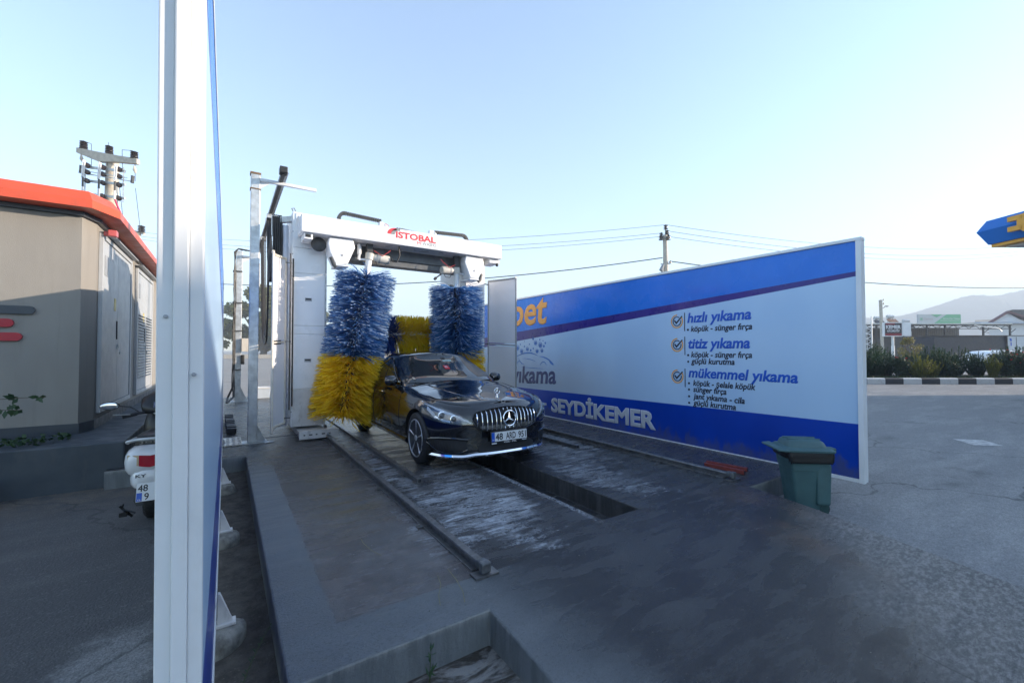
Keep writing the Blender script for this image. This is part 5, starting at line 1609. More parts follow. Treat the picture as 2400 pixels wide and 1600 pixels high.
# wheels
M['tyre'] = mk("tyre_rubber", (.016, .016, .017), .6, var=.25, vs=25, bump=.2, bs=50)
M['rim'] = mk("silver_grey_alloy", (.58, .60, .64), .32, metal=.7, var=.08, vs=6)
M['rim_dark'] = mk("dark_alloy_barrel", (.05, .052, .058), .4, metal=.6, var=.2)
def wheel(y, s):
    c = W(s * .790, y, .328); ax = Vector((s, 0, 0))
    q = MB(); q.lathe([(-.115, .235), (-.112, .300), (-.095, .322), (-.06, .328), (.06, .328), (.085, .322), (.098, .300), (.104, .270), (.102, .243), (.09, .236)], c, ax, 56)
    ty = q.build("wheel", M['tyre'], car, smooth=True, sharp=50)
    q = MB()
    for k in range(44):
        a = 2 * PI * k / 44; d = Vector((0, math.cos(a), math.sin(a))); t = Vector((0, -math.sin(a), math.cos(a)))
        for off in (-.055, .055): q.obox(c + ax * off + d * .3285, ax * .022, (t + ax * .25).normalized() * .004, d * .0016)
    q.build("tread", M['black'], ty)
    q = MB()
    q.lathe([(.02, .01), (.02, .20), (.075, .226), (.092, .240), (.100, .2425), (.100, .236), (.092, .229)], c, ax, 48, 0)
    q.build("rim_barrel", M['rim_dark'], ty, smooth=True, sharp=40)
    q = MB(); q.ring(c + ax * .094, ax, .2255, .241, .012, 56); q.build("rim_edge", M['rim'], ty, bevel=.003)
    q = MB(); q.ring(c + ax * -.02, ax, .07, .165, .02, 40); q.build("brake_disc", M['galv'], ty)
    q = MB()
    for k in range(5):
        a = 2 * PI * k / 5 + (PI / 2 if s < 0 else PI / 2); d = Vector((0, math.cos(a), math.sin(a))); t = Vector((0, -math.sin(a), math.cos(a)))
        P = lambda r, w, h: c + d * r + t * w + ax * h
        # each star spoke: a ridge between two flanks, tapering to the rim
        vs = [P(.030, -.042, .070), P(.030, .042, .070), P(.030, 0, .092), P(.145, -.030, .080), P(.145, .030, .080), P(.145, 0, .098), P(.232, -.013, .092), P(.232, .013, .092), P(.232, 0, .104),
              P(.030, -.034, .035), P(.030, .034, .035), P(.145, -.022, .045), P(.145, .022, .045), P(.232, -.010, .070), P(.232, .010, .070)]
        fs = [(0, 3, 5, 2), (2, 5, 4, 1), (3, 6, 8, 5), (5, 8, 7, 4), (0, 9, 11, 3), (3, 11, 13, 6), (1, 4, 12, 10), (4, 7, 14, 12), (9, 10, 12, 11), (11, 12, 14, 13), (6, 13, 14, 7, 8), (0, 2, 1, 10, 9)]
        q.add(vs, fs)
    sp = q.build("spoke", M['rim'], ty)
    bm = bmesh.new(); bm.from_mesh(sp.data); bmesh.ops.recalc_face_normals(bm, faces=bm.faces[:]); bm.to_mesh(sp.data); bm.free()
    b = sp.modifiers.new("bevel", 'BEVEL'); b.width = .003; b.segments = 2
    q = MB(); q.lathe([(.05, .045), (.098, .036), (.101, .030), (.101, .0)], c, ax, 24); q.build("hub_cap", M['rim'], ty, smooth=True)
for y, s in WHEELS: wheel(y, s)
# tail lamps
for s in (-1, 1):
    patch("tail_lamp", body, lin(2.25, 2.75, 14), lambda u: .72, lambda u: .92, .006, mk("red_lens", (.25, .005, .008), .15, coat=.6), side=s)
# ================================================================== wheelie bin
M['bin'] = mk("teal_green_polyethylene", (.050, .112, .115), .42, var=.10, vs=5, bump=.06, bs=150, dirt=.18, dirtcol=(.10, .12, .11))
bt = thing("wheelie_bin", (5.12, 2.08, -.25), "teal green wheelie bin with a black liner bulging under its lid", "bin")
BA = R(-42)                       # the hinge side points left of the line of sight
bu = Vector((math.cos(BA), math.sin(BA), 0)); bvv = Vector((-bu.y, bu.x, 0)); bc = Vector((5.12, 2.08, 0)); BS = .745; BH = .82
def BP(u, v, z): return bc + bu * u * BS + bvv * v * BS + UP * (-.25 + (z + .26) * BH)
def rrect(a, b, r, n=5):
    pts = []
    for cx, cy, a0 in ((a - r, b - r, 0), (-a + r, b - r, 90), (-a + r, -b + r, 180), (a - r, -b + r, 270)):
        for i in range(n + 1):
            an = R(a0 + 90 * i / n); pts.append((cx + r * math.cos(an), cy + r * math.sin(an)))
    return pts
def bloft(q, secs, cap=True, m=0):
    """secs: (z, half-u, half-v, radius, shift-u)"""
    n = 24; vs = []; fs = []
    for z, a, b, r, su in secs: vs += [BP(x + su, y, z) for x, y in rrect(a, b, r)]
    for k in range(len(secs) - 1):
        for i in range(n): fs.append((k * n + i, k * n + (i + 1) % n, (k + 1) * n + (i + 1) % n, (k + 1) * n + i))
    if cap: fs += [tuple(range(n))[::-1], tuple((len(secs) - 1) * n + i for i in range(n))]
    q.add(vs, fs, m)
b0 = -.26
q = MB(); bloft(q, [(b0, .185, .175, .03, .02), (b0 + .05, .19, .18, .035, .02), (b0 + .42, .225, .21, .04, .01), (b0 + .56, .24, .222, .04, .005), (b0 + .565, .247, .229, .04, .005), (b0 + .74, .268, .242, .04, 0), (b0 + .745, .283, .256, .045, 0), (b0 + .78, .283, .256, .045, 0), (b0 + .781, .25, .22, .04, 0), (b0 + .5, .2, .18, .04, 0)])
bb = q.build("bin_body", M['bin'], bt, smooth=True, sharp=30)
# moulded column on the right-hand corner, with the foot recess's shade painted as a dark plate
q = MB()
for sv in (-1,):
    q.prism([(0, 0), (.13, 0), (.145, .42), (.0, .42)], BP(.075, -.232, b0 + .14), bu, UP, bvv * .05)
q.build("moulded_rib", M['bin'], bb, bevel=.02)
q = MB(); q.prism([(0, 0), (.075, 0), (.085, .12), (.02, .13), (.0, .09)], BP(.13, -.1935, b0 + .0), bu, UP, bvv * .012); q.build("foot_recess", mk("shadowed_teal_recess", (.02, .062, .06), .6), bb)
# lid, dished with a raised crown and a lip at the hinge
q = MB(); lz = b0 + .835
bloft(q, [(lz - .035, .315, .278, .06, .0), (lz - .012, .318, .281, .06, .0), (lz - .008, .305, .268, .06, 0), (lz + .012, .285, .245, .07, -.005), (lz + .018, .255, .215, .08, -.01), (lz + .075, .232, .190, .08, -.015), (lz + .098, .20, .16, .08, -.015), (lz + .104, .10, .07, .06, -.015)])
ld = q.build("lid", M['bin'], bt, smooth=True, sharp=40)
q = MB()
q.prism([(-.24, 0), (.24, 0), (.20, .10), (-.20, .10)], BP(-.30, 0, lz - .03), bvv, -bu, UP * .022)
q.build("lid_handle", M['bin'], ld, bevel=.008)
for sgn in (-1, 1):
    q = MB(); q.obox(BP(.305, sgn * .13, lz - .015), bu * .03, bvv * .05, UP * .025); q.build("hinge", M['bin'], ld, bevel=.01)
for sgn in (-.07, .07):
    q = MB(); q.obox(BP(-.015, sgn, lz + .1045), bu * .16, bvv * .012, UP * .004); q.build("lid_rib", M['bin'], ld, bevel=.003)
# liner bag folded over the rim
rnd = random.Random(9); q = MB(); n = 96; rows = 9; vs = []; fs = []
base = []
rr = rrect(.292, .264, .05, 23)
for k in range(rows):
    t = k / (rows - 1)
    for i, (x, y) in enumerate(rr):
        sag = .012 + .13 * (.5 + .5 * math.sin(2 * PI * i / n - 2.9)) ** 1.6 + .014 * math.sin(i * .7) + .010 * math.sin(i * 1.9)
        z = b0 + .800 - t * sag
        puff = 1 + .018 * math.sin(PI * t) + .012 * math.sin(i * .9 + t * 7) * t
        vs.append(BP(x * puff, y * puff, z + rnd.gauss(0, .0015)))
for k in range(rows - 1):
    for i in range(n): fs.append((k * n + i, k * n + (i + 1) % n, (k + 1) * n + (i + 1) % n, (k + 1) * n + i))
q.add(vs, fs)
lin_ = q.build("liner_bag", mk("black_bin_liner", (.006, .006, .007), .38, var=.2, vs=9, bump=.5, bs=60), bt, smooth=True, sharp=180)
sm = lin_.modifiers.new("solid", 'SOLIDIFY'); sm.thickness = .002
for sv in (-1, 1):
    q = MB(); q.lathe([(-.025, .05), (-.02, .07), (.02, .07), (.025, .05)], BP(.17, sv * .14, b0 + .085), bvv, 20); q.build("wheel", M['black'], bt, smooth=True)

# two red square tubes
for k, (a, b, lab) in enumerate((((5.02, 3.13), (5.06, 2.66), "short red oxide steel tube on the wet floor, the nearer of a pair"), ((5.12, 3.17), (5.20, 2.70), "short red oxide steel tube on the wet floor, the one nearer the sign wall"))):
    q = MB(); q.bar((*a, .026), (*b, .026), .045, .045); d = (Vector((*b, .026)) - Vector((*a, .026))).normalized()
    q.bar(Vector((*b, .026)) - d * .002, Vector((*b, .026)) + d * .0015, .034, .034, 1)
    tag(q.build("steel_tube", [M['rust_red'], M['black']], bevel=.004), lab, "steel tube", "red steel tubes on the floor")

# ================================================================== motor scooter
sct = thing("motor_scooter", (-.60, 6.1, GZ), "white motor scooter parked behind the left sign, seen from the rear", "scooter")
sx, sy = -.60, 5.45
def SP(x, y, z): return Vector((sx + x, sy + y, GZ + z))
M['sc_white'] = mk("white_scooter_plastic", (.74, .75, .76), .22, var=.02, coat=.6)
M['sc_black'] = mk("black_scooter_plastic", (.012, .012, .013), .35, var=.2)
M['lens_red'] = mk("red_tail_lens", (.40, .008, .02), .12, coat=1)
M['lens_amb'] = mk("amber_clear_lens", (.55, .42, .26), .12, coat=1)
def sloft(name, secs, mat, parent=sct, n=20, ex=.75):
    """secs: (y, z, half width, half height)"""
    q = MB(); vs = []; fs = []
    for (y, z, a, b) in secs:
        for i in range(n):
            an = 2 * PI * i / n; c, s = math.cos(an), math.sin(an)
            vs.append(SP(a * abs(c) ** ex * (1 if c > 0 else -1), y, z + b * abs(s) ** ex * (1 if s > 0 else -1)))
    for k in range(len(secs) - 1):
        for i in range(n): fs.append((k * n + i, k * n + (i + 1) % n, (k + 1) * n + (i + 1) % n, (k + 1) * n + i))
    fs += [tuple(range(n))[::-1], tuple((len(secs) - 1) * n + i for i in range(n))]
    q.add(vs, fs); o = q.build(name, mat, parent, smooth=True, sharp=50)
    bm = bmesh.new(); bm.from_mesh(o.data); bmesh.ops.recalc_face_normals(bm, faces=bm.faces[:]); bm.to_mesh(o.data); bm.free()
    return o
tail = sloft("tail_fairing", [(-.03, .61, .12, .05), (-.01, .60, .165, .11), (.05, .585, .20, .155), (.15, .575, .215, .175), (.40, .56, .21, .17), (.8, .52, .19, .15), (1.0, .45, .15, .12)], M['sc_white'])
sloft("tail_lower", [(-.035, .44, .08, .05), (.0, .43, .13, .11), (.1, .42, .165, .13), (.3, .40, .17, .13), (.5, .42, .15, .12)], M['sc_white'])
sloft("seat", [(.10, .745, .08, .03), (.14, .76, .14, .05), (.4, .77, .16, .055), (.7, .76, .14, .05), (.95, .74, .09, .03)], M['sc_black'])


for (x0, x1, m, nm) in ((-.175, -.085, 'lens_amb', "indicator"), (-.083, .083, 'lens_red', "tail_light"), (.085, .175, 'lens_amb', "indicator")):
    q = MB(); vs = []; fs = []; nn = 8
    for r_ in range(2):
        for i in range(nn + 1):
            x = x0 + (x1 - x0) * i / nn
            yb = .062 * (abs(x) / .18) ** 2.2 - .047
            hw = .055 * (1 - .35 * (abs(x) / .18) ** 2)
            up = .03 * (abs(x) / .18)
            for zz in (-hw, hw): vs.append(SP(x, yb + .03 * r_, .60 + zz + up))
    st_ = 2 * (nn + 1)
    for i in range(nn):
        fs.append((2 * i, 2 * i + 2, 2 * i + 3, 2 * i + 1)); fs.append((2 * i + 1, 2 * i + 3, st_ + 2 * i + 3, st_ + 2 * i + 1)); fs.append((st_ + 2 * i, st_ + 2 * i + 2, 2 * i + 2, 2 * i))
    fs += [(0, 1, st_ + 1, st_), (2 * nn, st_ + 2 * nn, st_ + 2 * nn + 1, 2 * nn + 1)]
    q.add(vs, fs); q.build(nm, M[m], tail, smooth=True, sharp=40)
q = MB(); q.tube([SP(-.16, .45, .76), SP(-.19, .12, .77), SP(-.17, -.02, .80), SP(-.10, -.04, .815), SP(.10, -.04, .815), SP(.17, -.02, .80), SP(.19, .12, .77), SP(.16, .45, .76)], .016, 10)
q.build("grab_rail", M['galv'], sct, smooth=True)
q = MB(); q.prism([(-.13, 0), (.13, 0), (.10, .09), (-.10, .09)], SP(0, -.005, .755), (1, 0, 0), (0, .1, 1), (0, .03, 0)); q.build("back_pad", M['sc_black'], sct, bevel=.01)
text("lettering", "JBI", SP(-.085, -.008, .775), .12, .03, (1, 0, 0), (0, .1, 1), M['b_grey'], sct, bold=.01, capref="A", lift=.001)
text("lettering", "KY", SP(-.105, -.045, .455), .08, .03, (1, 0, 0), (0, .15, 1), M['txt_k'], sct, bold=.03, capref="A", lift=.001)
q = MB(); q.prism([(-.10, .22), (.10, .22), (.125, .03), (.10, -.02), (-.10, -.02), (-.125, .03)], SP(0, -.02, .20), (1, 0, 0), (0, .35, 1), (0, .02, 0)); q.build("mudguard", M['sc_black'], sct, bevel=.01)
pc2 = SP(.0, -.055, .315); pu2 = Vector((0, .30, 1)).normalized(); pn2 = Vector((1, 0, 0)).cross(pu2)
q = MB(); q.obox(pc2, (.095, 0, 0), pu2 * .085, pn2 * .004); npl = q.build("number_plate", M['plate_w'], sct)
q = MB(); q.obox(pc2 + Vector((-.072, 0, 0)) - pu2 * .043 + pn2 * .0045, (.020, 0, 0), pu2 * .038, pn2 * .002); q.build("plate_band", M['plate_b'], npl)
X1 = (1, 0, 0)
text("plate_text", "48", pc2 + Vector((-.085, 0, 0)) + pu2 * .008 + pn2 * .004, .075, .062, X1, pu2, M['txt_k'], npl, bold=.02, capref="A", lift=.001)
text("plate_text", "9", pc2 + Vector((-.035, 0, 0)) - pu2 * .072 + pn2 * .004, .035, .062, X1, pu2, M['txt_k'], npl, bold=.02, capref="A", lift=.001)
text("plate_text", "TR", pc2 + Vector((-.086, 0, 0)) - pu2 * .078 + pn2 * .0065, .028, .016, X1, pu2, M['txt_w'], npl, bold=.01, capref="A", lift=.001)
def swheel(y):
    c = SP(0, y, .235); q = MB(); q.lathe([(-.05, .15), (-.055, .20), (-.03, .232), (0, .238), (.03, .232), (.055, .20), (.05, .15)], c, (1, 0, 0), 36); w_ = q.build("wheel", M['tyre'], sct, smooth=True)
    q = MB(); q.lathe([(-.045, .152), (-.02, .05), (.02, .05), (.045, .152)], c, (1, 0, 0), 24); q.build("rim", M['rim'], w_, smooth=True)
swheel(.18); swheel(1.45)
q = MB(); q.lathe([(0, .03), (.05, .055), (.45, .06), (.6, .03)], SP(.19, .05, .28), (0, 1, -.05), 14); q.build("exhaust", M['sc_black'], sct, smooth=True)
q = MB(); q.tube([SP(-.10, -.02, .12), SP(-.20, -.01, .17), SP(-.19, -.02, .22)], .008, 6); q.box(sx - .22, sx - .16, sy - .03, sy + .02, GZ + .10, GZ + .14); q.tube([SP(-.13, .02, .08), SP(-.22, .0, .20)], .012, 6); q.build("footrest", M['sc_black'], sct)
sloft("front_shield", [(1.02, .62, .10, .20), (1.10, .70, .19, .30), (1.22, .72, .20, .32), (1.34, .70, .12, .22)], M['sc_black'])
q = MB(); q.tube([SP(-.34, .98, .93), SP(-.22, 1.02, .955), SP(0, 1.06, .96), SP(.22, 1.02, .955), SP(.34, .98, .93)], .016, 8); q.tube([SP(-.36, .975, .925), SP(-.24, 1.01, .95)], .022, 10)
hb2 = q.build("handlebar", M['sc_black'], sct, smooth=True)
q = MB(); q.tube([SP(-.29, .96, .95), SP(-.42, .88, .965)], .006, 6); q.build("brake_lever", M['galv'], hb2)
sloft("cowl", [(.98, .98, .10, .03), (1.02, 1.0, .20, .07), (1.10, 1.05, .22, .12), (1.22, 1.08, .16, .12), (1.30, 1.02, .06, .05)], M['sc_black'])
sloft("handlebar_fairing", [(.97, .955, .05, .02), (1.0, .965, .10, .045), (1.05, .97, .10, .05), (1.1, .97, .05, .02)], M['sc_white'], hb2)
q = MB(); q.obox(SP(-.02, .985, 1.045), (.07, 0, 0), Vector((0, .5, .85)).normalized() * .035, Vector((0, -.85, .5)) * .004); q.build("instrument", mk("dial_glass", (.12, .13, .19), .1, var=.5, vs=40), hb2)
for s in (-1, 1):
    q = MB(); q.tube([SP(s * .22, 1.02, .965), SP(s * .30, 1.04, 1.03), SP(s * .40, 1.04, 1.045)], .007, 8)
    ml = q.build("mirror_stalk", M['sc_black'], hb2, smooth=True)
    q = MB(); q.sphere((0, 0, 0), (.085, .022, .045), 18); c_ = SP(s * .475, 1.04, 1.05); q.v = [(c_.x + x, c_.y + y, c_.z + z) for x, y, z in q.v]; q.build("mirror_shell", M['sc_black'], ml, smooth=True)
    q = MB(); q.sphere((0, 0, 0), (.078, .006, .039), 18); q.v = [(c_.x + x, c_.y - .020 + y, c_.z + z) for x, y, z in q.v]; q.build("mirror_glass", mk("mirror_glass", (.8, .82, .85), .03, metal=1), ml, smooth=True)

# ================================================================== poles and wires
def insulator(q, c, h=.42, r=.15, ax=(0, 0, 1), sheds=5, m=0):
    pr = [(0, r * .35)]
    for k in range(sheds):
        z = h * (k + .15) / sheds
        pr += [(z, r * .4), (z + h * .03, r * (1 - .05 * k)), (z + h * .08, r * .95), (z + h * .14, r * .42)]
    pr += [(h, r * .3), (h * 1.05, .01)]
    q.lathe(pr, c, ax, 14, m)
M['porc'] = mk("brown_porcelain", (.035, .022, .020), .2, var=.2)
M['cable_red'] = mk("red_cable_jacket", (.50, .03, .09), .4)
f0 = 25.0
def E(l, z, df=0.0): return S(f0 + df, l, z)
ep = thing("transformer_pole", E(-23.65, GZ), "cream concrete pole with crossarm, brown insulators and red cables rising behind the kiosk", "power pole")
q = MB(); q.tube([E(-23.7, GZ - .3), E(-23.62, 12.55)], [.42, .30], 18); q.build("pole", M['conc_pole'], ep, smooth=True)
q = MB()
tl, tr_ = -25.38, -21.82
pts = [(tl, 12.98), (tl, 13.28), (-23.62, 12.92), (tr_, 12.62), (tr_, 12.30), (-23.15, 12.42), (-24.0, 12.42)]
for a in (0,): q.prism(pts, S(f0 - .42, 0, 0), SR, UP, SF * .22)
q.build("crossarm", M['conc_pole'], ep, bevel=.03)
for (l, z) in ((-25.05, 13.22), (-23.55, 12.95), (-22.08, 12.62)):
    q = MB(); insulator(q, E(l, z, -.3), .46, .20); q.build("insulator", M['porc'], ep, smooth=True, sharp=60)
for a, b in (((-25.05, 13.7), (-24.55, 13.5)), ((-24.55, 13.5), (-24.52, 12.2)), ((-22.15, 13.1), (-22.75, 13.15)), ((-22.75, 13.15), (-22.70, 12.0)), ((-23.55, 13.6), (-23.6, 12.2)), ((-25.15, 13.0), (-24.85, 11.75)), ((-21.98, 12.4), (-21.95, 11.3)), ((-21.93, 10.9), (-21.55, 8.1)), ((-22.9, 11.3), (-22.55, 8.6))):
    q = MB(); q.tube([E(a[0], a[1], -.35), E(b[0], b[1], -.35)], .014, 6); q.build("jumper_wire", M['dkgrey'], ep)
# steel frame with three switch columns
q = MB()
for z0, z1 in ((12.08, 11.82), (11.28, 11.05), (10.52, 10.25)): q.bar(E(-24.7, z0, -.5), E(-22.4, z1, -.5), .10, .13)
q.bar(E(-25.1, 11.75, -.5), E(-21.95, 11.2, -.6), .05); q.bar(E(-24.95, 11.85, -.6), E(-22.2, 11.4, -.6), .04)
q.bar(E(-22.5, 12.05, -.5), E(-22.5, 10.05, -.5), .11, .05); q.bar(E(-24.72, 12.2, -.5), E(-24.72, 10.6, -.5), .06, .05)
q.bar(E(-24.85, 11.7, -.5), E(-24.78, 9.6, -.5), .04); q.bar(E(-22.95, 11.1, -.4), E(-22.85, 8.6, -.4), .055)
q.build("switch_frame", M['galv'], ep)
for l, dz in ((-24.5, 0), (-23.58, -.12), (-22.66, -.24)):
    for z in (12.12, 11.72, 11.22, 10.45):
        q = MB(); insulator(q, E(l, z + dz, -.55), .22, .14, -SF + SR * .3, 3); q.build("insulator", M['porc'], ep, smooth=True, sharp=60)
    q = MB(); q.tube([E(l - .05, 12.35 + dz, -.8), E(l - .05, 11.35 + dz, -.85)], .045, 8); q.tube([E(l + .05, 12.3 + dz, -.8), E(l + .05, 11.4 + dz, -.85)], .025, 8); q.tube([E(l, 10.8 + dz, -.85), E(l, 10.3 + dz, -.85)], [.05, .06], 8); q.build("fuse_holder", M['alu'], ep)
    q = MB(); q.tube([E(l, 11.35 + dz, -.85), E(l, 10.8 + dz, -.85)], .05, 8); q.build("fuse_tube", M['dkgrey'], ep)
for l, z, h in ((-24.88, 11.7, .42), (-21.9, 11.1, .42)):
    q = MB(); q.tube([E(l, z, -.6), E(l + .03, z + h, -.6)], .085, 10); q.build("arrester", M['dkgrey'], ep)
for l, z in ((-25.08, 12.6), (-21.98, 11.95)):
    q = MB(); q.tube([E(l, z + .25, -.4), E(l + .03, z, -.4), E(l + .08, z - .2, -.4)], [.03, .09, .03], 8); q.build("tension_insulator", M['conc_pole'], ep)
q = MB(); q.tube([E(-23.6, 10.25, -.85), E(-23.45, 9.9, -.85), E(-23.25, 9.5, -.8), E(-23.22, 9.0, -.7), E(-23.3, 8.4, -.6)], .05, 8); q.build("power_cable", M['cable_red'], ep, smooth=True)
q = MB(); q.tube([E(-22.66, 10.1, -.85), E(-22.5, 9.7, -.85), E(-22.3, 9.2, -.8), E(-22.2, 8.6, -.75), E(-22.3, 8.25, -.7), E(-22.6, 8.4, -.7), E(-22.9, 8.65, -.6)], .045, 8)
q.build("power_cable", M['cable_red'], ep, smooth=True)

up = thing("utility_pole", S(30, 10.86, GZ), "concrete utility pole with insulators rising behind the middle of the blue sign wall", "power pole")
q = MB(); q.tube([S(30, 10.95, GZ - .3), S(30, 10.82, 9.6)], [.24, .15], 16); q.build("pole", M['conc_pole'], up, smooth=True)
q = MB(); q.tube([S(30, 10.84, 9.5), S(30, 10.87, 10.0)], .05, 8); q.bar(S(30, 10.5, 9.35), S(30, 11.1, 9.62), .07); q.bar(S(29.8, 10.4, 9.2), S(29.8, 11.05, 9.5), .06); q.bar(S(30, 10.5, 7.55), S(30, 11.2, 7.6), .06); q.build("crossarm", M['steel'], up)
for l, z, df in ((10.87, 10.0, 0), (10.56, 9.45, 0), (10.98, 9.62, 0), (10.45, 9.18, -.2), (10.98, 9.2, -.2)):
    q = MB(); insulator(q, S(30 + df, l, z), .34, .16, sheds=3); q.build("insulator", M['porc'], up, smooth=True, sharp=60)
q = MB(); insulator(q, S(29.85, 11.12, 7.56), .2, .12, sheds=2); q.build("insulator", M['porc'], up, smooth=True)
q = MB(); q.tube([S(29.8, 10.62, 7.5), S(29.8, 10.45, 7.1), S(29.8, 10.6, 6.9)], [.09, .14, .05], 10); q.build("lamp", M['grey'], up, smooth=True)
def wire(a, b, sag, r, label, group="overhead wires"):
    a = Vector(a); b = Vector(b); n = 24
    pts = [a.lerp(b, i / n) - UP * sag * 4 * (i / n) * (1 - i / n) for i in range(n + 1)]
    q = MB(); q.tube(pts, r, 6); tag(q.build("overhead_wire", M['dkgrey'], smooth=True), label, "wire", group)
top = S(30, 10.87, 10.32)
wire(S(30, 10.87, 10.34), S(44, -40, 13.9), 1.3, .014, "thin overhead wire from the pole top to the left, uppermost of three")
wire(S(30, 10.56, 9.75), S(44, -40, 13.5), 1.4, .014, "thin overhead wire from the pole to the left, middle of three")
wire(S(29.8, 10.45, 9.45), S(44, -40, 13.2), 1.5, .014, "thin overhead wire from the pole to the left, lowest of three")
wire(S(30, 10.87, 10.34), S(52, 62, 14.3), 1.0, .016, "thin overhead wire from the pole to the right, uppermost of three")
wire(S(30, 10.98, 9.9), S(52, 62, 13.55), 1.05, .016, "thin overhead wire from the pole to the right, middle of three")
wire(S(29.8, 10.98, 9.45), S(52, 62, 13.15), 1.05, .016, "thin overhead wire from the pole to the right, lowest of three")
wire(S(29.9, 10.6, 7.98), S(40, -38, 8.6), 1.5, .035, "thick dark twisted cable sagging from the pole to the left behind the gantry")
wire(S(29.85, 11.12, 7.72), S(40, 56, 7.6), .9, .035, "thick dark twisted cable from the pole to the right, above the far sheds")

# far small arm with insulator behind the kiosk
q = MB(); q.bar(S(36, -32.2, 11.6), S(36, -31.2, 11.35), .16); insulator(q, S(36, -31.45, 11.45), .6, .28, m=1); q.tube([S(36, -31.7, GZ), S(36, -31.7, 11.5)], .15, 8)
tag(q.build("power_pole", [M['conc_pole'], M['porc']]), "far concrete pole whose arm and insulator show low over the vermilion roof edge", "power pole")

# ================================================================== foliage
def leaf_mat(name, lo, hi, rough=.55, trans=.25):
    g = G(name); c = g.mix(g.island(), lo, hi); g.set(Base_Color=c, Roughness=rough)
    tr = g.t.nodes.new("ShaderNodeBsdfTranslucent"); g.put(tr.inputs[0], c)
    mx = g.t.nodes.new("ShaderNodeMixShader"); mx.inputs[0].default_value = trans
    g.t.links.new(g.p.outputs[0], mx.inputs[1]); g.t.links.new(tr.outputs[0], mx.inputs[2]); g.t.links.new(mx.outputs[0], g.out.inputs[0])
    return g.mat
M['lf_tree'] = leaf_mat("olive_tree_leaf", (.10, .12, .03), (.24, .23, .06), trans=.4)
M['lf_dark'] = leaf_mat("dark_green_frond", (.016, .045, .015), (.045, .095, .030))
M['lf_lime'] = leaf_mat("yellow_green_frond", (.17, .17, .012), (.28, .27, .025))
M['lf_rose'] = leaf_mat("rose_leaf", (.020, .038, .014), (.055, .080, .030))
M['lf_gold'] = leaf_mat("golden_leaf", (.12, .11, .015), (.26, .22, .04))
M['petal'] = leaf_mat("red_petal", (.42, .01, .015), (.58, .03, .03))
M['grass'] = leaf_mat("grass_blade", (.03, .055, .015), (.08, .11, .03))
def leaves(q, rnd, c, rad, n, s, m=0):
    c = Vector(c)
    for _ in range(n):
        d = Vector((rnd.gauss(0, 1), rnd.gauss(0, 1), rnd.gauss(0, 1))).normalized() * (rnd.random() ** .45)
        p = c + Vector((d.x * rad[0], d.y * rad[1], d.z * rad[2]))
        a = Vector((rnd.gauss(0, 1), rnd.gauss(0, 1), rnd.gauss(0, .6))).normalized(); b = a.orthogonal().normalized()
        an = rnd.uniform(0, 6.3); b = b * math.cos(an) + a.cross(b) * math.sin(an)
        k = s * rnd.uniform(.6, 1.3)
        q.add([p - a * k * .5, p + b * k * .28, p + a * k * .5, p - b * k * .28], [(0, 1, 2, 3)], m)
def tree(name, base, h, w, label, mat, seed, leaf=.35, n=2600, cat="tree", trunk_h=.25, group=None):
    rnd = random.Random(seed); base = Vector(base)
    t = thing(name, base, label, cat, group)
    q = MB()
    q.tube([base - UP * .2, base + Vector((w * .02, 0, h * trunk_h)), base + Vector((w * .01, .1, h * .6))], [w * .045, w * .032, w * .012], 8)
    cl = []
    for k in range(13):
        a = rnd.uniform(0, 6.28); r = w * .5 * rnd.uniform(.25, .85); z = h * rnd.uniform(trunk_h + .08, .92)
        r *= math.sin(PI * min(1, (z / h - trunk_h + .15) / (1.15 - trunk_h))) ** .6
        c = base + Vector((r * math.cos(a), r * math.sin(a), z)); cl.append(c)
        q.tube([base + UP * h * trunk_h * rnd.uniform(.7, 1.5), base.lerp(c, .6) + UP * h * .08, c], [w * .018, w * .010, w * .004], 6)
    q.build("trunk", M['wood'], t, smooth=True)
    q = MB()
    for c in cl: leaves(q, rnd, c, (w * .17, w * .17, h * .12), n // 13, leaf)
    q.build("crown", mat, t)
    return t
# trees beyond the far road on the left
tree("leafy_tree", (7.2, 118, -.2), 17, 20, "olive green tree beyond the far road, left of the near galvanised post", M['lf_tree'], 1, .85, 15000, trunk_h=.10, group="trees beyond the far road")
tree("leafy_tree", (16.0, 124, -.2), 14.5, 17, "olive green tree beyond the far road, right of the near galvanised post", M['lf_tree'], 2, .85, 12000, trunk_h=.08, group="trees beyond the far road")
tree("leafy_tree", (-3.5, 122, -.2), 12, 16, "olive green tree beyond the far road, hidden mostly by the left sign edge", M['lf_tree'], 3, .85, 9000, trunk_h=.08, group="trees beyond the far road")
tree("bush", (11.5, 114, -.2), 7, 10, "dense low bush at the foot of the trees beyond the far road", M['lf_dark'], 4, .7, 7000, cat="bush", trunk_h=.05)
q = MB(); q.box(-60, 60, 108, 108.5, GZ - .2, .62)
tag(q.build("road_barrier", M['concrete']), "long low concrete barrier along the far road on the left, below the trees", "barrier")

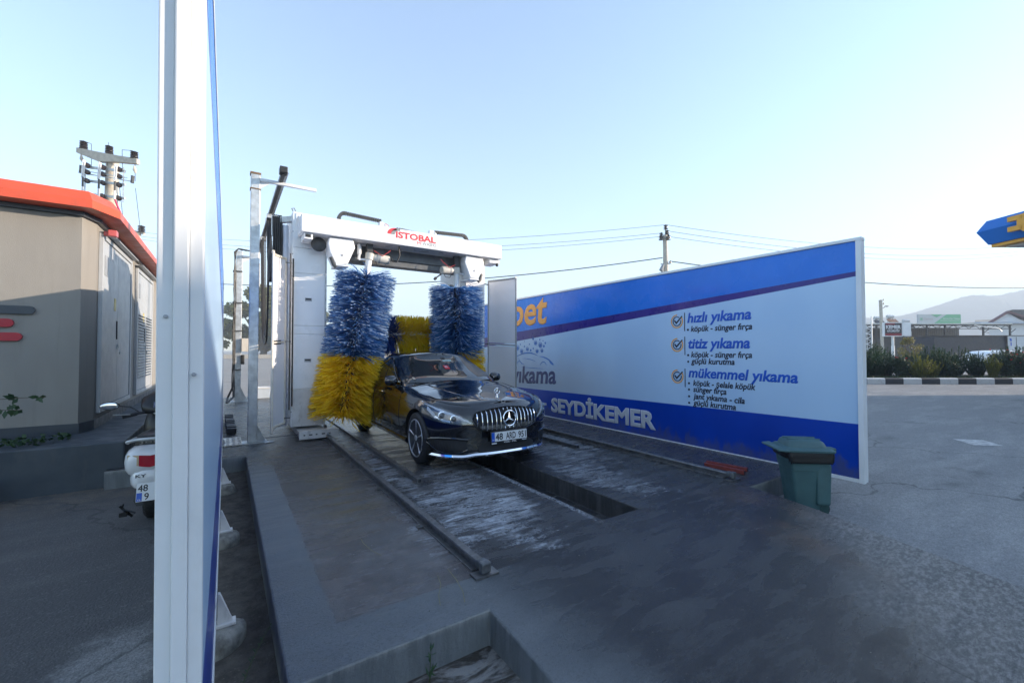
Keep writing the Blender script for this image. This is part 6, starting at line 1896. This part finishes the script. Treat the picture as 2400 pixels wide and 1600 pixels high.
# planted strip behind the striped kerb
KF = 21.2
q = MB()
K0, KL = 14.0, .905
for k in range(24):
    l = K0 + k * KL
    pr = [(0, GZ - .05), (0, .03), (.02, .07), (.06, .09), (.26, .09), (.30, .05), (.30, GZ - .05)]
    q.prism(pr, S(KF, l + .004, 0), SF, UP, SR * (KL - .008), k % 2)
g = G("white_kerb_paint"); n = g.noise(g.pos(), 6, 7, .7)
g.set(Base_Color=g.mix(g.mr(n, .55, .75, 0, .7), (.62, .62, .61), (.28, .27, .25)), Roughness=.75); M['kerb_w'] = g.mat
g = G("black_kerb_paint"); n = g.noise(g.pos(), 6, 7, .7)
g.set(Base_Color=g.mix(g.mr(n, .55, .75, 0, .5), (.045, .048, .055), (.13, .125, .12)), Roughness=.7); M['kerb_k'] = g.mat
tag(q.build("kerb", [M['kerb_w'], M['kerb_k']], bevel=.006), kind="structure")
q = MB(); sbox(q, KF + .3, KF + 4.2, 13.5, 36, GZ - .1, .045)
tag(q.build("planted_ground", mk("dark_soil", (.035, .03, .022), .95, var=.4, vs=6, bump=.6, bs=20)), kind="structure")
rnd = random.Random(77); q = MB()
for _ in range(4200):
    f = KF + .32 + rnd.random() * 1.1; l = rnd.uniform(14, 35); h = rnd.uniform(.05, .17); a = rnd.uniform(0, 6.3)
    b = S(f, l, .04); d = Vector((math.cos(a), math.sin(a), 0)) * .012
    q.add([b - d, b + d, b + Vector((rnd.gauss(0, .04), rnd.gauss(0, .04), h))], [(0, 1, 2)])
tag(q.build("grass", M['grass']), kind="stuff")
def feathery(f, l, h, w, mat, seed, label, cat="shrub", group="feathery shrubs on the planted strip"):
    h *= 1.22; w *= 1.3
    rnd = random.Random(seed); b = S(f, l, .03); t = thing("feathery_shrub", b, label, cat, group)
    q = MB(); s_ = MB()
    for k in range(44):
        a = rnd.uniform(0, 6.28); r = w * .42 * rnd.random() ** .5; hh = h * rnd.uniform(.62, 1.05) * (1 - .30 * (r / (w * .42)) ** 2)
        tp = b + Vector((r * math.cos(a), r * math.sin(a), hh)); r0 = b + Vector((r * .3 * math.cos(a), r * .3 * math.sin(a), 0))
        s_.tube([r0, tp], [.010, .003], 4)
        for j in range(80):
            z = rnd.uniform(.06, 1.0); c = r0.lerp(tp, z); L = (.17 - .09 * z) * rnd.uniform(.6, 1.3) * h / 1.2
            an = rnd.uniform(0, 6.28); d = Vector((math.cos(an), math.sin(an), rnd.uniform(.4, 1.5))).normalized() * L
            sd = d.cross(UP).normalized() * .020
            q.add([c - sd, c + sd, c + d], [(0, 1, 2)])
    q.build("foliage", mat, t); s_.build("stem", M['wood'], t)
def rose(f, l, h, w, seed, nfl, label):
    h *= 1.2; w *= 1.25
    rnd = random.Random(seed); b = S(f, l, .03); t = thing("rose_bush", b, label, "rose bush", "rose bushes on the planted strip")
    q = MB(); s_ = MB(); fl = MB()
    for k in range(16):
        a = rnd.uniform(0, 6.28); r = w * .5 * rnd.random() ** .5; tp = b + Vector((r * math.cos(a), r * math.sin(a), h * rnd.uniform(.55, 1.05)))
        s_.tube([b, b.lerp(tp, .5) + Vector((0, 0, .08)), tp], [.012, .008, .004], 5)
        leaves(q, rnd, b.lerp(tp, .78), (.20, .20, .26), 90, .105)
        leaves(q, rnd, b.lerp(tp, .4), (.24, .24, .25), 80, .105)
        if k < nfl: 
            c = tp + Vector((rnd.gauss(0, .03), rnd.gauss(0, .03), .02))
            leaves(fl, rnd, c, (.035, .035, .03), 14, .05)
    q.build("foliage", M['lf_rose'], t); s_.build("stem", M['wood'], t)
    if fl.v: fl.build("rose_bloom", M['petal'], t)
for k in range(11):
    feathery(KF + 3.0 + .3 * (k % 2), 14.6 + 1.32 * k, 1.12 + .12 * (k * 7 % 3), 1.25, M['lf_dark'], 250 + k, "dark green feathery shrub in the dense back row of the planted strip", group="feathery shrubs in the back row")
spec = [(15.2, 1.15, 1.0), (16.4, 1.25, 1.1), (18.1, 1.15, 1.0), (19.0, 1.40, 1.3), (19.9, 1.35, 1.2), (20.9, 1.2, 1.1), (22.4, 1.40, 1.2), (23.2, 1.45, 1.3), (24.1, 1.35, 1.2), (24.9, 1.1, 1.0), (27.4, 1.5, 1.2), (28.5, 1.4, 1.3)]
names = ["leftmost, half hidden by the sign wall end", "just right of the sign wall end post", "left of the pole of the red sign", "right under the red and black shop sign", "tallest of the left clump", "merging into the yellow bush", "just right of the yellow bush", "under the middle of the navy trailer", "under the navy trailer's right half", "beside the small lime shrub", "tall, at the right edge of the frame", "rightmost, at the frame edge"]
for k, ((l, h, w), nm) in enumerate(zip(spec, names)):
    feathery(KF + 1.6 + .5 * (k % 3), l, h, w, M['lf_dark'], 200 + k, "dark green feathery shrub on the planted strip, " + nm)
feathery(KF + 1.0, 21.2, 1.05, 1.3, M['lf_lime'], 301, "large yellow green feathery bush leaning over the striped kerb")
feathery(KF + 1.1, 21.95, .75, .8, M['lf_lime'], 302, "lower yellow green feathery tuft beside the large yellow bush")
feathery(KF + 1.0, 25.0, 1.0, .65, M['lf_lime'], 303, "small lime coloured feathery shrub left of the rose bushes")
for k, (l, h, w, nf, nm) in enumerate(((17.1, .95, .8, 3, "between dark feathery shrubs beside the sign wall end"), (20.3, .9, .8, 6, "low in front of the clump near the red shop sign"), (25.9, 1.25, .9, 9, "just right of the lime coloured shrub"), (26.7, 1.15, .9, 12, "in front of the white van, most blooms of all"), (27.5, 1.1, .9, 8, "last towards the right, under the white van"), (22.9, .75, .8, 0, "without blooms, right of the large yellow bush"))):
    rose(KF + 1.2, l, h, w, 400 + k, nf, "rose bush with red blooms " + nm if nf else "dark leaved rose bush " + nm)
tree("young_tree", S(34, 31.7, GZ), 2.7, 1.7, "young golden leaved tree beside the pole of the red and black shop sign", M['lf_gold'], 51, .13, 1300, trunk_h=.35)
tree("young_tree", S(35, 29.6, GZ), 2.4, 1.5, "young dark green tree left of the golden one, behind the hedge", M['lf_rose'], 52, .12, 1000, trunk_h=.3)

# ================================================================== yard across the street
M['shed_dk'] = mk("brown_grey_sheet", (.032, .029, .027), .6, var=.15, vs=1)
M['shed_steel'] = mk("dark_shed_steel", (.022, .020, .020), .55, var=.2)
sd = thing("open_shed", S(62, 60, GZ), "long dark open-sided workshop shed across the street", "shed")
g = G("corrugated_sheet"); x, y, z = g.xyz(g.obj())
al = g.m('SINE', g.m('MULTIPLY', g.m('ADD', g.m('MULTIPLY', x, RX), g.m('MULTIPLY', y, RY)), 22.0))
g.set(Base_Color=g.mix(g.mr(al, -1, 1), (.040, .036, .033), (.075, .068, .062)), Roughness=.6); g.bump(al, .5, .02); M['corr'] = g.mat
q = MB(); sbox(q, 66, 66.1, 49, 69.2, GZ, 5.0); q.build("back_wall", M['corr'], sd)
q = MB(); q.prism([(59, 5.12), (67, 5.32), (67, 5.42), (59, 5.22)], S(0, 48.5, 0), SF, UP, SR * 20.8); q.build("roof", M['galv'], sd)
q = MB(); sbox(q, 59.0, 59.15, 48.6, 69.2, 4.95, 5.1)
sbox(q, 59.0, 59.1, 48.6, 69.2, 4.42, 4.50)
for k in range(14):
    a = 48.7 + k * 1.46
    q.bar(S(59.05, a, 4.47), S(59.05, a + .73, 5.0), .05); q.bar(S(59.05, a + .73, 5.0), S(59.05, a + 1.46, 4.47), .05)
for k in range(12):
    a = 48.7 + k * 1.75
    q.bar(S(63, a, 4.9), S(63, a + .9, 5.15), .06); q.bar(S(63, a + .9, 5.15), S(63, a + 1.75, 4.9), .06)
q.build("roof_truss", M['shed_steel'], sd)
for l in (50.5, 54.2, 57.5, 60.0, 65.3, 69.0):
    q = MB(); sbox(q, 59.0, 59.16, l - .08, l + .08, GZ, 4.95); q.bar(S(59.08, l + .05, 3.9), S(59.08, l + .8, 4.45), .07); q.build("post", M['shed_steel'], sd)
q = MB(); sbox(q, 60.0, 60.1, 48.8, 58.4, GZ, 3.3)
q.build("sheet_screen", M['shed_dk'], sd)
for z in (1.2, 2.3, 3.3):
    q = MB(); sbox(q, 59.9, 59.99, 48.8, 58.4, z - .03, z + .03); q.build("screen_rail", M['shed_steel'], sd)
q = MB(); q.tube([S(58.8, 63.8, 4.95), S(58.8, 65.2, 4.75), S(58.8, 67.1, 4.55), S(58.8, 67.55, 4.1)], .06, 8); q.build("drain_pipe", M['white'], sd, smooth=True)
q = MB(); sbox(q, 64, 64.2, 57.0, 60.0, 3.55, 4.35); q.build("rooflight", mk("pale_sheet", (.55, .58, .62), .5), sd)
# billboard on the shed roof
cb = thing("roof_billboard", S(60, 60, 5.3), "green and white billboard standing on the shed roof", "billboard")
q = MB(); sbox(q, 59.9, 60.1, 57.10, 63.12, 5.24, 6.56); q.build("board", mk("billboard_white", (.56, .57, .56), .45, var=.03), cb)
M['bb_green'] = mk("billboard_green", (.19, .47, .27), .45, var=.05)
q = MB(); q.prism([(59.3, 5.27), (63.06, 5.27), (63.06, 6.53), (61.1, 6.53)], S(59.895, 0, 0), SR, UP, -SF * .02); q.prism([(58.9, 6.53), (60.45, 6.53), (59.7, 6.12)], S(59.895, 0, 0), SR, UP, -SF * .02); q.build("green_panel", M['bb_green'], cb)
text("lettering", "Castrol", S(59.88, 57.85, 5.78), 1.25, .30, SR, UP, mk("faint_red_print", (.52, .40, .38), .5), cb, capref="C", lift=.0)
q = MB(); q.ring(S(59.88, 57.55, 5.89), -SF, .14, .20, .01, 20, 0, R(30), R(330), ref=SR); q.ring(S(59.88, 57.58, 5.89), -SF, .0005, .09, .01, 12); q.build("emblem", M['bb_green'], cb)
text("lettering", "Güven Oto Yıkama", S(59.86, 60.55, 5.86), 2.35, .21, SR, UP, mk("white_board_print", (.72, .74, .72), .5), cb, capref="G", bold=.01, lift=.0)
q = MB()
rnd = random.Random(5); l = 60.2
while l < 62.85:
    w_ = rnd.uniform(.06, .16); sbox(q, 59.85, 59.875, l, l + w_, 5.64, 5.70); l += w_ + .04
q.build("small_print", mk("white_board_print_small", (.66, .70, .67), .5), cb)
M['sg_k'] = mk("sign_black", (.030, .022, .024), .35)
# navy curtain trailer with white doors
tr2 = thing("box_trailer", S(46, 48, GZ), "navy sided box trailer with white rear doors parked behind the hedge", "trailer")
q = MB(); q.prism([(44.56, .75), (52.10, .75), (52.10, 3.0), (44.56, 2.92)], S(45.0, 0, 0), SR, UP, SF * 2.4); q.build("curtain_side", mk("navy_tarpaulin", (.010, .013, .026), .5, var=.12, vs=1.5), tr2)
q = MB(); sbox(q, 44.9, 47.5, 52.12, 54.1, .75, 2.98); q.build("door_end", mk("white_trailer_door", (.50, .54, .58), .45, var=.03), tr2)
q = MB(); sbox(q, 44.88, 44.9, 53.06, 53.10, .8, 2.9); sbox(q, 44.86, 47.5, 52.08, 52.14, .75, 3.0); sbox(q, 44.86, 44.9, 54.06, 54.14, .75, 3.0); sbox(q, 44.85, 47.6, 44.5, 54.2, 3.0, 3.06); q.build("door_frame", M['sg_k'], tr2)
q = MB(); q.prism([(52.42, 2.45), (52.62, 2.45), (52.55, 2.75), (52.35, 2.75)], S(44.885, 0, 0), SR, UP, -SF * .01); sbox(q, 44.875, 44.885, 52.46, 52.56, 1.95, 2.35); q.build("logo", M['v_text'], tr2)
for l in (46, 47.2, 51, 52.2):
    q = MB(); q.lathe([(0, .5), (.3, .5)], S(45.1, l, .28), SF, 20); q.build("wheel", M['tyre'], tr2)
# white van whose roof shows over the hedge
vn = thing("white_van", S(35, 40, GZ), "white van of which only the roof shows above the hedge at right", "van")
q = MB(); vs = []; fs = []
for f in (34.0, 35.8):
    for (l, z) in ((37.4, .2), (37.45, .85), (37.9, 1.22), (38.5, 1.40), (39.4, 1.46), (41.6, 1.47), (42.4, 1.38), (42.7, .9), (42.7, .2)): vs.append(S(f, l, z))
n = 9; fs = [tuple(range(n)), tuple(range(n, 2 * n))[::-1]] + [(i, n + i, n + (i + 1) % n, (i + 1) % n) for i in range(n)]
q.add(vs, fs); q.build("body", M['white'], vn, bevel=.10, seg=4)
q = MB(); sbox(q, 34.5, 35.3, 39.6, 40.7, 1.47, 1.54); q.build("roof_hatch", M['grey'], vn, bevel=.02)
q = MB(); sbox(q, 33.98, 34.0, 38.3, 42.3, .80, 1.15); q.build("side_window", M['glass'], vn)
for l in (38.4, 41.7):
    q = MB(); q.lathe([(0, .34), (.2, .34)], S(33.99, l, .12), SF, 20); q.build("wheel", M['tyre'], vn)
# house
hs2 = thing("white_house", S(70, 84, GZ), "white gabled house with maroon verge behind the shed at right", "house")
M['house'] = mk("white_house_render", (.66, .67, .68), .8, var=.03)
q = MB(); q.prism([(78.9, 1.9), (95, 1.9), (95, 5.9), (85.3, 5.9), (81.75, 7.85), (78.9, 5.95)], S(70.5, 0, 0), SR, UP, (SF + SR * 1.14) * 9); q.build("wall", M['house'], hs2)
q = MB(); sbox(q, 70.6, 81, 79, 95, GZ, 1.9); q.build("base_wall", M['concrete'], hs2)
q = MB(); q.prism([(77.6, 5.55), (81.75, 7.98), (88, 5.9), (88, 5.65), (81.75, 7.72), (78.0, 5.5)], S(70.0, 0, 0), SR, UP, SF * .45); q.build("roof_verge", mk("maroon_verge", (.10, .022, .028), .5), hs2)
q = MB(); q.prism([(82.0, 8.02), (83, 8.25), (96, 8.25), (96, 7.0), (86, 6.72)], S(70.6, 0, 0), SR, UP, (SF + SR * 1.14) * 8); q.build("roof", mk("grey_roof_tiles", (.10, .10, .095), .8, var=.3, vs=3), hs2)
q = MB(); q.prism([(69.5, 6.02), (70.5, 6.16), (70.5, 6.05), (69.5, 5.9)], S(0, 76.5, 0), SF, UP, SR * 18); q.build("awning", mk("blue_grey_sheet", (.35, .42, .50), .4), hs2)
# shop sign
kk = thing("pole_sign", S(40, 35.8, GZ), "red and black shop sign box on a white pole across the street", "sign")
ang = .12
sr2 = (SR * math.cos(ang) + SF * -math.sin(ang)).normalized(); sf2 = Vector((-sr2.y, sr2.x, 0)); u2 = (UP + sr2 * .0).normalized(); o2 = S(40, 34.85, 2.80)
q = MB(); q.obox(o2 + sr2 * .76 + UP * .63, sr2 * .78, sf2 * .12, UP * .66); q.build("sign_box", M['white'], kk)
q = MB(); q.obox(o2 + sr2 * 1.90 + UP * .66, sr2 * .34, sf2 * .14, UP * .64); q.build("side_box", M['white'], kk)
M['sg_r'] = mk("sign_red", (.24, .018, .026), .35, var=.1)
q = MB(); q.obox(o2 + sr2 * .76 + UP * .63 - sf2 * .125, sr2 * .71, sf2 * .006, UP * .59, 0); q.obox(o2 + sr2 * .76 + UP * .155 - sf2 * .132, sr2 * .70, sf2 * .002, UP * .11, 1); q.obox(o2 + sr2 * .5 + UP * 1.13 - sf2 * .132, sr2 * .40, sf2 * .002, UP * .07, 1); q.build("sign_face", [M['sg_k'], M['sg_r']], kk)
fo = o2 - sf2 * .135
text("lettering", "KEMER", fo + sr2 * .13 + UP * .70, 1.26, .34, sr2, UP, M['txt_w'], kk, capref="K", bold=.05, lift=0)
text("lettering", "OTOMOTİV", fo + sr2 * .22 + UP * .39, 1.06, .20, sr2, UP, M['txt_w'], kk, capref="T", bold=.04, lift=0)
q = MB(); q.tube([S(40.1, 35.8, GZ), S(40.1, 35.8, 1.9)], .13, 14); q.tube([S(40.1, 35.8, 1.9), S(40.1, 35.8, 2.8)], .10, 14); q.build("pole", M['white'], kk, smooth=True)
# street lamp on a pole
lp = thing("street_lamp", S(45, 39, GZ), "grey street pole with three brackets and a lamp arm, left of the red shop sign", "street lamp")
q = MB(); q.bar(S(45, 39.1, GZ), S(45, 38.95, 6.8), .20, .20); q.build("pole", M['conc_pole'], lp)
for z in (6.75, 6.35):
    q = MB(); q.bar(S(45, 38.97, z), S(45, 39.28, z), .05); q.bar(S(45, 39.26, z), S(45, 39.26, z + .16), .07); q.build("bracket", M['steel'], lp)
q = MB(); q.tube([S(45, 39.0, 5.9), S(45, 39.25, 5.95), S(45, 39.4, 6.1), S(45, 39.55, 6.12)], .03, 6); q.build("lamp_arm", M['steel'], lp)
q = MB(); q.sphere((0, 0, 0), (.20, .12, .07), 14); c_ = S(45, 39.6, 6.14); q.v = [(c_.x + a * RX + b * FX, c_.y + a * RY + b * FY, c_.z + z) for a, b, z in q.v]; q.build("lamp_head", M['grey'], lp, smooth=True)
q = MB(); sbox(q, 44.8, 45, 38.8, 39.4, .7, .8); sbox(q, 44.85, 44.95, 39.25, 39.35, GZ, 1.4); q.build("sign_bracket", M['galv'], lp)
# lattice mast
q = MB(); 
for l in (39.4, 40.5):
    q.bar(S(48, l, GZ), S(48, l, 5.3 if l > 40 else 4.3), .11)
q.bar(S(48, 38.2, 4.35), S(48, 40.5, 4.45), .09); q.bar(S(48, 38.2, 3.3), S(48, 40.5, 3.3), .06); q.bar(S(48, 38.6, GZ), S(48, 38.6, 4.35), .06); q.bar(S(48, 39.95, GZ), S(48, 39.95, 4.3), .05)
for k in range(7):
    z = .1 + k * .6
    q.bar(S(48, 39.4, z), S(48, 40.5, z + .6), .05); q.bar(S(48, 40.5, z), S(48, 39.4, z + .6), .05)
for k in range(4): q.bar(S(48, 38.2 + k * .35, 3.3), S(48, 38.55 + k * .35, 4.35), .05); q.bar(S(48, 38.55 + k * .35, 3.3), S(48, 38.2 + k * .35, 4.35), .05)
tag(q.build("lattice_mast", M['alu']), "pale steel lattice frame across the street, beside the grey street lamp pole", "lattice mast")
# solar water heaters on the roof
def heater(l, z, w, pcol, lab):
    t = thing("solar_heater", S(63, l, z), lab, "solar heater", "solar water heaters on the shed roof")
    q = MB(); q.lathe([(-w / 2 - .02, .10), (-w / 2, .24), (w / 2, .24), (w / 2 + .02, .10)], S(63, l, z + .98), SR, 18); q.build("tank", M['galv'], t, smooth=True)
    q = MB(); q.prism([(62.2, z), (62.26, z - .02), (62.9, z + .58), (62.84, z + .62)], S(0, l - w * .8, 0), SF, UP, SR * w * 1.6); q.build("panel", pcol, t)
    q = MB()
    for s in (-.4, .4): q.bar(S(63, l + s * w, z - .1), S(63, l + s * w, z + .8), .05)
    q.lathe([(0, .16), (.25, .16)], S(63, l - w * .3, z + .55), SR, 12); q.build("stand", M['steel'], t)
heater(54.0, 5.30, .85, mk("dark_collector", (.03, .03, .035), .3), "solar water heater with dark panel on the shed roof, directly behind the street lamp pole")
heater(55.9, 5.50, .85, mk("rusty_collector", (.22, .11, .06), .6, var=.4, vs=3), "solar water heater with rusty brown panels, highest of the three on the shed roof")
heater(58.2, 4.85, .80, mk("dark_collector_b", (.035, .035, .035), .4), "low solar water heater right of the rusty one, left of the green billboard")

# ================================================================== weeds and litter near the camera
def weed(base, h, n, lean_, seed, label, leafl=.05, name="weed", spread=.02):
    rnd = random.Random(seed); b = Vector(base); t = thing(name, b, label, "weed")
    q = MB(); s_ = MB(); tip = b + Vector((lean_[0], lean_[1], h))
    mid = b.lerp(tip, .5) + Vector((-lean_[0] * .25, -lean_[1] * .25, 0))
    pts = []
    for i in range(11):
        u = i / 10; pts.append(b * (1 - u) ** 2 + mid * 2 * u * (1 - u) + tip * u * u)
    s_.tube(pts, [.003 - .0002 * i for i in range(11)], 5)
    for k in range(n):
        u = .12 + .88 * k / n; i = min(9, int(u * 10)); c = pts[i].lerp(pts[i + 1], u * 10 - i)
        an = rnd.uniform(0, 6.28); d = Vector((math.cos(an), math.sin(an), rnd.uniform(.2, .9))).normalized() * leafl * (1.1 - .6 * u) * rnd.uniform(.7, 1.3)
        sd_ = d.cross(UP).normalized() * leafl * .10
        q.add([c, c + d * .45 + sd_, c + d, c + d * .45 - sd_], [(0, 1, 2, 3)])
    s_.build("stem", M['grass'], t); q.build("leaf", M['lf_dark'], t)
weed((.86, 2.02, GZ + .01), .20, 16, (.0, -.02), 1, "small green weed growing from the foot of the pad's step", .065)
weed((.06, 2.42, GZ + .01), .26, 30, (.15, .12), 2, "thin feathery weed leaning across the earth by a concrete footing", .03)
weed((-.32, 1.75, GZ), .22, 16, (.02, -.03), 3, "small weed sprouting from the asphalt at the left post's foot", .05)
weed((-.22, 1.78, GZ), .15, 12, (.03, .03), 4, "short weed beside the left post's foot, right of a taller one", .05)
def straw(pts, label):
    q = MB(); q.tube(pts, .0016, 5); tag(q.build("straw", mk("dry_straw", (.28, .25, .10), .7), smooth=True), label, "straw")
straw([(.88, 3.42, .004), (.87, 3.30, .012), (.89, 3.16, .008), (.93, 3.05, .004)], "bent dry grass stalk lying alone on the pad left of the long rail")
straw([(1.15, 2.58, .004), (1.12, 2.46, .010), (1.06, 2.36, .006), (1.03, 2.27, .004)], "dry grass stalk on the pad near the long rail's end, left one of two")
straw([(1.24, 2.62, .004), (1.22, 2.45, .012), (1.20, 2.32, .005), (1.16, 2.22, .004)], "dry grass stalk on the pad near the long rail's end, right one of two")
random.seed(21)
rnd = random.Random(404); q = MB()
for _ in range(1500):
    if rnd.random() < .6: x, y = rnd.uniform(1.3, 4.6), rnd.uniform(.3, 4.4)
    else: x, y = rnd.uniform(.3, 1.35), rnd.uniform(2.15, 6.5)
    if 2.66 < x < 3.22 and y > 2.6: continue
    if 1.255 > x and y < 2.12: continue
    z = pad_z(x, y) + .001; r_ = rnd.choice((.0012, .0016, .002, .0026, .004)) * rnd.uniform(.7, 1.3)
    vs = [(x + r_ * math.cos(a + k * 2.1) * rnd.uniform(.7, 1.3), y + r_ * math.sin(a + k * 2.1) * rnd.uniform(.7, 1.3), z) for k in range(3) for a in (rnd.random(),)] + [(x, y, z + r_ * rnd.uniform(.8, 1.5))]
    q.add(vs, [(0, 1, 3), (1, 2, 3), (2, 0, 3)])
g = G("grit_stone"); g.set(Base_Color=g.mix(g.island(), (.05, .048, .045), (.42, .40, .36)), Roughness=.85)
tag(q.build("grit", g.mat), kind="stuff")
# drooping branch at the left edge
br = thing("branch", (-2.75, 6.9, .7), "leafy green branch poking in from the left edge in front of the kiosk", "branch")
q = MB(); lf = MB(); rnd = random.Random(12)
for (a, b) in ((Vector((-2.7, 7.0, .76)), Vector((-1.67, 6.9, .93))), (Vector((-2.6, 7.0, .66)), Vector((-1.85, 6.9, .80))), (Vector((-2.7, 7.0, 1.5)), Vector((-2.10, 6.92, 1.30)))):
    pts = [a.lerp(b, i / 8) + UP * .06 * math.sin(PI * i / 8) for i in range(9)]
    q.tube(pts, [.008 - .0007 * i for i in range(9)], 6)
    for k in range(46):
        u = rnd.random() * 7.99; i = int(u); c = pts[i].lerp(pts[i + 1], u - i)
        d = Vector((rnd.gauss(0, 1), rnd.gauss(0, .6), rnd.gauss(0, 1))).normalized() * rnd.uniform(.05, .10); sd_ = d.cross(Vector((0, 1, .2))).normalized() * .022
        lf.add([c, c + d * .5 + sd_, c + d, c + d * .5 - sd_], [(0, 1, 2, 3)])
q.build("twig", M['wood'], br); lf.build("leaf", M['lf_dark'], br)
q = MB(); rnd = random.Random(31)
for k in range(60):
    c = Vector((rnd.uniform(-2.9, -1.62), rnd.uniform(7.25, 7.8), .33)); leaves(q, rnd, c + UP * .04, (.05, .05, .05), 3, .07)
tag(q.build("ground_weeds", M['lf_dark']), kind="stuff")

# ================================================================== hills, moon, haze
def ridge(pts, d0, d1, name, seed):
    rnd = random.Random(seed); q = MB(); vs = []; fs = []; nrow = 14
    for k, (l, z) in enumerate(pts):
        for j in range(nrow + 1):
            t = j / nrow
            zz = GZ - 3 + (z + 3) * math.sin(t * PI / 2) ** 1.1
            vs.append(S(d0 + (d1 - d0) * t + rnd.uniform(-12, 12) * (0 < j < nrow), l + rnd.uniform(-6, 6) * (0 < j < nrow), zz + rnd.uniform(-3, 3) * (0 < j < nrow) * z / 80))
        
    n = nrow + 1
    for k in range(len(pts) - 1):
        for j in range(nrow): fs.append((k * n + j, (k + 1) * n + j, (k + 1) * n + j + 1, k * n + j + 1))
    q.add(vs, fs)
    tag(q.build(name, M['hill'], smooth=True, sharp=180), kind="structure")
g = G("hillside_scrub"); n1 = g.noise(g.pos(), .02, 8, .65)
g.set(Base_Color=g.mix(g.mr(n1, .35, .65), (.06, .075, .035), (.15, .135, .10)), Roughness=.95); M['hill'] = g.mat
D = 900
def hz(x8, y8): # enlarged-crop pixel to lateral, height at distance D
    u = 2000 + x8 / 5.6; v = 660 + y8 / 5.6
    return ((u - 1200) / 1000 * D, 1.45 + (822 - v) / 1000 * D)
prof = [(-900, 545), (-300, 520), (100, 490), (500, 470), (650, 445), (850, 390), (1050, 330), (1250, 265), (1420, 205), (1500, 198), (1700, 195), (1900, 180), (2050, 160), (2240, 105), (2500, 60), (2900, 40), (3400, 60), (4200, 120)]
dense = []
for (a, b) in zip(prof, prof[1:]):
    for i in range(4): dense.append(hz(a[0] + (b[0] - a[0]) * i / 4, a[1] + (b[1] - a[1]) * i / 4 + random.uniform(-3, 3)))
ridge(dense, 700, D, "hills", 1)
D = 300
prof = [(1450, 560), (1550, 545), (1650, 525), (1720, 510), (1850, 498), (2000, 505), (2300, 540)]
ridge([hz(a, b) for a, b in prof], 260, D, "hill", 2)
# the air between here and the hills
HAZE = 0.0015
if HAZE:
    hx = bpy.data.meshes.new("haze"); b_ = MB(); b_.box(-420, 1750, -300, 1150, GZ - 1.2, 150)
    ho = b_.build("haze", bpy.data.materials.new("haze"))
    hm = ho.data.materials[0]; hm.use_nodes = True; nt = hm.node_tree; nt.nodes.clear()
    ou = nt.nodes.new("ShaderNodeOutputMaterial"); pv = nt.nodes.new("ShaderNodeVolumePrincipled")
    pv.inputs["Color"].default_value = (.80, .90, 1, 1); pv.inputs["Density"].default_value = HAZE; pv.inputs["Anisotropy"].default_value = 0.0
    nt.links.new(pv.outputs[0], ou.inputs["Volume"])
    tag(ho, kind="stuff")
